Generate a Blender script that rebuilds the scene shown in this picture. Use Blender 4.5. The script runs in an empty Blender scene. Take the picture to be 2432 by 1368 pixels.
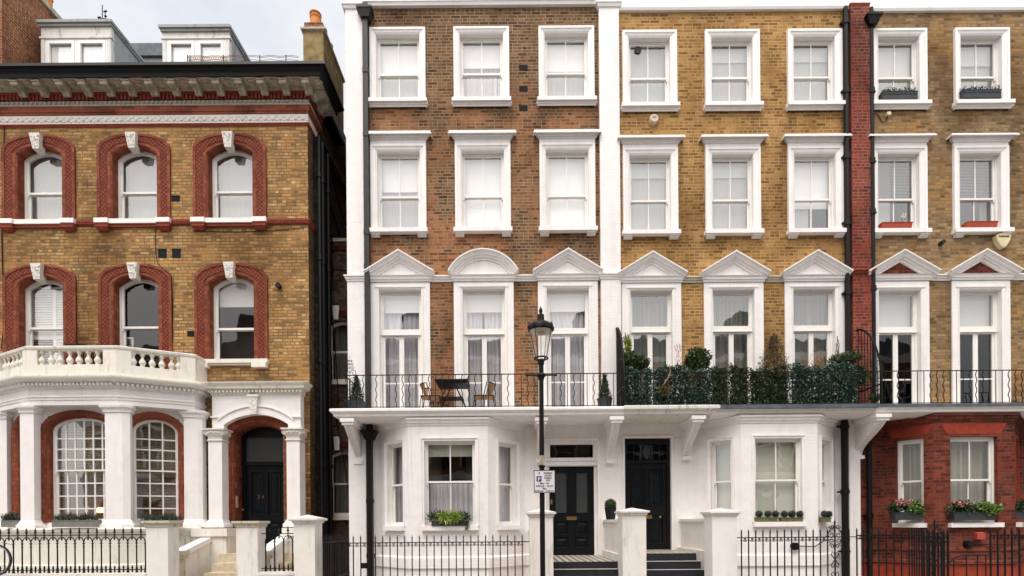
import bpy, bmesh, math, random
from mathutils import Vector, Matrix
random.seed(7)
R = math.radians
sc = bpy.context.scene
C = sc.collection
# ------------------------------------------------------------------ camera
FPX, CX, HY, ROLL, DIST, EYE = 1300.0, 1216.0, 1240.0, R(0.45), 13.0, 1.6
cam_d = bpy.data.cameras.new('camera'); cam = bpy.data.objects.new('camera', cam_d); C.objects.link(cam)
cam_d.sensor_width = 36; cam_d.lens = 36 * FPX / 2432
cam_d.shift_y = (HY - 684) / 2432
cam_d.clip_start = 0.1; cam_d.clip_end = 2000
cam.location = (0, -DIST, EYE)
cam.rotation_euler = (Matrix.Rotation(R(90), 4, 'X') @ Matrix.Rotation(-ROLL, 4, 'Z')).to_euler()
sc.camera = cam
# ------------------------------------------------------------------ sky, sun, exposure
SUN_EL, SUN_AZ = R(62), R(196)          # azimuth clockwise from +Y: from behind the camera, a little to its left
w = bpy.data.worlds.new("World"); sc.world = w; w.use_nodes = True
nt = w.node_tree; nt.nodes.clear()
def wn(t): return nt.nodes.new(t)
out = wn('ShaderNodeOutputWorld'); bg = wn('ShaderNodeBackground'); bg.inputs[1].default_value = 0.10
sky = wn('ShaderNodeTexSky'); sky.sky_type = 'NISHITA'; sky.sun_disc = False
sky.sun_elevation = SUN_EL; sky.sun_rotation = SUN_AZ; sky.air_density = 1.0; sky.dust_density = 2.0
tc = wn('ShaderNodeTexCoord'); mp = wn('ShaderNodeMapping'); mp.inputs['Scale'].default_value = (1, 1, 2.2)
nz = wn('ShaderNodeTexNoise'); nz.inputs['Scale'].default_value = 2.3; nz.inputs['Detail'].default_value = 6; nz.inputs['Roughness'].default_value = .55
cr = wn('ShaderNodeValToRGB'); cr.color_ramp.elements[0].position = .38; cr.color_ramp.elements[1].position = .58
cr.color_ramp.elements[0].color = (4.7, 5.05, 5.6, 1); cr.color_ramp.elements[1].color = (6.3, 6.3, 6.3, 1)
mx = wn('ShaderNodeMix'); mx.data_type = 'RGBA'; mx.inputs[0].default_value = .93
L = nt.links.new
vd = wn('ShaderNodeVectorMath'); vd.operation = 'DOT_PRODUCT'; GE, GA = R(46), R(190)
vd.inputs[1].default_value = (math.sin(GA) * math.cos(GE), math.cos(GA) * math.cos(GE), math.sin(GE))
m1 = wn('ShaderNodeMath'); m1.operation = 'MAXIMUM'; m1.inputs[1].default_value = 0
m2 = wn('ShaderNodeMath'); m2.operation = 'POWER'; m2.inputs[1].default_value = 2.2
gm = wn('ShaderNodeMix'); gm.data_type = 'RGBA'; gm.blend_type = 'ADD'; gm.inputs[7].default_value = (9.6, 9.1, 8.6, 1)
nn = wn('ShaderNodeVectorMath'); nn.operation = 'NORMALIZE'
L(tc.outputs['Generated'], mp.inputs[0]); L(mp.outputs[0], nz.inputs['Vector']); L(nz.outputs[0], cr.inputs[0])
L(sky.outputs[0], mx.inputs[6]); L(cr.outputs[0], mx.inputs[7]); L(tc.outputs['Generated'], nn.inputs[0]); L(nn.outputs[0], vd.inputs[0]); L(vd.outputs['Value'], m1.inputs[0]); L(m1.outputs[0], m2.inputs[0]); L(m2.outputs[0], gm.inputs[0]); L(mx.outputs[2], gm.inputs[6]); L(gm.outputs[2], bg.inputs[0]); L(bg.outputs[0], out.inputs[0])
sd = bpy.data.lights.new('sun', 'SUN'); sd.energy = 1.3; sd.angle = R(26); sd.color = (1, .93, .86)
sun = bpy.data.objects.new('sun', sd); C.objects.link(sun)
d = Vector((math.sin(SUN_AZ) * math.cos(SUN_EL), math.cos(SUN_AZ) * math.cos(SUN_EL), math.sin(SUN_EL)))
sun.rotation_euler = d.to_track_quat('Z', 'Y').to_euler(); sun.location = (0, -20, 30)
sc.view_settings.view_transform = 'Standard'; sc.view_settings.look = 'None'; sc.view_settings.gamma = 1
sc.view_settings.exposure = 0.70
sc.cycles.max_bounces = 6; sc.cycles.transparent_max_bounces = 12
try: sc.cycles.sample_clamp_indirect = 4
except Exception: pass
# ------------------------------------------------------------------ photo pixel -> world, on the plane Y = y
CR, SR = math.cos(ROLL), math.sin(ROLL)
def X(px, py, y=0.0):
    u, v = px - CX, HY - py
    return (u * CR + v * SR) * (DIST + y) / FPX
def Z(px, py, y=0.0):
    u, v = px - CX, HY - py
    return EYE + (v * CR - u * SR) * (DIST + y) / FPX
def on_line(px, py, p0, p1):            # plan point where the ray through a pixel meets the vertical plane p0-p1
    u = ((px - CX) * CR + (HY - py) * SR) / FPX
    # (x, y) = (u*t, -DIST + t)
    dx, dy = p1[0] - p0[0], p1[1] - p0[1]
    # u*t = p0x + s dx ; t - DIST = p0y + s dy
    s = (u * (p0[1] + DIST) - p0[0]) / (dx - u * dy)
    return s
# ------------------------------------------------------------------ materials
def lin(c):
    if isinstance(c, str):
        c = tuple(int(c[i:i+2], 16) / 255 for i in (0, 2, 4))
    return tuple((x / 12.92 if x <= .04045 else ((x + .055) / 1.055) ** 2.4) for x in c) + (1,)
class NT:
    def __init__(s, name):
        s.m = bpy.data.materials.new(name); s.m.use_nodes = True; s.t = s.m.node_tree; s.t.nodes.clear()
        s.out = s.n('ShaderNodeOutputMaterial')
    def n(s, t, **kw):
        x = s.t.nodes.new(t)
        for k, v in kw.items(): setattr(x, k, v)
        return x
    def l(s, a, b): s.t.links.new(a, b)
    def mix(s, f, a, b, mode='MIX'):
        x = s.n('ShaderNodeMix'); x.data_type = 'RGBA'; x.blend_type = mode
        for i, v in ((0, f), (6, a), (7, b)):
            if hasattr(v, 'links'): s.l(v, x.inputs[i])
            else: x.inputs[i].default_value = v
        return x.outputs[2]
    def ramp(s, f, els):
        x = s.n('ShaderNodeValToRGB'); s.l(f, x.inputs[0]); e = x.color_ramp.elements
        while len(e) < len(els): e.new(.5)
        for i, (p, c) in enumerate(els):
            e[i].position = p; e[i].color = lin(c) if not (isinstance(c, tuple) and len(c) == 4) else c
        return x.outputs[0]
    def noise(s, vec, scale, detail=3, rough=.5, stretch=None):
        if stretch:
            m = s.n('ShaderNodeMapping'); m.inputs['Scale'].default_value = stretch; s.l(vec, m.inputs[0]); vec = m.outputs[0]
        x = s.n('ShaderNodeTexNoise'); x.inputs['Scale'].default_value = scale; x.inputs['Detail'].default_value = detail
        x.inputs['Roughness'].default_value = rough; s.l(vec, x.inputs['Vector']); return x.outputs[0]
    def math(s, op, a, b=0.0, clamp=False):
        x = s.n('ShaderNodeMath', operation=op); x.use_clamp = clamp
        for i, v in ((0, a), (1, b)):
            if hasattr(v, 'links'): s.l(v, x.inputs[i])
            else: x.inputs[i].default_value = v
        return x.outputs[0]
    def pos(s): return s.n('ShaderNodeNewGeometry').outputs['Position']
    def uv(s): return s.n('ShaderNodeUVMap').outputs[0]
    def bsdf(s, col, rough=.6, spec=.3, metal=0, bump=None, bstr=.3, bdist=.01, **kw):
        b = s.n('ShaderNodeBsdfPrincipled')
        for k, v in (('Base Color', col), ('Roughness', rough), ('Specular IOR Level', spec), ('Metallic', metal)):
            if hasattr(v, 'links'): s.l(v, b.inputs[k])
            else: b.inputs[k].default_value = v
        if bump is not None:
            q = s.n('ShaderNodeBump'); q.inputs['Strength'].default_value = bstr; q.inputs['Distance'].default_value = bdist
            s.l(bump, q.inputs['Height']); s.l(q.outputs[0], b.inputs['Normal'])
        s.l(b.outputs[0], s.out.inputs[0]); return b
def simple(name, col, rough=.5, spec=.3, metal=0, var=.12, scale=6, bstr=.0):
    t = NT(name); p = t.pos(); n = t.noise(p, scale, 4, .6)
    c = lin(col); dk = tuple(x * (1 - var * 1.6) for x in c[:3]) + (1,); lt = tuple(min(1, x * (1 + var)) for x in c[:3]) + (1,)
    t.bsdf(t.ramp(n, [(.3, dk), (.7, lt)]), rough, spec, metal, t.noise(p, 60, 3) if bstr else None, bstr); return t.m
def brick(name, cols, mortar, patches=None, w=.225, h=.075, ms=.011, dirt=None, dirt_amt=.72, zcol=None, rough=.85):
    """cols: [(pos,hex)...] per-brick ramp; patches: second palette mixed by large noise"""
    t = NT(name); uv = t.uv(); p = t.pos()
    # ragged hand-laid courses
    nd = t.n('ShaderNodeTexNoise'); nd.inputs['Scale'].default_value = 6; nd.inputs['Detail'].default_value = 3; t.l(uv, nd.inputs['Vector'])
    v1 = t.n('ShaderNodeVectorMath', operation='MULTIPLY_ADD'); t.l(nd.outputs['Color'], v1.inputs[0]); v1.inputs[1].default_value = (.016, .010, 0); t.l(uv, v1.inputs[2])
    def tex(wd, off, frq=2):
        b = t.n('ShaderNodeTexBrick'); b.offset = off; b.squash = .5; b.squash_frequency = frq
        b.inputs['Color1'].default_value = (0, 0, 0, 1); b.inputs['Color2'].default_value = (1, 1, 1, 1); b.inputs['Mortar'].default_value = (.5, .5, .5, 1)
        b.inputs['Scale'].default_value = 1; b.inputs['Mortar Size'].default_value = ms; b.inputs['Mortar Smooth'].default_value = .25
        b.inputs['Brick Width'].default_value = wd; b.inputs['Row Height'].default_value = h; t.l(v1.outputs[0], b.inputs['Vector']); return b
    b = tex(w, .5, 3)
    col = t.ramp(b.outputs['Color'], cols)
    if patches:
        col2 = t.ramp(b.outputs['Color'], patches)
        pn = t.ramp(t.noise(p, .9, 4, .6), [(.40, (0, 0, 0, 1)), (.52, (1, 1, 1, 1))])
        if zcol:
            sx = t.n('ShaderNodeSeparateXYZ'); t.l(p, sx.inputs[0])
            zr = t.ramp(t.math('MULTIPLY', sx.outputs[2], 1 / 15.0), zcol)
            pn = t.math('MULTIPLY', pn, zr)
        col = t.mix(pn, col, col2)
    # tooth inside bricks
    col = t.mix(t.ramp(t.noise(p, 28, 3, .7), [(.35, (0, 0, 0, 1)), (.75, (.55, .55, .55, 1))]), col, t.mix(1.0, col, (.72, .66, .6, 1), 'MULTIPLY'))
    mc = t.mix(t.noise(p, 3, 3), lin(mortar), tuple(x * .72 for x in lin(mortar)[:3]) + (1,))
    sm = t.ramp(t.noise(p, 1.7, 3, .6), [(.42, (1, 1, 1, 1)), (.62, (.45, .45, .45, 1))])   # repointing, fainter here and there
    col = t.mix(t.math('MULTIPLY', b.outputs['Fac'], sm), col, mc)
    if dirt:
        dn = t.ramp(t.noise(p, .55, 5, .62, (1, 1, .55)), [(.47, (0, 0, 0, 1)), (.68, (dirt_amt,) * 3 + (1,))])
        col = t.mix(dn, col, t.mix(1.0, col, lin(dirt), 'MULTIPLY'))
    sk = t.ramp(t.noise(p, 2.6, 5, .7, (2.6, 2.6, .3)), [(.54, (0, 0, 0, 1)), (.72, (.42, .42, .42, 1))])
    col = t.mix(sk, col, t.mix(1.0, col, (.5, .46, .42, 1), 'MULTIPLY'))
    hgt = t.math('SUBTRACT', t.math('MULTIPLY', t.noise(p, 35, 3), .35), b.outputs['Fac'])
    hs = t.n('ShaderNodeHueSaturation'); hs.inputs['Saturation'].default_value = .96; t.l(col, hs.inputs['Color'])
    t.bsdf(hs.outputs[0], rough, .15, 0, hgt, .55, .012); return t.m
def painted(name, col, courses=False, stain='8a7f68', amt=.25, rough=.55, dirt_scale=1.4):
    t = NT(name); uv = t.uv(); p = t.pos()
    n = t.noise(p, 5, 5, .6); c = lin(col)
    base = t.ramp(n, [(.3, tuple(x * .93 for x in c[:3]) + (1,)), (.7, c)])
    st = t.ramp(t.noise(p, dirt_scale, 6, .7, (1.6, 1.6, .5)), [(.55, (0, 0, 0, 1)), (.8, (amt,) * 3 + (1,))])
    base = t.mix(st, base, t.mix(1.0, base, lin(stain), 'MULTIPLY'))
    sk = t.ramp(t.noise(p, 3.2, 5, .75, (3.2, 3.2, .16)), [(.56, (0, 0, 0, 1)), (.74, (min(1, amt * 1.5),) * 3 + (1,))])
    sk = t.math('MULTIPLY', sk, t.ramp(t.noise(p, .8, 2, .5), [(.4, (0, 0, 0, 1)), (.62, (1, 1, 1, 1))]))
    base = t.mix(sk, base, t.mix(1.0, base, lin('a0927c'), 'MULTIPLY'))
    bump = t.math('MULTIPLY', t.noise(p, 40, 4, .7), .25)
    if courses:
        b = t.n('ShaderNodeTexBrick'); b.offset = .5; b.inputs['Scale'].default_value = 1; b.inputs['Mortar Size'].default_value = .008
        b.inputs['Mortar Smooth'].default_value = .5; b.inputs['Brick Width'].default_value = .225; b.inputs['Row Height'].default_value = .075
        nd = t.n('ShaderNodeTexNoise'); nd.inputs['Scale'].default_value = 4; t.l(uv, nd.inputs['Vector'])
        v1 = t.n('ShaderNodeVectorMath', operation='MULTIPLY_ADD'); t.l(nd.outputs['Color'], v1.inputs[0]); v1.inputs[1].default_value = (.02, .02, 0); t.l(uv, v1.inputs[2]); t.l(v1.outputs[0], b.inputs['Vector'])
        k = t.ramp(t.noise(p, 2.2, 4, .7, (.4, .4, 2.5)), [(.45, (.12, .12, .12, 1)), (.7, (1, 1, 1, 1))])
        f = t.math('MULTIPLY', b.outputs['Fac'], k)
        bump = t.math('SUBTRACT', bump, f)
        base = t.mix(t.math('MULTIPLY', f, .16), base, tuple(x * .6 for x in c[:3]) + (1,))
    t.bsdf(base, rough, .3, 0, bump, .5, .008); return t.m
M = {}
M['brickL'] = brick('stock brick buff', [(0, '80623e'), (.25, 'a67f4a'), (.5, 'c29554'), (.72, 'ba8450'), (.9, 'd6b17c'), (1, '6a5439')], '78664b',
                    [(0, '775a3a'), (.3, 'a07846'), (.55, 'b5894b'), (.8, 'b07f4c'), (1, 'c39f66')], dirt='9a856c', dirt_amt=.78, ms=.013)
M['brickA'] = brick('brown stock brick', [(0, '463425'), (.2, '5e4531'), (.45, '6f543a'), (.65, '7d6042'), (.82, '6c452e'), (1, '8f6f4c')], 'a08b6c',
                    [(0, '6c3f28'), (.3, '905a38'), (.6, 'a4683f'), (.85, 'ae764a'), (1, '7c492e')], dirt='8a7866', dirt_amt=.65,
                    zcol=[(0, 'ffffff'), (.56, 'ffffff'), (.66, 'b0b0b0'), (.74, 'f0f0f0'), (.82, '505050'), (1, '202020')], ms=.011)
M['brickB'] = brick('golden stock brick', [(0, '74552e'), (.2, '93693a'), (.5, 'a77c42'), (.75, 'b18749'), (.92, 'bd9557'), (1, '6a5030')], 'c6a46c',
                    [(0, '785530'), (.4, '986e3c'), (.8, 'aa8048'), (1, 'b78e55')], dirt='96856e', dirt_amt=.72, ms=.010)
M['brickC'] = brick('tan stock brick', [(0, '6d5233'), (.25, '8c6a41'), (.5, 'a47c47'), (.75, 'ae864e'), (1, '7a6044')], '90754f',
                    [(0, '6b5740'), (.4, '8b7254'), (.8, '9d8260'), (1, 'b08f66')], dirt='8c8074', dirt_amt=.72, ms=.011)
M['brickR'] = brick('red facing brick', [(0, '42211b'), (.3, '582a22'), (.6, '642f26'), (.85, '783628'), (1, '4f2f29')], '755849',
                    [(0, '53251b'), (.5, '743223'), (1, '8b3e2b')], dirt='907c74', dirt_amt=.55, ms=.007)
M['brickP'] = brick('crimson pier brick', [(0, '54261e'), (.3, '6d3127'), (.6, '7c392b'), (.85, '8c4231'), (1, '62352d')], '957460', [(0, '6a2c22'), (.5, '8a3528'), (1, '9c4030')], dirt='907c74', dirt_amt=.72, ms=.010)
M['brickG'] = brick('gable brick', [(0, '5c3524'), (.4, '7e4a33'), (.8, '95583c'), (1, '6b4030')], 'b8966f', [(0, '6c4030'), (1, 'a3603c')], dirt='8d8078', ms=.010)
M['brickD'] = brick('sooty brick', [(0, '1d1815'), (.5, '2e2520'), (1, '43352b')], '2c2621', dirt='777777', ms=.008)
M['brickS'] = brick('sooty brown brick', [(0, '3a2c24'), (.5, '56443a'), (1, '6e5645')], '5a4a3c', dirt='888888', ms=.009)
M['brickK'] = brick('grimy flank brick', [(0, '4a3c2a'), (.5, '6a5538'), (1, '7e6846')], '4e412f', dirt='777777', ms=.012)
M['terra'] = brick('red rubbed brick', [(0, '733a26'), (.4, '8c4730'), (.8, '9c5339'), (1, '804330')], '67392a', w=.30, h=.11, ms=.006, dirt='8a7268', dirt_amt=.65, rough=.7)
M['terra2'] = simple('bright red rubbed brick', '8c4230', .7, .2, 0, .16, 7, .2)
M['rubbed'] = simple('crimson rubbed brick', '923a28', .7, .2, 0, .16, 7, .2)
def diaper():
    t = NT('moulded red terracotta'); uv = t.uv(); p = t.pos()
    m = t.n('ShaderNodeMapping'); m.inputs['Rotation'].default_value = (0, 0, R(40)); t.l(uv, m.inputs[0])
    b = t.n('ShaderNodeTexBrick'); b.offset = 0; b.inputs['Scale'].default_value = 1; b.inputs['Brick Width'].default_value = .07; b.inputs['Row Height'].default_value = .07
    b.inputs['Mortar Size'].default_value = .016; b.inputs['Mortar Smooth'].default_value = .4; t.l(m.outputs[0], b.inputs['Vector'])
    c = t.ramp(t.noise(p, 7, 4), [(.3, '7a3926'), (.7, '9a4f37')])
    c = t.mix(t.math('MULTIPLY', b.outputs['Fac'], .75), c, lin('4a1e17'))
    t.bsdf(c, .75, .2, 0, t.math('SUBTRACT', 1.0, b.outputs['Fac']), .8, .015); return t.m
M['diaper'] = diaper()
M['white'] = painted('white masonry paint', 'f0ebe8', amt=.2)
M['whiteb'] = painted('white painted brick', 'f0ebe8', True, amt=.2)
M['cream'] = painted('cream portico paint', 'e9e3d8', stain='7d7050', amt=.55, dirt_scale=2.2)
M['gate_white'] = painted('weathered white paint', 'eae4dd', False, stain='6f6650', amt=.5, dirt_scale=2.6)
M['sash'] = painted('white gloss joinery', 'f0ece6', amt=.08, rough=.3)
M['fascia'] = painted('peeling white fascia', 'd8d4cc', stain='55503f', amt=.9, dirt_scale=5)
M['mossy'] = painted('mossy stone', 'c9c2b0', stain='4c4a30', amt=1.0, dirt_scale=6)
M['stone'] = simple('soot stained stone', 'b9ae9c', .85, .15, 0, .25, 9, .4)
M['coade'] = painted('white moulded stone', 'e6e0d8', stain='6a6050', amt=.5, dirt_scale=9)
M['bead'] = painted('grey beaded stone', 'a59d90', stain='5c5548', amt=.8, dirt_scale=12)
M['render'] = simple('brown cement render', '8b7a55', .9, .1, 0, .3, 5, .3)
M['black'] = simple('black gloss paint', '0c0d10', .5, .3, 0, .2, 9)
M['iron'] = simple('black painted iron', '0e0d0c', .5, .25, 0, .3, 14)
M['door'] = simple('black door paint', '0a0c11', .3, .3, 0, .15, 5)
M['greyiron'] = simple('grey black painted pipe', '2b2927', .5, .35, 0, .2, 8)
M['brass'] = simple('polished brass', 'b8945a', .3, .5, 1, .1)
M['lead'] = simple('grey lead sheet', '5a5f66', .55, .4, .2, .25, 6, .2)
M['leadl'] = painted('weathered pale lead', '9da0a2', stain='50504c', amt=.9, dirt_scale=4)
M['leadm'] = painted('weathered roof lead', '9a9c98', stain='4a4a44', amt=.9, dirt_scale=5)
M['slate'] = brick('grey roof slate', [(0, '3d4048'), (.5, '4d5058'), (1, '5c5f66')], '25272b', w=.25, h=.22, ms=.006)
M['asphalt'] = simple('asphalt', '585858', .9, .2, 0, .15, 30, .3)
M['pave'] = brick('york paving', [(0, '918d86'), (.5, 'a39e96'), (1, 'b0aaa0')], '4f4c47', w=.75, h=.6, ms=.01)
M['kerbst'] = simple('granite kerb', '8d8a86', .8, .2, 0, .12, 30)
M['step'] = simple('cream stone step', 'c9baa2', .8, .2, 0, .15, 8, .2)
M['tarstep'] = simple('dark slate step', '2e3036', .6, .3, 0, .2, 10)
M['zinc'] = simple('grey zinc trough', '84857f', .5, .4, .3, .12, 7)
M['anth'] = simple('anthracite trough', '3a3d42', .6, .3, 0, .12, 7)
M['olive'] = simple('olive trough', '6d6c48', .7, .25, 0, .15, 7)
M['terpot'] = simple('terracotta plastic trough', 'a5452e', .6, .3, 0, .12, 7)
M['terraD'] = simple('sooty red brick', '4a231b', .8, .1, 0, .3, 12, .2)
M['rattan'] = simple('tan woven rattan', 'a07c5c', .8, .2, 0, .25, 60, .4)
M['potor'] = simple('orange chimney pot', 'cf8650', .8, .2, 0, .15, 9)
M['potred'] = simple('brown chimney pot', '8f5a40', .8, .2, 0, .2, 9)
M['tyre'] = simple('rubber tyre', '26262a', .7, .3)
M['steel'] = simple('steel', '8a8c8e', .35, .5, .9)
M['cableM'] = simple('black cable', '1c1a19', .7, .2)
M['signw'] = simple('white sign face', 'dcdadc', .4, .3, 0, .02)
M['signb'] = simple('blue sign paint', '3b3f78', .4, .3, 0, .03)
M['ink'] = simple('black lettering', '2a2628', .6, .2, 0, .03)
M['alarmy'] = simple('yellowed plastic', 'd9cba0', .45, .4, 0, .08)
M['alarmb'] = simple('beige plastic', 'd6c6ae', .45, .4, 0, .1)
M['redbox'] = simple('red vent cover', 'a94a3c', .6, .3, 0, .08)
M['ventb'] = simple('black vent opening', '14161c', .8, .2)
M['soil'] = simple('potting soil', '2b2018', .95, .1)
def tiles():
    t = NT('patterned path tiles'); uv = t.uv(); p = t.pos()
    m = t.n('ShaderNodeMapping'); m.inputs['Rotation'].default_value = (0, 0, R(45)); t.l(uv, m.inputs[0])
    c = t.n('ShaderNodeTexChecker'); c.inputs['Scale'].default_value = 10; t.l(m.outputs[0], c.inputs[0])
    c.inputs[1].default_value = lin('cfc8bb'); c.inputs[2].default_value = lin('3a3836')
    t.bsdf(t.mix(t.math('MULTIPLY', t.noise(p, 6), .3), c.outputs[0], lin('8a8070')), .5, .3); return t.m
M['tiles'] = tiles()
def glass(name, refl=.22, tint=(.86, .88, .88), wob=.006, rough=.0):
    t = NT(name); p = t.pos()
    tr = t.n('ShaderNodeBsdfTransparent'); tr.inputs[0].default_value = tint + (1,)
    g = t.n('ShaderNodeBsdfGlossy'); g.inputs['Roughness'].default_value = rough; g.inputs[0].default_value = (1, 1, 1, 1)
    b = t.n('ShaderNodeBump'); b.inputs['Strength'].default_value = 1; b.inputs['Distance'].default_value = wob
    t.l(t.noise(p, 1.3, 2, .4), b.inputs['Height']); t.l(b.outputs[0], g.inputs['Normal'])
    lw = t.n('ShaderNodeLayerWeight'); lw.inputs[0].default_value = .5
    f = t.math('ADD', t.math('MULTIPLY', t.math('POWER', lw.outputs['Facing'], 3.0), .7), refl, True)
    x = t.n('ShaderNodeMixShader'); t.l(f, x.inputs[0]); t.l(tr.outputs[0], x.inputs[1]); t.l(g.outputs[0], x.inputs[2]); t.l(x.outputs[0], t.out.inputs[0]); return t.m
M['glass'] = glass('window glass', .17, (.93, .94, .93))
M['glassM'] = glass('ground floor window glass', .06, (.85, .86, .84), .006)
M['glassD'] = glass('dark window glass', .05, (.5, .52, .53), .006)
M['frost_refl'] = simple('frosted glass and painted reflection', '3a3c3d', .25, .5, 0, .06, 2)
M['lampglass'] = glass('clear lantern glass', .06, (.93, .93, .92), .0)
def cloth(name, col, trans=.35, stripes=True):
    t = NT(name); uv = t.uv(); c = lin(col)
    col_ = c
    d_ = t.n('ShaderNodeBsdfDiffuse'); tl = t.n('ShaderNodeBsdfTranslucent'); x = t.n('ShaderNodeMixShader'); x.inputs[0].default_value = trans
    if stripes:
        n = t.noise(uv, 9, 2, .5, (1, .02, 1)); cc = t.ramp(n, [(.3, tuple(v * .62 for v in c[:3]) + (1,)), (.65, c)])
        t.l(cc, d_.inputs[0]); t.l(cc, tl.inputs[0])
    else:
        d_.inputs[0].default_value = c; tl.inputs[0].default_value = c
    t.l(d_.outputs[0], x.inputs[1]); t.l(tl.outputs[0], x.inputs[2]); t.l(x.outputs[0], t.out.inputs[0]); return t.m
M['blind'] = cloth('white roller blind', 'fbf9f6', .05, False)
M['blindp'] = cloth('pale grey blind', 'd4d2ce', .05, False)
M['netting'] = cloth('grey white net curtain', 'b9b8b4', .08, False)
M['sheer'] = cloth('lilac grey sheer curtain', 'f0ecf2', .05)
M['greyc'] = cloth('grey green curtain', 'a9a89d', .12)
M['beigec'] = cloth('beige curtain', 'cbc3b0', .1)
M['blindg'] = cloth('pale sage blind', 'd8d8ca', .05, False)
M['room'] = simple('dim room wall', '6d655c', .9, .1, 0, .1, 2)
M['roomd'] = simple('dark room wall', '2c2725', .9, .1, 0, .1, 2)
def leaf(name, cols, rough=.5, trans=.2):
    t = NT(name); uv = t.uv(); sx = t.n('ShaderNodeSeparateXYZ'); t.l(uv, sx.inputs[0])
    c = t.ramp(sx.outputs[0], cols); b = t.n('ShaderNodeBsdfPrincipled'); t.l(c, b.inputs['Base Color']); b.inputs['Roughness'].default_value = rough
    tl = t.n('ShaderNodeBsdfTranslucent'); t.l(c, tl.inputs[0]); x = t.n('ShaderNodeMixShader'); x.inputs[0].default_value = trans
    t.l(b.outputs[0], x.inputs[1]); t.l(tl.outputs[0], x.inputs[2]); t.l(x.outputs[0], t.out.inputs[0]); return t.m
M['ivyteal'] = leaf('teal artificial ivy', [(0, '0f201d'), (.45, '25443b'), (.8, '467264'), (1, 'b4c8bc')], .28)
M['ivydark'] = leaf('dark green artificial ivy', [(0, '141c0f'), (.45, '27361d'), (.8, '44562c'), (1, '98a272')], .4)
M['bay'] = leaf('bay leaves', [(0, '14220d'), (.5, '2b401a'), (.85, '4b6029'), (1, '7b8f45')], .4)
M['conifer'] = leaf('conifer needles', [(0, '141d12'), (.5, '2a3a22'), (1, '54683c')], .6)
M['dry'] = leaf('dry brown fir needles', [(0, '3a2e1c'), (.5, '5f5034'), (1, '8f7c50')], .7)
M['fir'] = leaf('fir needles', [(0, '16210f'), (.5, '2c3c20'), (1, '5c6a3a')], .6)
M['lime'] = leaf('lime spiky leaves', [(0, '2f4a18'), (.5, '7f9a3a'), (1, 'd0d878')], .5)
M['spiky'] = leaf('dark spiky leaves', [(0, '1c2c1c'), (.5, '3a5230'), (1, '6a8048')], .5)
M['laven'] = leaf('lavender stems', [(0, '20241e'), (.5, '3c4438'), (1, '767c6c')], .7)
M['ball'] = leaf('clipped box ball', [(0, '15211a'), (.5, '2b3c30'), (1, '5c6e5c')], .6)
M['boxg'] = leaf('green box ball', [(0, '17230c'), (.5, '34481c'), (1, '62742e')], .6)
M['geran'] = leaf('geranium leaves', [(0, '26401a'), (.5, '5a7a30'), (1, 'a3b85e')], .5)
M['gerand'] = leaf('dark geranium leaves', [(0, '14240f'), (.5, '2a401e'), (1, '4c6236')], .5)
M['pinkf'] = leaf('pink petals', [(0, 'c06070'), (.5, 'd98a8a'), (1, 'eeb8a8')], .6)
M['whitef'] = leaf('white petals', [(0, 'd0d0c0'), (1, 'f4f4ea')], .6)
M['redf'] = leaf('red stems', [(0, '8a3028'), (.5, 'c05a48'), (1, 'd88870')], .6)
M['burg'] = leaf('burgundy leaves', [(0, '3a1c20'), (1, '6a3a3c')], .6)
M['fluff'] = leaf('dry orange grass', [(0, '8a5a30'), (.5, 'b0804c'), (1, 'd0a870')], .7)
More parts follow.
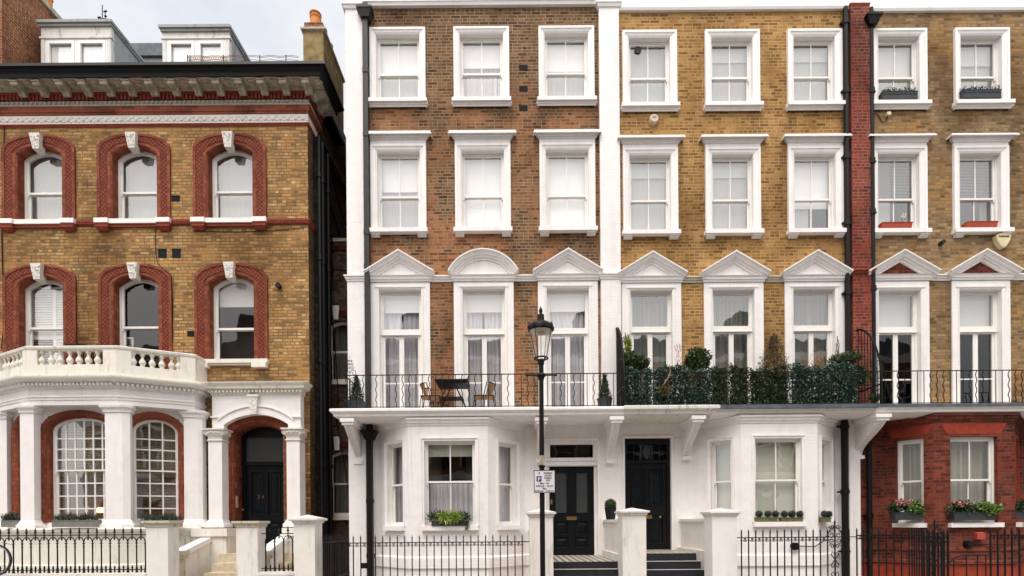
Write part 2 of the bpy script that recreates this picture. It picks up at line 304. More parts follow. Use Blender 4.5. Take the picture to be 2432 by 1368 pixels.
# ------------------------------------------------------------------ mesh builder
ROOT = {}
class MB:
    def __init__(s): s.v = []; s.f = []; s.uvc = None; s.smooth = False
    def add(s, vs, fs):
        o = len(s.v); s.v += [tuple(p) for p in vs]; s.f += [tuple(i + o for i in f) for f in fs]
        return s
    def quad(s, a, b, c, d_): return s.add([a, b, c, d_], [(0, 1, 2, 3)])
    def box(s, x0, x1, y0, y1, z0, z1):
        if x0 > x1: x0, x1 = x1, x0
        if y0 > y1: y0, y1 = y1, y0
        if z0 > z1: z0, z1 = z1, z0
        v = [(x, y, z) for z in (z0, z1) for y in (y0, y1) for x in (x0, x1)]
        return s.add(v, [(0, 2, 3, 1), (4, 5, 7, 6), (0, 1, 5, 4), (2, 6, 7, 3), (0, 4, 6, 2), (1, 3, 7, 5)])
    def prism(s, pts, z0, z1, top=None):           # plan polygon, counter-clockwise
        n = len(pts); top = top or pts
        v = [(x, y, z0) for x, y in pts] + [(x, y, z1) for x, y in top]
        return s.add(v, [tuple(range(n - 1, -1, -1)), tuple(range(n, 2 * n))] + [(i, (i + 1) % n, (i + 1) % n + n, i + n) for i in range(n)])
    def slab(s, pts, y0, y1):                       # x,z polygon (counter-clockwise seen from -Y) extruded in y
        n = len(pts)
        v = [(x, y0, z) for x, z in pts] + [(x, y1, z) for x, z in pts]
        return s.add(v, [tuple(range(n)), tuple(range(2 * n - 1, n - 1, -1))] + [((i + 1) % n, i, i + n, (i + 1) % n + n) for i in range(n)])
    def slabx(s, pts, x0, x1):                      # y,z polygon extruded in x
        n = len(pts)
        v = [(x0, y, z) for y, z in pts] + [(x1, y, z) for y, z in pts]
        return s.add(v, [tuple(range(n)), tuple(range(2 * n - 1, n - 1, -1))] + [((i + 1) % n, i, i + n, (i + 1) % n + n) for i in range(n)])
    def tube(s, path, r, n=6, cap=True):
        P = [Vector(p) for p in path]; m = len(P); rr = r if isinstance(r, (list, tuple)) else [r] * m
        vs = []; prev = None
        for i, p in enumerate(P):
            t = (P[min(i + 1, m - 1)] - P[max(i - 1, 0)]).normalized()
            if prev is None:
                a = Vector((0, 0, 1)) if abs(t.z) < .9 else Vector((1, 0, 0)); u = t.cross(a).normalized()
            else:
                u = (prev - t * prev.dot(t)).normalized()
            prev = u; w_ = t.cross(u)
            for k in range(n):
                an = 2 * math.pi * k / n; vs.append(p + (u * math.cos(an) + w_ * math.sin(an)) * rr[i])
        fs = [(i * n + k, i * n + (k + 1) % n, (i + 1) * n + (k + 1) % n, (i + 1) * n + k) for i in range(m - 1) for k in range(n)]
        if cap: fs += [tuple(range(n - 1, -1, -1)), tuple(range((m - 1) * n, m * n))]
        return s.add(vs, fs)
    def lathe(s, prof, cx, cy, n=12, rot=0.0):
        vs = []; m = len(prof)
        for r, z in prof:
            for k in range(n):
                a = 2 * math.pi * k / n + rot; vs.append((cx + r * math.cos(a), cy + r * math.sin(a), z))
        fs = [(i * n + k, i * n + (k + 1) % n, (i + 1) * n + (k + 1) % n, (i + 1) * n + k) for i in range(m - 1) for k in range(n)]
        fs += [tuple(range(n - 1, -1, -1)), tuple(range((m - 1) * n, m * n))]
        return s.add(vs, fs)
    def ball(s, c, r, n=8, m=6, sz=1.0):
        return s.lathe([(max(.001, r * math.sin(math.pi * i / m)), c[2] - r * sz * math.cos(math.pi * i / m)) for i in range(m + 1)], c[0], c[1], n)
    def sweep(s, pts, prof, plane='xz', closed=False, caps=True):
        """mitred moulding: pts 2-D path, outward = left of travel for xz (so left-bottom > left-top > right goes clockwise = outward),
        prof [(out, depth)]; xz: depth is y; xy: depth is z, outward = right of travel"""
        n = len(pts); sg = 1 if plane == 'xz' else -1; offs = []
        for i in range(n):
            a = pts[i - 1] if (i > 0 or closed) else None; b = pts[(i + 1) % n] if (i < n - 1 or closed) else None
            ns = []
            for p, q in ((a, pts[i]), (pts[i], b)):
                if p is None or q is None: continue
                dx, dy = q[0] - p[0], q[1] - p[1]; l_ = math.hypot(dx, dy) or 1
                ns.append((-dy / l_ * sg, dx / l_ * sg))
            if len(ns) == 1: offs.append(ns[0])
            else:
                mx_, my_ = ns[0][0] + ns[1][0], ns[0][1] + ns[1][1]; l2 = math.hypot(mx_, my_) or 1; mx_, my_ = mx_ / l2, my_ / l2
                k = max(.35, mx_ * ns[0][0] + my_ * ns[0][1]); offs.append((mx_ / k, my_ / k))
        vs = []; m = len(prof)
        for (x, y), (ox, oy) in zip(pts, offs):
            for o, dd in prof:
                vs.append((x + ox * o, dd, y + oy * o) if plane == 'xz' else (x + ox * o, y + oy * o, dd))
        fs = []
        for i in range(n if closed else n - 1):
            j = (i + 1) % n
            for k in range(m - 1):
                q = (i * m + k, j * m + k, j * m + k + 1, i * m + k + 1)
                fs.append(q if plane == 'xz' else q)
        if caps and not closed: fs += [tuple(range(m)), tuple(range((n - 1) * m + m - 1, (n - 1) * m - 1, -1))]
        return s.add(vs, fs)
    def wall(s, x0, x1, z0, z1, holes, y=0.0):
        xs = sorted({x0, x1} | {h_[0] for h_ in holes} | {h_[1] for h_ in holes}); zs = sorted({z0, z1} | {h_[2] for h_ in holes} | {h_[3] for h_ in holes})
        xs = [a for a in xs if x0 <= a <= x1]; zs = [a for a in zs if z0 <= a <= z1]
        for a, b in zip(xs, xs[1:]):
            for c, e in zip(zs, zs[1:]):
                mx_, mz_ = (a + b) / 2, (c + e) / 2
                if any(h_[0] < mx_ < h_[1] and h_[2] < mz_ < h_[3] for h_ in holes): continue
                s.quad((a, y, c), (b, y, c), (b, y, e), (a, y, e))
        return s
    def xf(s, mat): s.v = [tuple(mat @ Vector(p)) for p in s.v]; return s
    def build(s, name, mat, parent=None, xf=None, smooth=False, uvr=None, mats=None):
        vs = [Vector(p) for p in s.v]
        if xf is not None: vs = [xf @ p for p in vs]
        root = ROOT.get(parent.name, Vector((0, 0, 0))) if parent else Vector((0, 0, 0))
        me = bpy.data.meshes.new(name); me.from_pydata([tuple(p - root) for p in vs], [], s.f); me.validate(clean_customdata=False)
        me.materials.append(M[mat] if isinstance(mat, str) else mat)
        uvl = me.uv_layers.new(name='UVMap')
        if s.uvc is not None and len(me.polygons) == len(s.uvc):
            for p in me.polygons:
                for li in p.loop_indices: uvl.data[li].uv = (s.uvc[p.index], .5)
        else:
            for p in me.polygons:
                nn = p.normal
                if abs(nn.z) > .9: tx, ty = Vector((1, 0, 0)), Vector((0, 1, 0))
                else: tx = Vector((-nn.y, nn.x, 0)).normalized(); ty = Vector((0, 0, 1))
                for li in p.loop_indices:
                    q = me.vertices[me.loops[li].vertex_index].co + root; uvl.data[li].uv = (q.dot(tx), q.dot(ty))
        if smooth:
            for p in me.polygons: p.use_smooth = True
        o = bpy.data.objects.new(name, me); C.objects.link(o)
        if parent: o.parent = parent
        ROOT[o.name] = root
        return o
def tag(o, label=None, cat=None, group=None, kind=None):
    if label: o['label'] = label
    if cat: o['category'] = cat
    if group: o['group'] = group
    if kind: o['kind'] = kind
    return o
def thing(name, label, cat, loc=(0, 0, 0), group=None):
    o = bpy.data.objects.new(name, None); o.empty_display_size = .2; C.objects.link(o); o.location = loc
    ROOT[o.name] = Vector(loc); tag(o, label, cat, group); return o
def kids(o): return [c for c in bpy.data.objects if c.parent == o]
def copy_tree(o, parent=None):
    c = o.copy(); C.objects.link(c)
    if parent: c.parent = parent
    for k in kids(o): copy_tree(k, c)
    return c
def dup(o, loc, label=None):
    c = copy_tree(o); c.location = loc
    if label: c['label'] = label
    return c
def wallframe(p0, p1):                  # local x along p0>p1, local y inward, z up
    dx, dy = p1[0] - p0[0], p1[1] - p0[1]; l_ = math.hypot(dx, dy); dx, dy = dx / l_, dy / l_
    return Matrix(((dx, -dy, 0, p0[0]), (dy, dx, 0, p0[1]), (0, 0, 1, 0), (0, 0, 0, 1))), l_
def arc_top(x0, x1, zs, rise, n=12, kind='seg'):   # points left > right along an arch springing at zs
    c, hw = (x0 + x1) / 2, (x1 - x0) / 2; pts = []
    for i in range(n + 1):
        if kind == 'seg':
            x = x0 + (x1 - x0) * i / n; Rr = (hw * hw + rise * rise) / (2 * rise); z = zs + rise - Rr + math.sqrt(max(0, Rr * Rr - (x - c) ** 2))
        else:
            a = math.pi * (1 - i / n); x = c + hw * math.cos(a); z = zs + rise * math.sin(a)
        pts.append((x, z))
    return pts
def arch_z(x, x0, x1, zs, rise, kind='seg'):
    c, hw = (x0 + x1) / 2, (x1 - x0) / 2
    if kind == 'seg':
        Rr = (hw * hw + rise * rise) / (2 * rise); return zs + rise - Rr + math.sqrt(max(0, Rr * Rr - (x - c) ** 2))
    return zs + rise * math.sqrt(max(0, 1 - ((x - c) / hw) ** 2))
def spiral(cx, cz, r, turns=1.4, a0=0, sg=1, n=14):
    return [(cx + r * (1 - .8 * i / n) * math.cos(a0 + sg * 2 * math.pi * turns * i / n), cz + r * (1 - .8 * i / n) * math.sin(a0 + sg * 2 * math.pi * turns * i / n)) for i in range(n + 1)]
def text_mesh(name, txt, size, x, z, y, mat, parent, xf=None, bold=.0, align='CENTER', width=None):
    cu = bpy.data.curves.new('t', 'FONT'); cu.body = txt; cu.size = size; cu.align_x = align; cu.extrude = .001; cu.offset = bold
    to = bpy.data.objects.new('t', cu); C.objects.link(to); dg = bpy.context.evaluated_depsgraph_get(); dg.update()
    me = bpy.data.meshes.new_from_object(to.evaluated_get(dg)); bpy.data.objects.remove(to)
    b = MB(); xs = [v.co.x for v in me.vertices]; k = 1
    if width and xs: k = width / (max(xs) - min(xs))
    b.v = [(x + v.co.x * k, y - v.co.z, z + v.co.y) for v in me.vertices]; b.f = [tuple(p.vertices) for p in me.polygons]
    return b.build(name, mat, parent, xf)
# ------------------------------------------------------------------ foliage
def leaves(n, pt, size, up=.3, aspect=.5, tri=False, dirf=None):
    b = MB(); b.uvc = []
    for _ in range(n):
        p = Vector(pt()); s_ = size * random.uniform(.6, 1.3)
        if dirf: a = Vector(dirf(p)).normalized()
        else: a = Vector((random.gauss(0, 1), random.gauss(0, 1), random.gauss(0, 1) + up)).normalized()
        q = a.cross(Vector((random.gauss(0, 1), random.gauss(0, 1), random.gauss(0, 1)))).normalized()
        l_, w_ = a * s_, q * s_ * aspect
        if tri: b.add([p - w_ * .5, p + w_ * .5, p + l_], [(0, 1, 2)])
        else:
            nrm = a.cross(q) * s_ * .12
            b.add([p, p + l_ * .5 + w_ * .5 + nrm, p + l_, p + l_ * .5 - w_ * .5 + nrm], [(0, 1, 2, 3)])
        b.uvc.append(min(.999, max(.001, random.gauss(.5, .25))))
    return b
def blob(c, r, lumps=9):
    cs = []
    for _ in range(lumps):
        v = Vector((random.gauss(0, 1), random.gauss(0, 1), random.gauss(0, 1))).normalized()
        cs.append((Vector(c) + Vector((v.x * r[0], v.y * r[1], v.z * r[2])) * .55, random.uniform(.4, .6)))
    def f():
        q, k = random.choice(cs); v = Vector((random.gauss(0, 1), random.gauss(0, 1), random.gauss(0, 1))).normalized() * random.uniform(.75, 1.05)
        return (q.x + v.x * r[0] * k, q.y + v.y * r[1] * k, q.z + v.z * r[2] * k)
    return f
# ------------------------------------------------------------------ windows, doors, mouldings (local wall frame: x along, y inward, z up)
I4 = Matrix.Identity(4)
def rectpath(x0, x1, z0, z1): return [(x0, z0), (x0, z1), (x1, z1), (x1, z0)]
def ring(b, path, wo, wi, y0, y1, closed=True): return b.sweep(path, [(wo, y1), (wo, y0), (wi, y0), (wi, y1)], 'xz', closed)
def curtain(x0, x1, z0, z1, y, amp=.025, per=.12, seed=0):
    rr = random.Random(seed); b = MB(); n = max(4, int((x1 - x0) / .018)); ph = rr.random() * 6; P = []
    for i in range(n + 1):
        x = x0 + (x1 - x0) * i / n; ph += rr.uniform(-.12, .12)
        P.append((x, y + amp * math.sin(2 * math.pi * x / per + ph) + .3 * amp * math.sin(2 * math.pi * x / per * 2.3 + ph)))
    for p, q in zip(P, P[1:]): b.quad((p[0], p[1], z0), (q[0], q[1], z0), (q[0], q[1], z1), (p[0], p[1], z1))
    return b
def sash(house, x0, x1, z0, z1, rec=.12, xf=I4, arch=None, up=(2, 1), lo=(2, 1), meet=.5, fw=.03, sw=.042, fills=(), surround=None, surmat='white',
         glass='glass', room='room', label=None, depth=.9, barw=.011, frame_mat='sash', horns=True):
    """arch = (rise, kind): z1 is then the springing height"""
    top = lambda x, i=0: (z1 - i) if not arch else arch_z(min(max(x, x0 + i), x1 - i), x0 + i, x1 - i, z1, arch[0] - i * .7, arch[1])
    def outline(i, zb=None):
        zb = z0 + i if zb is None else zb
        if arch: return [(x0 + i, zb)] + arc_top(x0 + i, x1 - i, z1, arch[0] - i * .7, 14, arch[1]) + [(x1 - i, zb)]
        return rectpath(x0 + i, x1 - i, zb, z1 - i)
    fb = MB()
    if surround is not None:
        sb = surround; win = sb.build('window', surmat, house, xf)
        par = win; fr = None
    else:
        par = None
    ring(fb, outline(0), 0, -fw, rec - .015, rec + .1)
    fr = fb.build('window_frame' if par else 'window', frame_mat, par or house, xf)
    if par is None: par = fr
    if label: par['label'] = label
    zm = z0 + (z1 + (arch[0] if arch else 0) - z0) * meet
    i = fw
    # upper sash (outer), lower sash (inner)
    for k, (nx, nz) in ((0, up), (1, lo)):
        ya = rec + .01 + k * .04; yb = ya + .035
        s_ = MB()
        if k == 0: path = outline(i, zm - .018)
        else: path = rectpath(x0 + i, x1 - i, z0 + i * .6, zm + .02)
        ring(s_, path, 0, -sw, ya, yb)
        if k == 1: s_.box(x0 + i + sw, x1 - i - sw, ya, yb, z0 + i * .6 + sw, z0 + i * .6 + sw + .03)
        gx0, gx1 = x0 + i + sw, x1 - i - sw
        for a in range(1, nx):
            x = gx0 + (gx1 - gx0) * a / nx
            zt = (top(x, i + sw * .6) + .01) if k == 0 else zm
            s_.box(x - barw, x + barw, ya + .003, yb - .004, (zm if k == 0 else z0 + i), zt)
        zlo, zhi = (zm, z1 + (arch[0] * .35 if arch else 0) - i) if k == 0 else (z0 + i, zm)
        for a in range(1, nz):
            z = zlo + (zhi - zlo) * a / nz
            s_.box(gx0 - .01, gx1 + .01, ya + .006, yb - .007, z - barw, z + barw)
        if k == 1 and horns:
            pass
        if k == 0 and horns:
            for xx in (x0 + i, x1 - i - .03): s_.box(xx, xx + .03, ya + .002, yb, zm - .07, zm - .017)
        s_.build('sash', frame_mat, par, xf)
        g = MB(); yg = ya + .018
        if k == 0:
            p2 = outline(i + sw * .5, zm); g.add([(x, yg, z) for x, z in reversed(p2)], [tuple(range(len(p2)))])
            if not arch: pass
        else: g.quad((gx0 - .02, yg, z0 + i), (gx1 + .02, yg, z0 + i), (gx1 + .02, yg, zm), (gx0 - .02, yg, zm))
        g.build('pane', glass, par, xf)
    zt = z1 + (arch[0] if arch else 0)
    r = MB(); y0, y1 = rec + .1, rec + depth
    r.quad((x0 - .15, y1, z0 - .1), (x1 + .15, y1, z0 - .1), (x1 + .15, y1, zt + .1), (x0 - .15, y1, zt + .1))
    r.quad((x0 - .15, y0, z0 - .1), (x0 - .15, y1, z0 - .1), (x0 - .15, y1, zt + .1), (x0 - .15, y0, zt + .1))
    r.quad((x1 + .15, y0, z0 - .1), (x1 + .15, y1, z0 - .1), (x1 + .15, y1, zt + .1), (x1 + .15, y0, zt + .1))
    r.quad((x0 - .15, y0, z0 - .1), (x1 + .15, y0, z0 - .1), (x1 + .15, y1, z0 - .1), (x0 - .15, y1, z0 - .1))
    r.quad((x0 - .15, y0, zt + .1), (x1 + .15, y0, zt + .1), (x1 + .15, y1, zt + .1), (x0 - .15, y1, zt + .1))
    r.build('room', room, par, xf)
    fill(par, x0, x1, z0, zt, rec, xf, fills)
    return par
FS = [0]
def fill(par, x0, x1, z0, zt, rec, xf, fills):
    for f in fills:
        FS[0] += 1
        if f[0] == 'blind':              # ('blind', fraction down, mat)
            zb = zt - (zt - z0) * f[1]; b = MB(); y = rec + .15
            b.box(x0, x1, y, y + .004, zb, zt); b.box(x0 + .02, x1 - .02, y - .006, y + .008, zb - .02, zb + .012)
            b.build('blind', f[2], par, xf)
        elif f[0] == 'curtain':          # ('curtain', xa, xb, mat[, z fraction top])
            curtain(x0 + (x1 - x0) * f[1], x0 + (x1 - x0) * f[2], z0 - .03, zt if len(f) < 5 else z0 + (zt - z0) * f[4], rec + (.18 if f[3] == 'netting' else .24), amp=.004 if f[3] == 'netting' else .025, seed=FS[0]).build('curtain', f[3], par, xf, smooth=True)
        elif f[0] == 'slats':            # ('slats', frac down, mat)
            b = MB(); zb = zt - (zt - z0) * f[1]; z = zt - .02; y = rec + .14
            while z > zb:
                b.quad((x0, y, z - .014), (x1, y, z - .014), (x1, y + .03, z + .014), (x0, y + .03, z + .014)); z -= .036
            b.build('venetian_blind', f[2], par, xf)
        elif f[0] == 'shutter':          # ('shutter', xa, xb, za, zb, open)
            xa, xb = x0 + (x1 - x0) * f[1], x0 + (x1 - x0) * f[2]; za, zb = z0 + (zt - z0) * f[3], z0 + (zt - z0) * f[4]; y = rec + .12
            b = MB(); ring(b, rectpath(xa, xb, za, zb), 0, -.04, y, y + .03); z = za + .06
            while z < zb - .05:
                t_ = .008 if f[5] else .032
                b.quad((xa + .03, y + .005, z - t_), (xb - .03, y + .005, z - t_), (xb - .03, y + .03, z + t_), (xa + .03, y + .03, z + t_)); z += .06
            b.build('shutter', f[6] if len(f) > 6 else 'sash', par, xf)
def cornice(b, x0, x1, p, prof, y0=0.0, ret=True):
    return b.sweep([(x0, y0), (x0, y0 - p), (x1, y0 - p), (x1, y0)], prof, 'xy')
ARCH3 = [(.0, .115), (.0, -.02), (.035, -.045), (.04, -.035), (.085, -.05), (.09, -.065), (.14, -.065), (.145, 0)]
def stretch_prof(w_): return [(a * w_ / .145, y) for a, y in ARCH3]
def win_plain(house, cx, zsill, ztop_open, ow, Wd, ztop, **k):
    """R1: architrave on three sides, moulded sill"""
    x0, x1 = cx - ow / 2, cx + ow / 2; b = MB()
    b.sweep(rectpath(x0, x1, zsill, ztop_open), [(a, y) for a, y in stretch_prof((Wd - ow) / 2)], 'xz')
    sb = b
    w_ = sash(house, x0, x1, zsill, ztop_open, .115, surround=sb, **k)
    s_ = MB(); e = (Wd / 2 + .035)
    s_.box(cx - e, cx + e, -.15, .14, zsill - .085, zsill)
    s_.sweep([(cx - e + .04, 0), (cx - e + .04, -.04), (cx + e - .04, -.04), (cx + e - .04, 0)], [(0, zsill - .155), (.02, zsill - .155), (.03, zsill - .125), (.05, zsill - .12), (.06, zsill - .086), (0, zsill - .086)], 'xy')
    s_.build('sill', 'white', w_); return w_
def win_hood(house, cx, zsill, ztop_open, ow, Wd, zarch, zc0, zc1, **k):
    """R2: architrave, frieze, cornice hood, sill on two brackets"""
    x0, x1 = cx - ow / 2, cx + ow / 2; b = MB(); h_ = Wd / 2
    b.sweep(rectpath(x0, x1, zsill, ztop_open), stretch_prof((Wd - ow) / 2), 'xz')
    w_ = sash(house, x0, x1, zsill, ztop_open, .115, surround=b, **k)
    f = MB(); f.box(cx - h_ + .003, cx + h_ - .003, -.04, 0.01, ztop_open + (Wd - ow) / 2 - .005, zc0 + .01)
    cornice(f, cx - h_, cx + h_, .04, [(0, zc0), (.02, zc0), (.03, zc0 + .04), (.06, zc0 + .05), (.07, zc0 + .09), (.12, zc0 + .13), (.125, zc1 - .03), (.14, zc1 - .03), (.14, zc1), (0, zc1 + .01)])
    f.build('hood', 'white', w_)
    s_ = MB(); e = h_ + .03
    s_.box(cx - e, cx + e, -.15, .14, zsill - .095, zsill)
    for sx in (-1, 1):
        xc = cx + sx * (e - .14); s_.box(xc - .105, xc + .105, -.12, 0, zsill - .125, zsill - .095); s_.box(xc - .095, xc + .095, -.09, 0, zsill - .15, zsill - .125); s_.box(xc - .105, xc + .105, -.06, 0, zsill - .17, zsill - .15)
    s_.build('sill', 'white', w_); return w_
def win_french(house, cx, zf, ztop, ow, Wd, ze0, ze1, zapex, zlow, ped='tri', tymp='white', Wp=1.63, transom=.33, fills=(), bar=.62, glass='glass', room='room', zglass_bot=.17):
    x0, x1 = cx - ow / 2, cx + ow / 2; h_ = Wd / 2; b = MB(); sd_ = (Wd - ow) / 2
    b.sweep(rectpath(x0, x1, zf, ztop), [(0, .13), (0, -.02), (.05, -.05), (.055, -.035), (sd_, -.035), (sd_, 0)], 'xz')
    b.box(cx - h_ + .002, cx + h_ - .002, -.033, 0, ztop + sd_ - .01, ze0 + .01)
    b.box(x0 - .085, x1 + .085, -.055, -.03, ztop + .045, ztop + .07)
    win = b.build('french_window', 'whiteb', house)
    e = MB(); cornice(e, cx - h_ - .01, cx + h_ + .01, .05, [(0, ze0), (.01, ze0), (.02, ze0 + .045), (.04, ze0 + .05), (.05, ze0 + .1), (.075, ze0 + .12), (.08, ze1), (0, ze1 + .01)]); e.build('entablature', 'white', win)
    p = MB(); rw = .20
    prof = [(0, 0), (0, -.22), (-.025, -.22), (-.06, -.17), (-.10, -.15), (-.105, -.12), (-.14, -.11), (-.15, -.07), (-.195, -.06), (-.2, 0)]
    xl, xr = cx - Wp / 2, cx + Wp / 2
    if ped == 'tri': path = [(xl, zlow), (cx, zapex), (xr, zlow)]
    else: path = arc_top(xl, xr, zlow, zapex - zlow, 18)
    p.sweep(path, prof, 'xz'); p.build('pediment', 'white', win)
    t_ = MB(); yy = -.028 if tymp == 'white' else -.012
    if ped == 'tri': pts = [(xl + .15, ze1), (xr - .15, ze1), (cx, zapex - .1)]
    else: pts = [(xr - .12, ze1), (xr - .12, zlow)][::1] + list(reversed(arc_top(xl + .12, xr - .12, zlow, zapex - zlow - .1, 12)))[1:] + [(xl + .12, ze1)]
    t_.slab([(x, z) for x, z in pts], yy, .01); t_.build('tympanum', tymp, win)
    # joinery: transom light over a pair of glazed doors
    rec = .13; zt = ztop - (ztop - zf) * transom; f = MB()
    ring(f, rectpath(x0, x1, zf, ztop), 0, -.05, rec - .015, rec + .1); f.box(x0 + .03, x1 - .03, rec - .03, rec + .09, zt - .06, zt + .06); f.box(x0 + .01, x1 - .01, rec - .05, rec, zt - .075, zt - .055)
    ring(f, rectpath(x0 + .05, x1 - .05, zt + .05, ztop - .045), 0, -.025, rec, rec + .05)
    f.build('window_frame', 'sash', win)
    g = MB(); g.quad((x0 + .06, rec + .02, zt), (x1 - .06, rec + .02, zt), (x1 - .06, rec + .02, ztop - .05), (x0 + .06, rec + .02, ztop - .05)); g.build('pane', 'glass', win)
    for a, c in ((x0 + .05, cx - .001), (cx + .001, x1 - .05)):
        dd = MB(); ring(dd, rectpath(a, c, zf + .05, zt - .055), 0, -.055, rec + .005, rec + .055); dd.box(a + .04, c - .04, rec + .007, rec + .05, zf + .05, zf + zglass_bot)
        zb = zf + (zt - zf) * bar * .62 + .05
        dd.box(a + .04, c - .04, rec + .012, rec + .045, zb - .014, zb + .014)
        dd.build('glazed_door', 'sash', win)
        g = MB(); g.quad((a + .04, rec + .03, zf + .1), (c - .04, rec + .03, zf + .1), (c - .04, rec + .03, zt - .07), (a + .04, rec + .03, zt - .07)); g.build('pane', glass, win)
    r = MB(); y0, y1 = rec + .1, rec + 1.3; z0, z1 = zf, ztop
    r.quad((x0 - .1, y1, z0), (x1 + .1, y1, z0), (x1 + .1, y1, z1 + .1), (x0 - .1, y1, z1 + .1))
    for x in (x0 - .1, x1 + .1): r.quad((x, y0, z0), (x, y1, z0), (x, y1, z1 + .1), (x, y0, z1 + .1))
    for z in (z0, z1 + .1): r.quad((x0 - .1, y0, z), (x1 + .1, y0, z), (x1 + .1, y1, z), (x0 - .1, y1, z))
    r.build('room', room, win)
    fill(win, x0, x1, zf, ztop, rec, I4, fills)
    return win
def panel_door(house, x0, x1, z0, z1, y, panels, mat='door', glasses=(), xf=I4):
    """panels: fractions (xa, xb, za, zb) raised and fielded; glasses: same, glazed"""
    W_, H_ = x1 - x0, z1 - z0; b = MB(); allp = list(panels) + list(glasses)
    holes = [(x0 + W_ * a, x0 + W_ * c, z0 + H_ * e, z0 + H_ * f) for a, c, e, f in allp]
    b.wall(x0, x1, z0, z1, holes, y); b.box(x0, x1, y + .03, y + .05, z0, z1)
    dr = b.build('door', mat, house, xf)
    m = MB()
    for a, c, e, f in holes[:len(panels)]:
        m.sweep(rectpath(a, c, e, f), [(.012, y), (.008, y - .012), (-.006, y - .012), (-.02, y + .022), (-.06, y + .024), (-.085, y + .006)], 'xz', True)
        m.quad((a + .08, y + .006, e + .08), (c - .08, y + .006, e + .08), (c - .08, y + .006, f - .08), (a + .08, y + .006, f - .08))
    m.build('door_panel', mat, dr, xf)
    for a, c, e, f in holes[len(panels):]:
        g = MB(); g.sweep(rectpath(a, c, e, f), [(.01, y), (.006, y - .01), (-.006, y - .01), (-.014, y + .02)], 'xz', True); g.build('glazing_bead', mat, dr, xf)
        g = MB(); g.quad((a, y + .015, e), (c, y + .015, e), (c, y + .015, f), (a, y + .015, f)); g.build('door_glass', 'frost_refl', dr, xf)
    return dr
def bracket(parent, xc, zt, zb, p, wd=.17, mat='white', xf=None):
    n = 12; pts = [(0, zb), (-.10, zb)]
    for i in range(n + 1):
        t_ = i / n; z = zb + .06 + (zt - .16 - zb - .06) * t_; s_ = t_ * t_ * (3 - 2 * t_)
        y = -.06 - (p - .14) * (s_ * .75 + t_ ** 3 * .25); pts.append((y, z))
    pts += [(-p + .06, zt - .14), (0, zt - .14)]
    b = MB(); b.slabx(pts, xc - wd / 2, xc + wd / 2)
    for dx in (-wd * .3, 0, wd * .3):      # reeding on the face of the scroll
        P2 = [(y - .012, z) for y, z in pts[2:-2]]; b.tube([(xc + dx, y, z) for y, z in P2], .016, 5)
    b.box(xc - wd / 2 - .04, xc + wd / 2 + .04, -p + .03, 0, zt - .14, zt - .08); b.box(xc - wd / 2 - .07, xc + wd / 2 + .07, -p - .0, 0, zt - .08, zt)
    b.box(xc - wd / 2 - .015, xc + wd / 2 + .015, -.13, 0, zb - .05, zb + .03)
    return b.build('bracket', mat, parent)
def downpipe(parent, x, y, z0, z1, r=.06, mat='greyiron', hopper=None, joints=(), name='downpipe', square=False):
    b = MB()
    if square: b.box(x - r, x + r, y - r, y + r, z0, z1)
    else: b.tube([(x, y, z0), (x, y, z1)], r, 12)
    for z in joints:
        if square: b.box(x - r - .012, x + r + .012, y - r - .012, y + r + .03, z - .05, z + .05)
        else: b.tube([(x, y, z - .06), (x, y, z + .06)], r + .018, 12); b.box(x - r - .05, x + r + .05, y, y + r + .03, z - .02, z + .02)
    o = b.build(name, mat, parent)
    if hopper:
        h_ = MB(); z = hopper; h_.prism([(x - .1, y - .1), (x + .1, y - .1), (x + .1, y + .1), (x - .1, y + .1)], z - .16, z, [(x - .16, y - .15), (x + .16, y - .15), (x + .16, y + .12), (x - .16, y + .12)])
        h_.box(x - .18, x + .18, y - .165, y + .13, z, z + .045); h_.build('hopper', mat, o)
    return o
# ================================================================== THE SETTING
gb = MB(); gb.box(-60, 60, -70, 60, -.6, -.12); tag(gb.build('road', 'asphalt'), kind='structure')
gb = MB(); gb.box(-60, 60, -5.6, 12, -.118, 0); tag(gb.build('pavement', 'pave'), kind='structure')
gb = MB(); gb.box(-60, 60, -5.75, -5.602, -.118, .004); tag(gb.build('kerb', 'kerbst'), kind='structure')
gb = MB(); gb.box(-60, 60, -21.4, -17.6, -.118, 0); tag(gb.build('far_pavement', 'pave'), kind='structure')
ZR = lambda px, py: Z(px, py, 0)
# ================================================================== HOUSE A (brown brick, left of the terrace)
zsl0, zsl1 = Z(1143, 986, -1.0), Z(1143, 967, -1.0)      # balcony slab under/top at its front edge
A = thing('terraced_house', 'brown brick terraced house with round-headed and pointed white pediments above its balcony', 'house', (-.6, 3, 0))
XA0, XA1 = X(825, 684), X(1450, 400) + .21
BODY = MB()
zcor = Z(1143, 13, -.06)
fl3 = zsl1 - .02
wsA1 = [945, 1143.5, 1345]; wsA2 = [947, 1147, 1347.5]; wsA3 = [951, 1149.5, 1349]
a1 = dict(zsill=Z(1143, 229, -.15), ztop_open=Z(1143, 82), ow=1.03, Wd=1.325, ztop=Z(1143, 60))
a2 = dict(zsill=Z(1147, 538, -.15), ztop_open=Z(1147, 359), ow=1.01, Wd=1.325, zarch=0, zc0=Z(1147, 329, -.06), zc1=Z(1147, 312, -.18))
holesA = [(X(c, 150) - .55, X(c, 150) + .55, a1['zsill'] - .02, a1['ztop_open'] + .03) for c in wsA1] + \
         [(X(c, 450) - .54, X(c, 450) + .54, a2['zsill'] - .02, a2['ztop_open'] + .03) for c in wsA2] + \
         [(X(c, 780) - .53, X(c, 780) + .53, fl3, Z(1150, 687) + .03) for c in wsA3]
b = MB(); b.wall(XA0 + .1, XA1, fl3, zcor, holesA); b.build('wall', 'brickA', A)
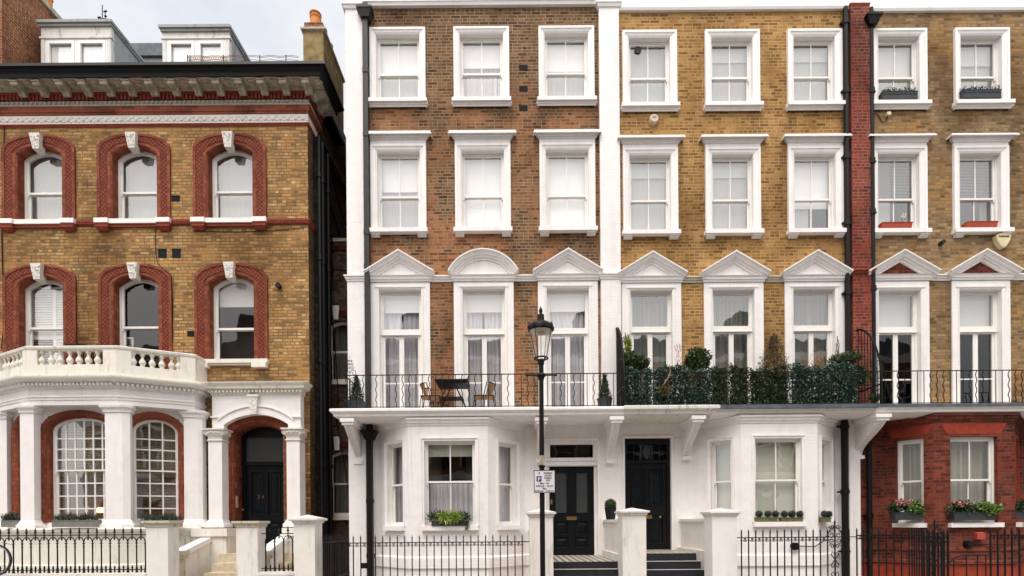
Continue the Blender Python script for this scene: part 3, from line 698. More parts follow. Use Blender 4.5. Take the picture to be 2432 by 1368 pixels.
fA = [[('blind', .44, 'blind'), ('curtain', -.05, 1.05, 'netting')], [('blind', .36, 'blind'), ('curtain', -.05, 1.05, 'sheer')], [('blind', .42, 'blind'), ('curtain', -.05, 1.05, 'netting')]]
for c, f in zip(wsA1, fA): win_plain(A, X(c, 150), meet=.47, fills=f, **a1)
for c, f in zip(wsA2, [[('blind', .42, 'blind'), ('curtain', -.05, 1.05, 'netting')], [('blind', .97, 'blind')], [('blind', .97, 'blind')]]): win_hood(A, X(c, 450), meet=.46, fills=f, **a2)
fr = dict(zf=fl3, ztop=Z(1150, 687), ow=1.0, Wd=1.42, ze0=Z(1150, 667, -.06), ze1=Z(1150, 651, -.12), transom=.32)
shA = [('blind', .14, 'blind'), ('curtain', -.02, .44, 'sheer'), ('curtain', .5, 1.02, 'sheer')]
for i, c in enumerate(wsA3):
    win_french(A, X(c, 780), zapex=Z(1150, 590, -.2), zlow=Z(1150, 641, -.2), ped='arc' if i == 1 else 'tri', Wp=1.66, fills=shA if i != 2 else shA[:1] + [('curtain', -.02, 1.02, 'sheer')], **fr)
# string course between the pediments, pilasters, parapet
b = MB(); STR = [(0, fr['ze0']), (.02, fr['ze0']), (.03, fr['ze0'] + .045), (.05, fr['ze0'] + .05), (.06, fr['ze0'] + .1), (.085, fr['ze1'] - .03), (.085, fr['ze1']), (0, fr['ze1'] + .01)]
b.sweep([(XA0 + .1, -.005), (XA1, -.005)], STR, 'xy'); b.build('string_course', 'white', A)
for (pa, pb) in ((826, 866), (1424.5, 1471.5)):
    b = MB(); xa, xb = X(pa, 500), X(pb, 500); left = pa < 1000
    b.box(xa, xb, -.09, .3, -.1 if left else zsl0, zcor - .02)
    pl = b.build('pilaster', 'whiteb', A)
    b = MB(); b.sweep([(xa, .2), (xa, -.09), (xb, -.09), (xb, .2)], [(o * .8, z) for o, z in STR], 'xy')
    b.build('pilaster_cap', 'white', pl); b = MB(); b.sweep([(xa, .2), (xa, -.09), (xb, -.09), (xb, .2)], [(0, zcor - .1), (.03, zcor - .09), (.05, zcor - .03), (.07, zcor - .02), (.07, zcor + .03), (0, zcor + .03)], 'xy'); b.build('pilaster_cap', 'white', pl)
b = MB(); b.box(XA0 + .05, XA1, -.06, .35, zcor, zcor + 1.1); b.sweep([(XA0 + .2, -.06), (XA1, -.06)], [(0, zcor), (.02, zcor), (.04, zcor + .06), (.06, zcor + .07), (.06, zcor + .12), (0, zcor + .13)], 'xy'); b.build('parapet', 'white', A)
# body of the house behind the rooms
b = MB(); b.box(XA0 + .02, XA1, 1.75, 9, -.1, zcor + .2); b.box(XA0 + .02, XA0 + .1, .3, 1.75, -.1, zcor + .2); b.box(XA1 - .05, XA1, .3, 1.75, -.1, zcor + .2); b.box(XA0 + .1, XA1 - .05, .02, 1.75, zcor - .05, zcor + .2); b.build('rear_body', 'brickA', A)
dpA = downpipe(A, X(873, 300), -.12, fl3 + .0, Z(873, 20), .056, 'greyiron', Z(873, 42), [Z(873, y) for y in (180, 330, 560, 640)], square=True)
for py in (161, 211, 257):
    b = MB(); x, z = X(1243, py), Z(1243, py); b.box(x - .1, x + .1, -.006, .03, z - .065, z + .065); v = b.build('wall_vent', 'ventb', A)
# ground floor of A: stucco wall, bay, door
zG = zsl0 + .03
dAx0, dAx1 = X(1304.5, 1200, .15), X(1410.5, 1200, .15); zdA = Z(1357, 1319, .15); zdt = Z(1357, 1108, .15)
bayA = [(X(901, 1150), 0), (X(971, 1150, -.8), -.8), (X(1159, 1150, -.8), -.8), (X(1246, 1150), 0)]
def ground_wall(house, x0, x1, bay, dx0, dx1, dz0, dz1, mat, zt):
    b = MB(); b.wall(x0, bay[0][0], -.1, zt, []); b.build('ground_wall', mat, house); b = MB(); b.wall(bay[3][0], x1, -.1, zt, [(dx0, dx1, dz0, dz1)] if dx0 else []); b.build('ground_wall', mat, house)
ground_wall(A, XA0, X(1448, 1100), bayA, dAx0 - .07, dAx1 + .07, zdA, Z(1357, 1046), 'whiteb', zG)
def bay_win(house, p0, p1, a, c, z0, z1, mat, rec=.1, hood=True, sill=True, up=(2, 1), fills=(), glass='glass', sillmat='white', zs_h=.1, wallz=(-.1, 0), arch=None, sash_kw={}, surmat=None):
    xf, l_ = wallframe(p0, p1); b = MB(); b.wall(0, l_, wallz[0], wallz[1], [(a, c, z0, z1)]); b.build('bay_wall', mat, house, xf)
    s_ = MB()
    if hood: s_.sweep(rectpath(a, c, z0, z1), [(0, rec), (0, -.012), (.045, -.02), (.05, -.035), (.075, -.035), (.08, 0)], 'xz')
    else: s_.sweep(rectpath(a, c, z0, z1), [(0, rec), (0, -.006), (.06, -.006), (.06, 0)], 'xz')
    w_ = sash(house, a, c, z0, z1, rec, xf=xf, surround=s_, surmat=surmat or mat, up=up, lo=up, fills=fills, glass=glass, **sash_kw)
    if sill:
        q = MB(); q.box(a - .06, c + .06, -.10, rec + .02, z0 - zs_h, z0 + .004); q.build('sill', sillmat, w_, xf)
    return w_, xf
kw = dict(wallz=(-.1, zG))
def seg(p0, p1, pxa, pxb, py):
    l_ = math.hypot(p1[0] - p0[0], p1[1] - p0[1]); return on_line(pxa, py, p0, p1) * l_, on_line(pxb, py, p0, p1) * l_
zb0, zb1 = Z(1068, 1249, -.8), Z(1068, 1047, -.8)
a, c = seg(bayA[0], bayA[1], 926, 959, 1150); bay_win(A, bayA[0], bayA[1], a, c, zb0, zb1, 'whiteb', up=(1, 1), fills=[('curtain', -.1, 1.1, 'netting')], room='roomd' if 0 else None) if 0 else bay_win(A, bayA[0], bayA[1], a - .1, c - .03, zb0, zb1, 'whiteb', up=(1, 1), fills=[('curtain', -.1, 1.1, 'sheer')], **kw)
a, c = seg(bayA[1], bayA[2], 1008, 1129, 1150); bay_win(A, bayA[1], bayA[2], a, c, zb0, zb1, 'whiteb', fills=[('blind', .16, 'blindg'), ('curtain', -.1, 1.1, 'sheer', .51)], glass='glassM', sash_kw=dict(meet=.52, room='roomd'), **kw)
a, c = seg(bayA[2], bayA[3], 1183, 1220, 1150); bay_win(A, bayA[2], bayA[3], a + .03, c + .1, zb0, zb1, 'whiteb', up=(1, 1), fills=[('curtain', -.1, 1.1, 'sheer')], **kw)
def bay_trim(house, bay, zt, mat, mat2=None, x0=None, x1=None, plinth=True):
    b = MB(); P = [(bay[0][0] - .0, bay[0][1])] + bay[1:3] + [bay[3]]
    b.sweep(P, [(0, zt - .17), (.02, zt - .165), (.03, zt - .12), (.055, zt - .11), (.065, zt - .06), (.1, zt - .04), (.1, zt - .001), (0, zt)], 'xy')
    b.build('bay_cornice', mat, house)
    if plinth:
        b = MB(); P2 = [(x0 or bay[0][0], 0)] + bay + [(x1 or bay[3][0], 0)]
        z1_, z0_ = Z(1068, 1321, -.8), Z(1068, 1351, -.8)
        b.sweep(P2, [(0, z1_), (.045, z1_ - .04), (.045, z0_ + .02), (.03, z0_), (0, z0_)], 'xy'); b.build('plinth', mat2 or mat, house)
bay_trim(A, bayA, zsl0 - .02, 'white', 'whiteb', XA0, dAx0 - .2)
# door A
b = MB(); zft = Z(1357, 1046)
b.sweep(rectpath(dAx0 - .07, dAx1 + .07, zdA, zft), [(0, .15), (0, -.02), (.03, -.03), (.05, -.03), (.055, -.012), (.13, -.012), (.13, 0)], 'xz'); b.box(dAx0 - .07, dAx1 + .07, .05, .15, zdt, zdt + .12); b.box(dAx0 - .07, dAx1 + .07, .02, .06, zdt + .02, zdt + .05)
b.sweep(rectpath(dAx0 - .07, dAx1 + .07, zdt + .11, zft), [(0, .05), (-.09, .05), (-.09, .15)], 'xz', True)
b.box(dAx0 - .07, dAx0, .1, .2, zdA, zdt); b.box(dAx1, dAx1 + .07, .1, .2, zdA, zdt)
b.build('door_frame', 'white', A)
def fanlight(house, x0, x1, z0, z1, y, nx=10, nz=3, mat='glassD', oval=False):
    b = MB(); b.quad((x0, y, z0), (x1, y, z0), (x1, y, z1), (x0, y, z1)); f = b.build('fanlight', mat, house)
    q = MB(); q.quad((x0 - .05, y + .3, z0 - .1), (x1 + .05, y + .3, z0 - .1), (x1 + .05, y + .3, z1 + .1), (x0 - .05, y + .3, z1 + .1)); q.build('hall', 'roomd', f)
    q = MB()
    for i in range(1, nx):
        x = x0 + (x1 - x0) * i / nx; q.box(x - .004, x + .004, y - .004, y + .002, z0, z1)
    for i in range(1, nz):
        z = z0 + (z1 - z0) * i / nz; q.box(x0, x1, y - .005, y + .003, z - .004, z + .004)
    if oval: q.slab([((x0 + x1) / 2 + .085 * math.cos(t_ * math.pi / 8), (z0 + z1) / 2 + .17 * math.sin(t_ * math.pi / 8)) for t_ in range(16)], y - .008, y - .003)
    q.build('leading', 'anth' if oval else 'iron', f); return f
fanlight(A, X(1311, 1075), X(1402, 1075), Z(1357, 1092, .1), Z(1357, 1056.5, .1), .1)
dA = panel_door(A, dAx0, dAx1, zdA + .02, zdt, .14, [(.12, .42, .07, .2), (.12, .42, .22, .38), (.58, .88, .07, .2), (.58, .88, .22, .38)], glasses=[(.13, .4, .47, .93), (.6, .87, .47, .93)])
def letterbox(dr, px, py, y, wd=.24, hh=.085):
    b = MB(); x, z = X(px, py, y), Z(px, py, y); ring(b, rectpath(x - wd / 2, x + wd / 2, z - hh / 2, z + hh / 2), 0, -.014, y - .02, y); b.box(x - wd / 2 + .01, x + wd / 2 - .01, y - .011, y, z - hh / 2 + .01, z + hh / 2 - .01); return b.build('letterbox', 'brass', dr)
letterbox(dA, 1357.5, 1231, .14)
b = MB(); x, z = X(1309.5, 1192, .14), Z(1309.5, 1192, .14); b.box(x - .022, x + .022, .11, .14, z - .06, z + .06); b.ball((x, .1, z), .02); b.build('lock', 'brass', dA)
# balcony slab of A with brackets
def slab(house, xa, xb, lend, mat='white', z0=None, z1=None, p=1.0, name='balcony_slab', rend=False):
    z0 = zsl0 if z0 is None else z0; z1 = zsl1 if z1 is None else z1
    b = MB(); P = ([(xa, 0)] if lend else []) + [(xa, -p + .12), (xb, -p + .12)] + ([(xb, 0)] if rend else [])
    b.sweep(P, [(-.3, z0 - .06), (-.05, z0 - .02), (0, z0), (.05, z0 + .01), (.06, z0 + .06), (.09, z0 + .08), (.10, z0 + .10), (.12, z0 + .11), (.12, z1 - .02), (.10, z1), (-.3, z1)], 'xy')
    b.box(xa + .1 if lend else xa, xb, -p + .3, .0, z0 - .045, z1 - .002)
    return b.build(name, mat, house)
xs_l = X(795, 975, -1); xAB = X(1483, 975, -1); xBC0 = X(1700, 975, -1)
slA = slab(A, xs_l, xAB, True)
bracket(A, X(853, 1100) - .0, zsl0 - .03, Z(855, 1098), .95)
bracket(A, X(1276, 1100) + .06, zsl0 - .03, Z(1276, 1096), .9, .15)
bracket(A, X(1448, 1100), zsl0 - .03, Z(1450, 1096), .95)
dpA2 = downpipe(A, X(879, 1200, -.2), -.2, -.1, Z(879, 1003, -.2), .065, 'iron', Z(879, 1028, -.2), [Z(879, y, -.2) for y in (1190, 1320)], square=True)
# ================================================================== HOUSE B (golden brick)
B = thing('terraced_house', 'golden brick terraced house with two black downpipes beside it and ivy screens on its balcony', 'house', (5.2, 3, 0))
XB0, XB1 = XA1, X(2014, 400)
zcB = Z(1740, 24, -.05)
b1 = dict(zsill=Z(1738, 240, -.15), ztop_open=Z(1738, 90), ow=.98, Wd=1.30, ztop=0)
b2 = dict(zsill=Z(1738, 543, -.15), ztop_open=Z(1738, 368), ow=.98, Wd=1.31, zarch=0, zc0=Z(1738, 339, -.06), zc1=Z(1738, 321, -.18))
cB1 = [1542, 1738, 1933]; cB2 = [1544, 1739.5, 1935]; cB3 = [1547, 1742, 1933.5]
zfB = zsl1 - .0
frB = dict(zf=zfB, ztop=Z(1742, 689), ow=.99, Wd=1.41, ze0=Z(1742, 669, -.06), ze1=Z(1742, 653, -.12), transom=.30)
holesB = [(X(c, 150) - .52, X(c, 150) + .52, b1['zsill'] - .02, b1['ztop_open'] + .03) for c in cB1] + \
         [(X(c, 450) - .52, X(c, 450) + .52, b2['zsill'] - .02, b2['ztop_open'] + .03) for c in cB2] + \
         [(X(c, 780) - .52, X(c, 780) + .52, zfB, frB['ztop'] + .03) for c in cB3]
b = MB(); b.wall(XB0, XB1, zfB, zcB, holesB); b.build('wall', 'brickB', B)
fB1 = [[('curtain', -.05, 1.05, 'netting')], [('blind', .22, 'blindp'), ('curtain', -.05, 1.05, 'netting')], [('blind', .22, 'blindp'), ('curtain', -.05, 1.05, 'netting')]]
w0 = None
for c, f in zip(cB1, fB1):
    w_ = win_plain(B, X(c, 150), meet=.47, fills=f, **b1); w0 = w0 or w_
b = MB(); x, z = X(1514.5, 121, .15), Z(1514.5, 121, .15); b.v = []; pts = [(x + .085 * math.cos(t_ * math.pi / 8), z + .085 * math.sin(t_ * math.pi / 8)) for t_ in range(16)]; b.slab(pts, .118, .15); b.build('fan_vent', 'greyiron', w0)
for c, f in zip(cB2, [[('blind', .2, 'blindp'), ('curtain', -.05, 1.05, 'netting')], [('blind', .2, 'blindp'), ('curtain', -.05, 1.05, 'netting')], [('blind', .62, 'blind'), ('curtain', -.05, .5, 'netting')]]):
    win_hood(B, X(c, 450), meet=.45, fills=f, **b2)
for c in cB3: win_french(B, X(c, 780), zapex=Z(1742, 594, -.2), zlow=Z(1742, 644, -.2), Wp=1.64, fills=[('curtain', -.02, .52, 'greyc'), ('curtain', .5, 1.02, 'greyc')], room='roomd', **frB)
b = MB(); STRB = [(o, z - fr['ze0'] + frB['ze0']) for o, z in STR]; b.sweep([(XB0, -.005), (XB1, -.005)], STRB, 'xy'); b.build('string_course', 'mossy', B)
b = MB(); b.box(XB0, XB1 + .5, -.05, .35, zcB, zcB + 1.1); b.sweep([(XB0, -.05), (XB1 + .5, -.05)], [(0, zcB), (.02, zcB), (.04, zcB + .05), (.04, zcB + .08), (0, zcB + .09)], 'xy'); b.build('parapet', 'white', B)
b = MB(); b.box(XB0, XB1, 1.75, 9, -.1, zcB + .2); b.box(XB1 - .1, XB1 - .02, .3, 1.75, -.1, zcB); b.box(XB0 + .01, XB1 - .1, .02, 1.75, zcB - .05, zcB + .2); b.build('rear_body', 'brickB', B)
downpipe(B, X(2004, 400), -.11, fl3, Z(2004, 28), .054, 'iron', None, [Z(2004, y) for y in (62, 225, 380, 535, 700)])
# red pilaster between B and C
b = MB(); xa, xb = X(2015, 400), X(2059, 400); b.box(xa, xb, -.13, .3, zsl1, Z(2036, 20)); rp = b.build('red_pilaster', 'brickP', B)
b = MB(); zc_ = Z(2036, 652); b.sweep([(xa, .1), (xa, -.13), (xb, -.13), (xb, .1)], [(0, zc_ - .06), (.03, zc_ - .04), (.05, zc_), (.08, zc_ + .02), (.08, zc_ + .06), (0, zc_ + .07)], 'xy'); b.build('pilaster_band', 'terra2', rp); b = MB(); zc_ = Z(2036, 22); b.sweep([(xa, .1), (xa, -.13), (xb, -.13), (xb, .1)], [(0, zc_ - .05), (.02, zc_), (.02, zc_ + .02), (0, zc_ + .02)], 'xy'); b.build('pilaster_band', 'terra2', rp)
# ground floor of B
dBx0, dBx1 = X(1482, 1200, .12), X(1591, 1200, .12); zdB = Z(1537, 1306, .12); zdBt = Z(1537, 1042, .12)
bayB = [(X(1648, 1150), 0), (X(1761, 1150, -.8), -.8), (X(1942, 1150, -.8), -.8), (X(1984, 1150), 0)]
b = MB(); b.wall(X(1448, 1100), bayB[0][0], -.1, zG, [(dBx0, dBx1, zdB, zdBt)]); b.build('ground_wall', 'whiteb', B); b = MB(); b.wall(bayB[3][0], X(2012, 1150), -.1, zG, []); b.build('ground_wall', 'whiteb', B)
a, c = seg(bayB[0], bayB[1], 1688, 1737, 1150); bay_win(B, bayB[0], bayB[1], a, c, zb0 + .03, zb1, 'whiteb', up=(1, 1), fills=[('blind', .98, 'blindg')], **kw)
a, c = seg(bayB[1], bayB[2], 1793, 1905, 1150); bay_win(B, bayB[1], bayB[2], a, c, zb0 + .03, zb1 + .0, 'whiteb', fills=[('blind', .98, 'blindg')], **kw)
a, c = seg(bayB[2], bayB[3], 1951, 1973, 1150); bay_win(B, bayB[2], bayB[3], a, c + .02, zb0 + .03, zb1, 'whiteb', up=(1, 1), fills=[('blind', .98, 'blindg')], **kw)
bay_trim(B, bayB, zsl0 - .02, 'white', 'whiteb', X(1652, 1330), X(2012, 1150))
b = MB(); b.sweep(rectpath(dBx0, dBx1, zdB, zdBt), [(0, .12), (0, -.025), (.03, -.035), (.05, -.035), (.055, 0)], 'xz'); b.build('door_frame', 'white', B)
zdm = Z(1537, 1098, .12); b = MB(); b.sweep(rectpath(dBx0, dBx1, zdB, zdBt), [(0, .08), (-.08, .08), (-.08, .16)], 'xz'); b.box(dBx0 + .05, dBx1 - .05, .07, .16, zdm - .03, zdm + .05); b.box(dBx0 + .08, dBx1 - .08, .07, .15, zdBt - .14, zdBt - .07); b.build('inner_door_frame', 'door', B)
fanlight(B, dBx0 + .09, dBx1 - .09, zdm + .05, zdBt - .12, .12, 6, 2, oval=True)
dB = panel_door(B, dBx0 + .07, dBx1 - .07, zdB + .02, zdm - .02, .12, [(.1, .45, .5, .93), (.55, .9, .5, .93), (.1, .45, .06, .4), (.55, .9, .06, .4)])
b = MB(); b.ball((X(1567, 1228, .1), .07, Z(1567, 1228, .1)), .035, 10, 8); b.tube([(X(1567, 1228, .1), .08, Z(1567, 1228, .1)), (X(1567, 1228, .1), .12, Z(1567, 1228, .1))], .015); b.build('door_knob', 'brass', dB)
letterbox(dB, 1535, 1228, .12, .26)
slB = slab(B, xAB, X(1697, 975, -1), False, 'fascia', z1=zsl1 + .015, p=1.02, rend=True); 
slab(B, X(1697, 975, -1), X(2085, 975, -1), False, 'white', zsl0 + .02, zsl1 - .012, p=.98)
b = MB(); b.box(X(1697, 970, -1), X(2085, 970, -1), -1.005, -.6, zsl1 - .08, zsl1 + .012); b.build('lead_edge', 'lead', B)
bracket(B, X(1628, 1100), zsl0 - .03, Z(1628, 1088), .95)
bracket(B, X(2034, 1100) + .0, zsl0 - .03, Z(2034, 1086), .98, .2)
b = MB(); b.box(X(2010, 1150), X(2036, 1150), -.12, .2, -.1, zG); b.build('white_pier', 'whiteb', B)
downpipe(B, X(2007, 1200, -.2), -.2, -.1, Z(2007, 990, -.2), .075, 'iron', None, [Z(2007, y, -.2) for y in (1012, 1168, 1310)])
# ================================================================== HOUSE C (tan brick over red brick ground floor)
Cc = thing('terraced_house', 'tan brick terraced house with red brick ground floor and red brick filled pediments', 'house', (12, 3, 0))
XC0, XC1 = X(2058, 400), 17.0
zcC = Z(2250, 26, -.05)
c1 = dict(zsill=Z(2330, 235, -.15), ztop_open=Z(2330, 86), ow=.98, Wd=1.30, ztop=0)
c2 = dict(zsill=Z(2330, 540, -.15), ztop_open=Z(2330, 365), ow=.98, Wd=1.31, zarch=0, zc0=Z(2330, 336, -.06), zc1=Z(2330, 317, -.18))
cC1 = [2133.5, 2329, 2525]; cC2 = [2133.5, 2327, 2522]; cC3 = [2136, 2328, 2522]
frC = dict(zf=zsl1, ztop=Z(2328, 688), ow=1.0, Wd=1.38, ze0=Z(2328, 664, -.06), ze1=Z(2328, 649, -.12), transom=.31)
holesC = [(X(c, 150) - .52, X(c, 150) + .52, c1['zsill'] - .02, c1['ztop_open'] + .03) for c in cC1] + \
         [(X(c, 450) - .52, X(c, 450) + .52, c2['zsill'] - .02, c2['ztop_open'] + .03) for c in cC2] + \
         [(X(c, 780) - .53, X(c, 780) + .53, zsl1, frC['ztop'] + .03) for c in cC3]
b = MB(); b.wall(XC0, XC1, zsl1, zcC, holesC); b.build('wall', 'brickC', Cc)
for c in cC1: win_plain(Cc, X(c, 150), meet=.45, fills=[('blind', .3 if c > 2200 else .5, 'blindp'), ('curtain', -.05, 1.05, 'netting')], **c1)
for i, c in enumerate(cC2): win_hood(Cc, X(c, 450), meet=.45, fills=[('curtain', -.05, .5, 'netting'), ('slats', .5, 'netting')] if i == 0 else [('slats', .55, 'netting'), ('curtain', .8, 1.05, 'greyc')], room='roomd' if i else 'room', **c2)
for i, c in enumerate(cC3): win_french(Cc, X(c, 780), zapex=Z(2328, 590, -.2), zlow=Z(2328, 640, -.2), Wp=1.70, tymp='brickR', fills=[('blind', .32, 'blindp')] + ([('curtain', -.05, .22, 'greyc')] if i else []), room='roomd', glass='glassD', **frC)
b = MB(); STRC = [(o, z - fr['ze0'] + frC['ze0']) for o, z in STR]; b.sweep([(XC0, -.005), (XC1, -.005)], STRC, 'xy'); b.build('string_course', 'white', Cc)
b = MB(); b.box(XB1 + .5, XC1, -.045, .35, zcC, zcC + 1.1); b.sweep([(XB1 + .5, -.045), (XC1, -.045)], [(0, zcC), (.02, zcC), (.04, zcC + .05), (.04, zcC + .08), (0, zcC + .09)], 'xy'); b.build('parapet', 'white', Cc)
b = MB(); b.box(XC0 - .2, XC1, 1.75, 9, -.1, zcC + .2); b.box(XC0, XC1, .02, 1.75, zcC - .05, zcC + .2); b.build('rear_body', 'brickC', Cc)
downpipe(Cc, X(2064, 400), -.11, fl3, Z(2064, 30), .052, 'iron', Z(2062, 58), [Z(2064, y) for y in (225, 390, 510, 690)])
bayC = [(X(2100, 1150), 0), (X(2218, 1150, -.8), -.8), (X(2410, 1150, -.8), -.8), (X(2410, 1150, -.8) + .85, 0)]
b = MB(); b.wall(X(2036, 1150), bayC[0][0], -.1, zG, []); b.build('ground_wall', 'brickR', Cc); b = MB(); b.wall(bayC[3][0], XC1, -.1, zG, []); b.build('ground_wall', 'brickR', Cc)
zc0, zc1 = Z(2310, 1242, -.8), Z(2310, 1037, -.8)
for (p0, p1, pa, pb, n, fl) in ((bayC[0], bayC[1], 2129, 2194, 1, [('curtain', -.1, .45, 'beigec'), ('curtain', .4, 1.1, 'beigec')]), (bayC[1], bayC[2], 2257, 2369, 2, [('curtain', -.1, .55, 'beigec'), ('curtain', .45, 1.1, 'beigec')])):
    a, c = seg(p0, p1, pa, pb, 1150)
    w_, xf = bay_win(Cc, p0, p1, a, c, zc0, zc1, 'brickR', hood=False, surmat='brickR', glass='glassM', up=(n, 1), fills=fl, sash_kw=dict(room='roomd', fw=.05), zs_h=.095, **kw)
    q = MB(); hh = .235; q.slab([(a - .06, zc1 + .06), (c + .06, zc1 + .06), (c + .06 + .16, zc1 + .06 + hh), (a - .06 - .16, zc1 + .06 + hh)], -.012, .005); q.build('flat_arch', 'rubbed', w_, xf)
xf, l_ = wallframe(bayC[2], bayC[3]); bay_win(Cc, bayC[2], bayC[3], .25, .9, zc0, zc1, 'brickR', hood=False, surmat='rubbed', glass='glassD', up=(1, 1), fills=[('curtain', -.1, 1.1, 'beigec')], **kw)
bay_trim(Cc, bayC, zsl0 - .02, 'brickR', plinth=False)
b = MB()
z1_, z0_ = Z(2310, 1322, -.8), Z(2310, 1336, -.8)
P2 = [(X(2040, 1150), 0)] + bayC + [(XC1, 0)]
z2_ = Z(2310, 1303, -.8)
b.sweep(P2, [(0, z2_ + .03), (.03, z2_), (.03, z2_ - .05), (0, z2_ - .07)], 'xy'); b.sweep(P2, [(0, z0_ + .05), (.05, z0_ + .02), (.05, z0_ - .03), (0, z0_ - .05)], 'xy'); b.build('string_course', 'brickR', Cc)
b = MB(); b.sweep([(p[0], p[1]) for p in P2], [(.008, z0_ - .05), (.008, -.1)], 'xy', caps=False); b.build('rubbed_base', 'rubbed', Cc)
slC = slab(Cc, X(2085, 975, -1), 16.5, False, 'white', zsl0 + .0, zsl1 - .03); b = MB(); b.box(X(2085, 970, -1), 16.5, -1.005, -.6, zsl1 - .07, zsl1 + .002); b.build('lead_edge', 'lead', Cc)
bb = MB(); bb.box(0, 0, 0, 0, 0, 0)
downpipe(Cc, X(2062, 1200, -.05), -.1, -.1, zG - .1, .055, 'iron', None, [Z(2062, 1225, -.1)])
# ================================================================== LEFT HOUSE (buff brick, portico)
H = thing('town_house', 'buff brick town house with red arched window surrounds, heavy cornice and white columned portico', 'house', (-10, 3, 0))
XLR = X(733, 640); XLL = -16.5
uc = [X(c, 440) for c in (94.5, 320, 547)]; lc = [X(c, 760) for c in (97, 323.5, 550.5)]
uc.insert(0, uc[0] - (uc[1] - uc[0])); lc.insert(0, lc[0] - (lc[1] - lc[0]))
OW, SW = 1.05, 1.73
uz0, uzs, uzt = Z(550, 516, -.11), Z(550, 366), Z(550, 345)      # sill, spring, apex of the brick opening
lz0, lzs, lzt = Z(550, 852, -.12), Z(550, 675), Z(550, 653)
zrc = Z(640, 300)
hs = [(c - OW / 2 - .02, c + OW / 2 + .02, uz0, uzt + .05) for c in uc] + [(c - OW / 2 - .02, c + OW / 2 + .02, lz0 if i == 3 else lz0 - .3, lzt + .05) for i, c in enumerate(lc)]
Pd0, Pd1 = X(556, 1200), X(672, 1200)
zPc = Z(600, 930)                                           # door surround frieze
hs += [(Pd0 - .02, Pd1 + .02, 0, Z(610, 1005) + .05)]
b = MB(); b.wall(XLL, XLR, -.1, zrc, hs); b.build('wall', 'brickL', H)
b = MB(); b.quad((XLR, 0, -.1), (XLR, 1.6, -.1), (XLR, 1.6, zrc), (XLR, 0, zrc)); b.build('side_wall', 'brickK', H)
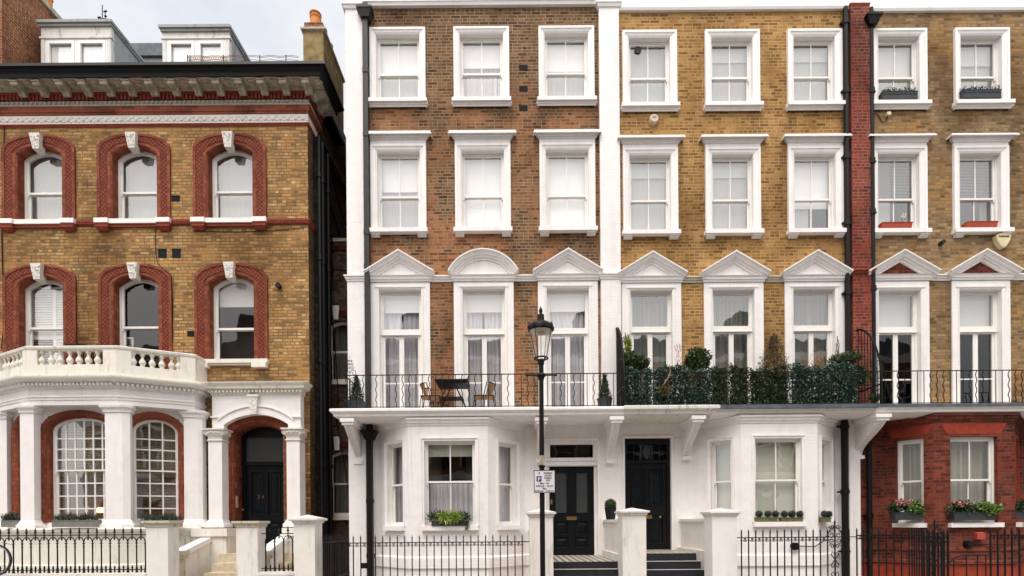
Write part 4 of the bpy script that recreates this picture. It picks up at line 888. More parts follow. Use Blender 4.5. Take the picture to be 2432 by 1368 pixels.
def redwin(cx, z0, zs, zt, zo_s, zo_t, fills, keyz, sill, **k):
    x0, x1 = cx - OW / 2, cx + OW / 2; b = MB(); rise = zt - zs
    inner = [(x0, z0)] + arc_top(x0, x1, zs, rise, 14) + [(x1, z0)]
    X0, X1 = cx - SW / 2, cx + SW / 2
    outer = [(X0, z0)] + arc_top(X0, X1, zo_s, zo_t - zo_s, 14, 'ell') + [(X1, z0)]
    def band(t0, t1, y0, y1, bb):
        P = [(p[0] + (q[0] - p[0]) * t0, p[1] + (q[1] - p[1]) * t0) for p, q in zip(inner, outer)]; Q = [(p[0] + (q[0] - p[0]) * t1, p[1] + (q[1] - p[1]) * t1) for p, q in zip(inner, outer)]
        n = len(P)
        for i in range(n - 1): bb.quad((P[i][0], y0, P[i][1]), (P[i + 1][0], y0, P[i + 1][1]), (Q[i + 1][0], y1, Q[i + 1][1]), (Q[i][0], y1, Q[i][1]))
    band(0, 0, .22, .0, b); n = len(inner)
    band(0, .10, .0, -.03, b); band(.10, .30, -.03, -.03, b); band(.30, .34, -.03, -.045, b)
    band(.34, .38, -.045, -.03, b); band(.78, .82, -.03, -.05, b); band(.82, 1, -.05, -.05, b)
    P = outer
    for i in range(n - 1): b.quad((P[i][0], -.05, P[i][1]), (P[i + 1][0], -.05, P[i + 1][1]), (P[i + 1][0], .0, P[i + 1][1]), (P[i][0], .0, P[i][1]))
    w_ = sash(H, x0, x1, z0, zs, .2, arch=(rise, 'seg'), surround=b, surmat='terra', up=(1, 1), lo=(1, 1), fills=fills, sw=.05, fw=.045, **k)
    db = MB(); band(.37, .79, -.034, -.034, db); db.build('moulded_band', 'diaper', w_)
    kb = MB(); kt, kb_ = keyz; kb.v = []; a_, c_ = .125, .075
    vs = [(cx - a_, -.15, kt), (cx + a_, -.15, kt), (cx + c_, -.11, kb_ + .06), (cx - c_, -.11, kb_ + .06), (cx - a_, 0, kt), (cx + a_, 0, kt), (cx + c_, .08, kb_ + .03), (cx - c_, .08, kb_ + .03)]
    kb.add(vs, [(0, 1, 2, 3), (1, 0, 4, 5), (0, 3, 7, 4), (2, 1, 5, 6), (3, 2, 6, 7)])
    rr = random.Random(int(cx * 100))
    for _ in range(26):
        t_ = rr.random(); zz = kb_ + .1 + (kt - kb_ - .14) * t_; hw = (c_ + (a_ - c_) * t_) * .8; xx = cx + rr.uniform(-hw, hw); yy = -.11 - .04 * t_
        kb.ball((xx, yy, zz), rr.uniform(.012, .024), 5, 4)
    kb.build('keystone', 'coade', w_)
    if sill == 'u':
        s_ = MB(); e = SW / 2 + .02
        s_.box(cx - e, cx + e, -.09, .02, z0 - .1, z0 + .005)
        for sx in (-1, 1): s_.box(cx + sx * (e - .16) - .165, cx + sx * (e - .16) + .165, -.13, 0, z0 - .1, z0 + .008)
        s_.build('sill', 'sash', w_)
        q = MB(); q.box(cx - e + .3, cx + e - .3, -.05, 0, z0 - .17, z0 - .1)
        for sx in (-1, 1):
            xc = cx + sx * (e - .16); q.prism([(xc - .11, -.04), (xc + .11, -.04), (xc + .11, .0), (xc - .11, 0)], z0 - .26, z0 - .19, [(xc - .15, -.11), (xc + .15, -.11), (xc + .15, 0), (xc - .15, 0)]); q.box(xc - .155, xc + .155, -.115, 0, z0 - .19, z0 - .1)
            for k_ in range(7): q.ball((xc - .13 + .043 * k_, -.118, z0 - .13), .016, 5, 4)
        q.build('corbel', 'terra2', w_)
    elif sill == 'l':
        s_ = MB(); e = SW / 2 + .02; s_.box(cx - e + .06, cx + e, -.12, .2, z0 - .09, z0); s_.box(cx - e + .08, cx + e - .02, -.08, 0, z0 - .13, z0 - .09)
        for sx in (-1, 1): s_.box(cx + sx * (e - .2) - .17, cx + sx * (e - .2) + .17, -.14, 0, z0 - .2, z0 - .085)
        s_.build('sill', 'cream', w_)
    return w_
for i, c in enumerate(uc): redwin(c, uz0, uzs, uzt, Z(550, 352), Z(550, 318), [('curtain', -.05, 1.05, 'netting')], (Z(545, 311, -.15), Z(545, 362)), 'u', meet=.44)
for i, c in enumerate(lc):
    fl = [[], [('shutter', 0, .56, 0, .42, True), ('shutter', .56, 1, 0, .42, False), ('shutter', 0, .56, .42, .95, False), ('shutter', .56, 1, .42, .95, False)], [('shutter', 0, .22, 0, .42, True)], [('blind', .3, 'blind')]][i]
    redwin(c, lz0 if i == 3 else lz0 - .3, lzs, lzt, Z(550, 660), Z(550, 626), fl, (Z(545, 621, -.15), Z(545, 670)), 'l' if i == 3 else None, meet=.40 if i == 3 else .5, room='roomd' if i != 3 else 'room', glass='glass' if i == 1 else 'glassM')
# string course (rope moulded) at the upper sills
zst = Z(640, 521); zsb = Z(640, 534)
b = MB(); P = [(XLL, 0), (XLR, 0), (XLR, 1.55)]
b.sweep(P, [(0, zsb), (.03, zsb + .01), (.045, zsb + .045), (.03, zsb + .065), (.05, zsb + .08), (.05, zst - .01), (0, zst)], 'xy')
x = XLL
while x < XLR:
    b.box(x, x + .018, -.058, -.03, zsb + .02, zst - .02); x += .05
b.build('string_course', 'terra2', H)
# main cornice, built up in bands from the brick to the gutter
P = [(XLL, 0), (XLR, 0), (XLR, .8)]
zz = lambda y: Z(640, y)
def band_(name, mat, prof): b = MB(); b.sweep(P, prof, 'xy'); return b.build(name, mat, H)
zy = lambda p, y: Z(640, p, y)
z_a, z_b, z_c, z_d, z_e, z_f, z_g, z_h = zy(300, 0), zy(291, -.04), zy(271, -.02), zy(250, -.06), zy(237, -.05), zy(221, -.09), zy(209, -.10), zy(183, -.43)
z_g = z_h
z_j = zy(151, -.64)
b = MB(); b.box(XLL, XLR - .01, .005, 6, z_a - .02, z_h + .1); b.build('rear_parapet', 'brickK', H)
band_('cornice_moulding', 'terra2', [(0, z_a), (.015, z_a), (.03, z_a + .03), (.045, z_a + .04), (.045, z_b), (0, z_b)])
ff = MB(); ff.sweep(P, [(0, z_b), (.02, z_b), (.02, z_c), (0, z_c)], 'xy'); x = XLL + .1; cn = zb_ = (z_b + z_c) / 2
while x < XLR:
    ff.lathe([(.045, 0), (.045, .02), (.02, .03)], 0, 0, 8); k = len(ff.v) - 24
    for j in range(24): v = ff.v[k + j]; ff.v[k + j] = (x + v[0], -.02 - v[2], cn + v[1])
    ff.box(x + .06, x + .12, -.032, -.02, cn - .05, cn - .035); ff.box(x + .06, x + .12, -.032, -.02, cn + .035, cn + .05); x += .18
ff.build('floral_frieze', 'coade', H)
band_('cornice_moulding', 'terra', [(0, z_c), (.03, z_c), (.035, z_c + .05), (.055, z_c + .06), (.055, z_d - .02), (.07, z_d - .01), (.07, z_d), (0, z_d)])
b = MB(); b.sweep(P, [(0, z_d), (.07, z_d), (.085, z_d + .01), (.085, z_d + .03), (.045, z_d + .035), (.05, z_e), (0, z_e)], 'xy'); x = XLL + .05
while x < XLR + .1: b.ball((x, -.055, (z_d + z_e) / 2 + .02), .035, 6, 5, 1.2); x += .11
b.build('bead_moulding', 'bead', H)
b = MB(); b.sweep(P, [(0, z_e), (.03, z_e), (.03, z_f + .01), (0, z_f + .01)], 'xy', caps=True); b.sweep(P, [(.0, z_f), (.095, z_f), (.10, z_f + .03), (.10, z_h), (0, z_h)], 'xy'); x = XLL
while x < XLR + .05:
    b.box(x, x + .058, -.09, -.025, z_e + .015, z_f - .005); x += .0905
y = .0
while y < .75: b.box(XLR + .025, XLR + .09, y, y + .058, z_e + .015, z_f - .005); y += .0905
b.build('dentil_course', 'terra2', H)
b = MB(); b.sweep(P, [(.09, z_h - .05), (.13, z_h - .05), (.15, z_h), (.43, z_h + .02), (.43, z_h + .1), (0, z_h + .1)], 'xy'); b.build('cornice_soffit', 'stone', H)
def modillion(x0, y0, dirx):
    b = MB(); w2 = .075; n = 8; pts = [(.10, z_h + .01), (.10, z_h - .17), (.13, z_h - .19)]
    for i in range(n + 1):
        t_ = i / n; pts.append((.17 + .19 * t_, z_h - .19 + .13 * t_ ** .8 + .015 * math.sin(t_ * 6)))
    pts += [(.40, z_h - .07), (.40, z_h + .01)]
    if dirx: b.slab([(XLR + o, z) for o, z in pts], y0 - w2, y0 + w2)
    else:
        b.slabx([(-o, z) for o, z in pts], x0 - w2, x0 + w2)
        for dx in (-.045, 0, .045): b.tube([(x0 + dx, -o - .008, z - .008) for o, z in pts[2:-2]], .014, 5)
        b.tube([(x0 - w2 - .01, -.375, z_h - .075), (x0 + w2 + .01, -.375, z_h - .075)], .03, 8); b.box(x0 - w2 - .02, x0 + w2 + .02, -.425, -.10, z_h - .035, z_h - .003)
    return b.build('modillion', 'stone', H)
sp = .516; x = X(720, 195, -.5)
while x > X(-30, 200, -.5): modillion(x, 0, False); x -= sp
for y in (.02, .42): modillion(0, y, True)
x = X(720, 195, -.5) + sp / 2; ro = None
while x > X(-40, 200, -.5):
    if ro is None:
        b = MB(); b.lathe([(.10, 0), (.11, .012), (.09, .02), (.04, .02), (.045, .05), (.01, .055)], 0, 0, 10); b.v = [(x + v[0], -.27 + v[1] * .9, z_h + .01 - v[2]) for v in b.v]; ro = b.build('rosette', 'stone', H); rx_ = x
    else: o = ro.copy(); C.objects.link(o); o.location = (x - rx_, 0, 0)
    x -= sp
b = MB(); b.sweep(P, [(0, z_h + .02), (.44, z_h + .02), (.44, z_h), (.47, z_h), (.49, z_h + .10), (.56, z_h + .14), (.57, z_h + .17), (.63, z_h + .2), (.64, z_j - .004), (.60, z_j), (0, z_j + .01)], 'xy'); b.build('gutter', 'black', H)
zrf = z_j - .02
# roof: low lead slope, dormers
b = MB(); b.slabx([(-.5, zrf), (6.5, zrf), (6.5, zrf + .35), (1.0, zrf + .22)], XLL, XLR + .3); b.build('roof', 'lead', H)
def dormer(pxl, pxr, py0, Yf, depth, old=True):
    y = Yf; x0, x1 = X(pxl, 100, y), X(pxr, 100, y); zt = Z((pxl + pxr) / 2, py0, y); zb = zrf + .2
    b = MB(); b.box(x0 + .07, x1 - .07, y + .12, y + depth, zb, zt - .1); dm = b.build('dormer', 'leadl', H)
    b = MB(); b.box(x0, x1, y - .06, y + depth, zt - .07, zt); b.box(x0 + .03, x1 - .03, y - .02, y + depth, zt - .13, zt - .07); b.build('dormer_roof', 'leadm', dm)
    zw = Z(0, 0) ; zh = zt - .46 if old else zt - .34
    b = MB(); b.box(x0 + .06, x1 - .06, y + .03, y + .12, zh + .05, zt - .13); b.box(x0 + .03, x1 - .03, y, y + .12, zh + .03, zh + .08)
    for xx in (x0 + .06, x1 - .16): b.box(xx, xx + .10, y + .02, y + .14, zb, zh + .05)
    b.build('dormer_front', 'fascia', dm)
    xm = (x0 + x1) / 2
    for a, c in ((x0 + .16, xm), (xm, x1 - .16)):
        f = MB(); ring(f, rectpath(a + .002, c - .002, zb, zh + .03), 0, -.09, y + .03, y + .12); ring(f, rectpath(a + .045, c - .045, zb, zh - .02), 0, -.07, y + .015, y + .06); f.build('dormer_window', 'sash', dm)
        g = MB(); g.quad((a + .1, y + .08, zb), (c - .1, y + .08, zb), (c - .1, y + .08, zh - .06), (a + .1, y + .08, zh - .06)); g.build('pane', 'glass', dm)
        g = MB(); zq = zh - .06 - (zh - zb) * .45; g.box(a + .08, c - .08, y + .1, y + .105, zq, zh); g.build('blind', 'blind', dm)
        g = MB(); g.box(a + .08, c - .08, y + .112, y + .118, zb, zq + .02); g.build('curtain', 'netting', dm)
dormer(90, 268, 50, 1.0, 1.25); dormer(379, 549, 62, 1.0, 1.15, False)
b = MB(); yb = 3.5; b.box(X(300, 110, yb), X(400, 110, yb), yb, yb + 1.5, zrf, Z(350, 138, yb)); b.build('roof_upstand', 'leadl', H)
b = MB(); b.box(X(298, 110, yb), X(402, 110, yb), yb - .1, yb + 1.6, Z(350, 138, yb), Z(350, 109, yb)); b.build('roof_fascia', 'lead', H)
# chimney with pots
ch0, ch1 = X(720, 90, .45), X(768, 90, .45); yc0, yc1 = .45, 2.05; zct = Z(745, 72, .45)
b = MB(); b.box(ch0, ch1, yc0, yc1, zrf, zct); chm = b.build('chimney', 'render', H)
b = MB(); b.sweep([(ch0, yc1), (ch0, yc0), (ch1, yc0), (ch1, yc1)], [(0, zct - .02), (.05, zct), (.05, zct + .05), (0, zct + .06)], 'xy'); b.box(ch0 - .03, ch1 + .03, yc0 - .03, yc1, zct, zct + .05); b.build('chimney_collar', 'stone', chm)
b = MB(); b.box(ch0 + .02, ch1 - .02, yc0 + .02, yc1 - .02, zct + .05, Z(745, 51, .45)); b.build('chimney_cap', 'brickG', chm)
zp = Z(745, 51, .45)
for k_, (yy, m_) in enumerate(((.62, 'potor'), (1.05, 'potred'), (1.5, 'potred'))):
    b = MB(); xx = (ch0 + ch1) / 2 + .0; b.lathe([(.14, zp - .02), (.125, zp + .21), (.138, zp + .215), (.138, zp + .235), (.125, zp + .24), (.128, zp + .30), (.145, zp + .305), (.145, zp + .33), (.10, zp + .33), (.10, zp + .25)], xx, yy, 14); b.build('chimney_pot', m_, chm, smooth=False)
# dark flank of the house running back from the street
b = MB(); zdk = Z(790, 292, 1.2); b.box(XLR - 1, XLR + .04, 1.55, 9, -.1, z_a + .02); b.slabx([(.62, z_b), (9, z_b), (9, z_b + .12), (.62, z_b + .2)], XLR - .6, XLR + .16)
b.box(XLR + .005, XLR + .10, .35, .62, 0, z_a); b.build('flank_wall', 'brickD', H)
b = MB()
for (px, yy, r) in ((748, .3, .05), (758, .55, .06), (768, .95, .055)):
    xx = XLR + .16; b.tube([(xx, yy, 0), (xx, yy, z_b - .1)], r, 8)
    for z in (3, 5.5, 8, 10): b.tube([(xx, yy, z), (xx, yy, z + .12)], r + .02, 8)
for (y0, z0, y1, z1) in ((1.0, 9.9, 2.6, 9.2), (1.0, 8.4, 2.8, 7.6), (1.3, 10.6, 2.6, 10.0), (1.0, 9.4, 1.9, 8.2)):
    b.tube([(XLR + .14, y0, z0), (XLR + .14, y1, z1)], .022, 6)
b.build('downpipe', 'black', H)
# wall fittings
for (px, py, w_, h_) in ((418, 472, .19, .13), (386, 602, .2, .2), (419, 602, .2, .2), (455, 793, .2, .12)):
    b = MB(); x, z = X(px, py), Z(px, py); b.box(x - w_ / 2, x + w_ / 2, -.008, .04, z - h_ / 2, z + h_ / 2); b.box(x - w_ / 2 - .01, x + w_ / 2 + .01, -.014, -.004, z + h_ / 2 - .012, z + h_ / 2 + .006); b.build('wall_vent', 'ventb', H)
b = MB(); x, z = X(664, 681), Z(664, 681); b.tube([(x, .05, z), (x, -.09, z)], .055, 12); b.tube([(x, -.085, z), (x, -.10, z)], .065, 12); b.build('flue', 'iron', H)
def cable(parent, pts, r=.008, name='cable'):
    b = MB(); b.tube([(X(px, py, y), y, Z(px, py, y)) for px, py, y in pts], r, 5); return b.build(name, 'cableM', parent)
cable(H, [(10, 300, -.03), (8, 420, -.02), (4, 560, -.02), (6, 640, -.02), (11, 700, -.02), (10, 760, -.02), (3, 830, -.02)], .012)
cable(H, [(369, 530, -.02), (369, 600, -.02), (375, 626, -.02), (392, 642, -.06), (408, 655, -.06), (410, 720, -.02), (408, 850, -.02)])
cable(H, [(455, 548, -.012), (560, 551, -.012), (640, 548, -.012), (722, 541, -.012)], .006)
# ------------------------------------------------------------------ portico with canted sides
yf, ys = -1.1, -.45
P1, P2_, P3 = (X(67, 1000, yf), yf), (X(280, 1000, yf), yf), (X(462, 1000, ys), ys)
P0 = (P1[0] - (P3[0] - P2_[0]), ys)
PL = [(P0[0], 0), P0, P1, P2_, P3, (P3[0], 0)]
zq = lambda y: Z(267, y, yf)
def off(path, d_):      # offset plan path outward
    mb = MB(); mb.sweep(path, [(d_, 0), (d_, 0)], 'xy'); return [(v[0], v[1]) for v in mb.v[::2]]
b = MB(); b.sweep(PL, [(-.30, zq(961)), (.0, zq(961)), (0, zq(950)), (.02, zq(949)), (.02, zq(944)), (.04, zq(943)), (.04, zq(941)), (.0, zq(938)), (.0, zq(922)), (-.3, zq(922))], 'xy'); ent = b.build('portico_entablature', 'white', H)
b = MB(); b.prism(off(PL, -.02), zq(925), zq(888)); b.build('portico_roof', 'leadl', ent)
b = MB(); b.sweep(PL, [(-.1, zq(922)), (.02, zq(922)), (.03, zq(920)), (.045, zq(918)), (.045, zq(910)), (.12, zq(909)), (.22, zq(905)), (.25, zq(903)), (.26, zq(900)), (-.1, zq(899))], 'xy')
O = off(PL, .07)
for p, q in zip(O, O[1:]):
    l_ = math.hypot(q[0] - p[0], q[1] - p[1]); xf, _ = wallframe(p, q); t_ = .02
    while t_ < l_ - .03:
        d_ = MB(); d_.box(t_, t_ + .045, -.06, .02, zq(917.3), zq(911)); d_.xf(xf); b.add(d_.v, d_.f); t_ += .088
b.build('portico_cornice', 'white', H)
b = MB(); b.sweep(PL, [(-.1, zq(899.5)), (.25, zq(899.5)), (.24, zq(897)), (.10, zq(889)), (-.1, zq(888))], 'xy'); b.build('mossy_ledge', 'mossy', H)
# balustrade
bal = MB(); bal.sweep(PL, [(-.08, zq(888)), (.04, zq(888)), (.04, zq(866)), (-.08, zq(866))], 'xy'); bal.sweep(PL, [(-.09, zq(833)), (.02, zq(833)), (.03, zq(830)), (.06, zq(829)), (.07, zq(824)), (.05, zq(822)), (-.09, zq(821))], 'xy')
bo = bal.build('balustrade', 'cream', H)
xfF, lF = wallframe(P1, P2_); xfS, lS = wallframe(P2_, P3); xfW, lW = wallframe(P0, P1)
pd = MB()
def ped_(xf, a, c):
    m_ = MB(); m_.box(a, c, -.045, .1, zq(888), zq(830)); m_.build('pedestal', 'cream', bo, xf)
mF = lambda px: on_line(px, 850, P1, P2_) * lF
mS = lambda px: on_line(px, 860, P2_, P3) * lS
ped_(xfF, -.02, mF(92)); ped_(xfF, mF(248), lF + .02); ped_(xfS, -.02, mS(313)); ped_(xfS, mS(428), lS + .03)
ped_(xfW, lW - .12, lW + .02); ped_(xfW, -.05, .25)
m_ = MB(); m_.box(P3[0] - .2, P3[0] + .05, -.40, 0, zq(888), zq(830)); m_.build('pedestal', 'cream', bo)
zb_, zt_ = zq(866), zq(833); hb = zt_ - zb_
prof = [(.05, 0), (.05, .06), (.035, .08), (.055, .2), (.07, .33), (.06, .45), (.03, .62), (.028, .78), (.045, .85), (.05, .9), (.05, 1)]
base_ = MB(); base_.lathe([(r, zb_ + t_ * hb) for r, t_ in prof], 0, 0, 10)
first = None
spots = [xfF @ Vector((mF(px), .03, 0)) for px in (98, 120, 142, 164, 186, 208, 230, 245)][:7] + [xfS @ Vector((mS(px), .03, 0)) for px in (316, 338, 361, 384, 407, 424)] + [xfW @ Vector((lW - .12 - .19 * k_, .03, 0)) for k_ in range(1, 6)]
for p in spots:
    if first is None:
        base_.v = [(v[0] + p.x, v[1] + p.y, v[2]) for v in base_.v]; first = base_.build('baluster', 'cream', bo, smooth=True); p0_ = p
    else:
        o = first.copy(); C.objects.link(o); o.location = (p.x - p0_.x, p.y - p0_.y, 0)
# columns (square piers with flat caps and bases)
zcb = zq(1252)
for k_, (p, wA, wB) in enumerate(((P0, .3, .3), (P1, .3, .3), (P2_, .3, .3), (P3, .30, .26))):
    if k_ == 2: poly = [(-.30, .22), (-.30, 0), (.08, 0), (.20, .07), (.15, .22)]
    elif k_ == 1: poly = [(-.28, .22), (-.24, .05), (-.20, 0), (.10, 0), (.10, .22)]
    elif k_ == 3: poly = [(-.26, .22), (-.26, 0), (.04, .02), (.12, .08), (.12, .24)]
    else: poly = [(-.22, .30), (-.22, .10), (-.1, 0), (.20, 0), (.20, .22)]
    poly = [(p[0] + x, p[1] + y + .02) for x, y in poly]
    b = MB(); b.prism(poly, zcb, zq(962)); co = b.build('column', 'white', H)
    b = MB(); b.sweep(poly, [(0, zq(979)), (.025, zq(978)), (.03, zq(973)), (.035, zq(972)), (.075, zq(967)), (.08, zq(963)), (.08, zq(961.2)), (-.1, zq(961.2))], 'xy', True); b.build('capital', 'white', co)
    b = MB(); b.sweep(poly, [(.08, zcb - .02), (.08, zcb + .05), (.05, zcb + .08), (.02, zcb + .14), (0, zcb + .16)], 'xy', True); b.build('base', 'white', co)
# inner bay wall behind the columns
Q = off(PL, -.24); Q = [(Q[0][0], 0)] + Q[1:5] + [(Q[5][0], 0)]
def archwin(p0, p1, pxc, pyc, w_, nx, wr, zb, zs, rise, nz, lab=None, xc=None):
    xf, l_ = wallframe(p0, p1); xc = on_line(pxc, pyc, p0, p1) * l_ if xc is None else xc; x0, x1 = xc - w_ / 2, xc + w_ / 2
    b = MB(); b.wall(0, l_, -.1, zq(955), [(x0 - .01, x1 + .01, zb, zs + rise + .01)]); 
    b.build('bay_wall', 'white', H, xf)
    s_ = MB(); path = [(x0, zb)] + arc_top(x0, x1, zs, rise, 14, 'ell') + [(x1, zb)]
    s_.sweep(path, [(-.02, .14), (-.02, .03), (.02, -.02), (.04, -.03), (.05, -.045), (.135, -.045), (.135, .0)], 'xz')
    wn_ = sash(H, x0 + .02, x1 - .02, zb, zs, .12, xf=xf, arch=(rise - .02, 'ell'), surround=s_, surmat='terra', up=(nx, 4), lo=(nx, 4), fills=[('slats', .55, 'beigec')], meet=.5, fw=.025, sw=.035, barw=.014, room='room', glass='glass')
    return wn_, xf
zwb, zws = Z(180, 1241, -.85), Z(180, 1022, -.85)
rise_ = Z(180, 989, -.85) - zws
wF, _ = archwin(Q[2], Q[3], 189, 1100, 1.38, 6, .17, zwb, zws, rise_, 4)
wS, _ = archwin(Q[3], Q[4], 369, 1100, .92, 3, .17, zwb, zws - .0, rise_, 4)
archwin(Q[1], Q[2], 0, 0, .95, 3, .17, zwb, zws, rise_, 4, xc=math.hypot(Q[2][0] - Q[1][0], Q[2][1] - Q[1][1]) * .5)
b = MB(); b.wall(XLL, Q[0][0], -.1, zq(955), []); b.quad((Q[4][0], Q[4][1], -.1), (Q[5][0], 0, -.1), (Q[5][0], 0, zq(955)), (Q[4][0], Q[4][1], zq(955))); b.build('bay_return', 'white', H)
b = MB(); PLb = off(PL, .06); b.prism([(PL[0][0] - .05, 0)] + off(PL, .03)[1:5] + [(PL[5][0] + .05, 0)], -.1, zcb - .02)
b.sweep(PL, [(.03, zcb - .22), (.07, zcb - .17), (.08, zcb - .12), (.12, zcb - .10), (.14, zcb - .04), (.12, zcb - .012), (-.1, zcb - .01)], 'xy'); z_ = Z(180, 1343, -1.1); b.sweep(PL, [(.03, z_ + .02), (.07, z_), (.07, z_ - .3), (.03, z_ - .32)], 'xy'); b.build('portico_base', 'cream', H)
# candle lamp glowing inside the front window
b = MB(); xx, yy = X(240, 1212, -.45), -.45; zc_ = Z(240, 1212, -.45)
b.lathe([(.07, zc_ - .05), (.09, zc_ + .0), (.07, zc_ + .06)], xx, yy, 10); em = bpy.data.materials.new('lamp glow'); em.use_nodes = True; e_ = em.node_tree; e_.nodes.clear(); o_ = e_.nodes.new('ShaderNodeOutputMaterial'); s_ = e_.nodes.new('ShaderNodeEmission'); s_.inputs[0].default_value = (1, .5, .15, 1); s_.inputs[1].default_value = 6; e_.links.new(s_.outputs[0], o_.inputs[0]); M['glow'] = em
lmp = thing('table_lamp', 'small glowing table lamp seen through the portico window', 'lamp', (xx, yy, zwb))
b.build('shade', 'glow', lmp); b = MB(); b.lathe([(.06, zwb), (.06, zwb + .03), (.015, zwb + .05), (.015, zc_ - .05)], xx, yy, 8); b.build('stem', 'brass', lmp)
# ------------------------------------------------------------------ entrance of the left house
yp = -.22
Pz = lambda y: Z(605, y, yp)
pl, pr = X(504, 1000, yp), X(714, 1000, yp)
b = MB(); zsp = Pz(1008); xa0, xa1 = X(531, 1000, yp), X(684, 1000, yp); rise2 = Pz(984) - zsp
arc = arc_top(xa0, xa1, zsp, rise2, 16)
poly_top = Pz(938)
for p, q in zip(arc, arc[1:]): b.quad((p[0], yp, p[1]), (q[0], yp, q[1]), (q[0], yp, poly_top), (p[0], yp, poly_top)); b.quad((p[0], yp, p[1]), (p[0], 0.0, p[1]), (q[0], 0.0, q[1]), (q[0], yp, q[1]))
for a, c in ((pl, xa0), (xa1, pr)): b.box(a, c, yp, 0, Pz(1025), poly_top)
b.box(pl, pr, yp + .02, 0, poly_top - .01, poly_top + .03)
b.sweep(arc_top(xa0 - .12, xa1 + .12, zsp + .1, rise2 + .08, 16), [(0, yp), (0, yp - .03), (.03, yp - .03), (.03, yp)], 'xz')
for a, c in ((pl - .03, xa0 - .1), (xa1 + .1, pr + .03)): b.box(a, c, yp - .04, yp, Pz(992), Pz(988))
por = b.build('porch_surround', 'white', H)
b = MB(); cornice(b, pl, pr, -yp, [(0, Pz(939)), (.02, Pz(938)), (.03, Pz(934)), (.04, Pz(933)), (.04, Pz(928)), (.12, Pz(926)), (.14, Pz(925)), (.15, Pz(920)), (.2, Pz(914)), (.21, Pz(911)), (0, Pz(910))])
x = pl - .05
while x < pr + .05: b.box(x, x + .045, yp - .10, yp - .03, Pz(933), Pz(928)); x += .085
b.build('porch_cornice', 'cream', H)
b = MB(); xk = X(605, 960, yp); b.slab([(xk - .07, Pz(985)), (xk + .07, Pz(985)), (xk + .10, Pz(939)), (xk - .10, Pz(939))], yp - .09, yp); b.box(xk - .13, xk + .13, yp - .11, yp, Pz(944), Pz(939))
rr = random.Random(3)
for _ in range(40): zt_ = rr.uniform(Pz(982), Pz(946)); b.ball((xk + rr.uniform(-.075, .075), yp - .092, zt_), rr.uniform(.008, .015), 5, 4)
b.build('keystone', 'coade', H)
for a, c in ((X(500, 1150, yp), X(536, 1150, yp)), (X(684, 1150, yp), X(719, 1150, yp))):
    zb = Z(605, 1250, yp); b = MB(); b.box(a + .02, c - .02, yp - .12, 0, zb, Pz(1022)); co = b.build('pilaster', 'white', H)
    b = MB(); P_ = [(a + .02, 0), (a + .02, yp - .12), (c - .02, yp - .12), (c - .02, 0)]
    b.sweep(P_, [(.003, Pz(1050)), (.02, Pz(1049)), (.03, Pz(1047)), (.004, Pz(1045)), (.004, Pz(1039)), (.05, Pz(1034)), (.06, Pz(1024)), (.1, Pz(1023)), (.1, Pz(1020)), (0, Pz(1019.5))], 'xy')
    for sx in (a - .03, c + .03): b.tube([(sx, yp - .14, Pz(1029)), (sx, yp - .02, Pz(1029))], .055, 12)
    for k_ in range(5): b.ball((a + .06 + (c - a - .12) * k_ / 4, yp - .18, Pz(1030) + .02 * (k_ % 2)), .03, 6, 5)
    b.build('capital', 'coade', co)
    b = MB(); b.sweep(P_, [(.07, zb - .02), (.07, zb + .05), (.04, zb + .08), (.02, zb + .13), (0, zb + .16)], 'xy'); b.build('base', 'white', co)
# red arch and door
b = MB(); rx0, rx1 = X(556, 1150), X(672, 1150); zs3 = Z(610, 1030); rs3 = Z(610, 1008) - zs3; rs3 = max(rs3, .18)
path = [(rx0, .1)] + arc_top(rx0, rx1, zs3, rs3, 14) + [(rx1, .1)]
b.sweep(path, [(0, .42), (0, .06), (.03, .0), (.05, -.02), (.06, -.05), (.22, -.05), (.22, 0)], 'xz'); b.build('door_arch', 'terra', H)
yd = .38; b = MB(); dx0, dx1 = rx0 + .02, rx1 - .02; b.sweep([(dx0, .6)] + arc_top(dx0, dx1, zs3 - .01, rs3, 14) + [(dx1, .6)], [(0, yd + .05), (0, yd - .03), (-.1, yd - .03), (-.1, yd + .05)], 'xz')
zl0, zl1 = Z(610, 1097, yd), Z(610, 1040, yd)
b.slab([(dx0, zl1)] + [(dx1, zl1)] + list(reversed(arc_top(dx0, dx1, zs3 - .01, rs3, 14))), yd - .01, yd + .04); b.box(dx0, dx1, yd - .06, yd + .04, zl0 - .09, zl0 - .02); b.build('door_frame', 'door', H)
b = MB(); b.quad((dx0 + .1, yd, zl0), (dx1 - .1, yd, zl0), (dx1 - .1, yd, zl1), (dx0 + .1, yd, zl1)); fl_ = b.build('fanlight', 'frost_refl', H); b = MB(); b.box(dx0 - 1.2, dx1 + .3, yd + .7, yd + .75, 0, 5); b.box(dx0 - .6, dx0 - .02, yd + .05, yd + .1, 0, 5); b.box(dx1 + .02, dx1 + .3, yd + .05, yd + .1, 0, 5); b.build('hall', 'room', fl_)  # fanlight is clear glass; its grey reflection is put in as flat colour
zth = Z(610, 1322, yd); dL = panel_door(H, dx0 + .1, dx1 - .1, zth, zl0 - .1, yd, [(.12, .44, .46, .93), (.56, .88, .46, .93), (.12, .44, .08, .38), (.56, .88, .08, .38)])
text_mesh('door_numerals', '2 4', .13, X(621, 1184, yd), Z(621, 1184, yd), yd - .035, 'brass', dL)
b = MB(); b.ball((X(579, 1211, yd), yd - .04, Z(579, 1211, yd)), .025, 8, 6); b.ball((X(575, 1213, yd), yd - .02, Z(575, 1213, yd)), .012, 6, 5); b.build('door_knob', 'brass', dL)
b = MB(); b.box(X(560, 1205, .1), X(566, 1205, .1), .06, .12, Z(563, 1206, .1), Z(563, 1178, .1)); b.build('letter_plate', 'rattan', H)
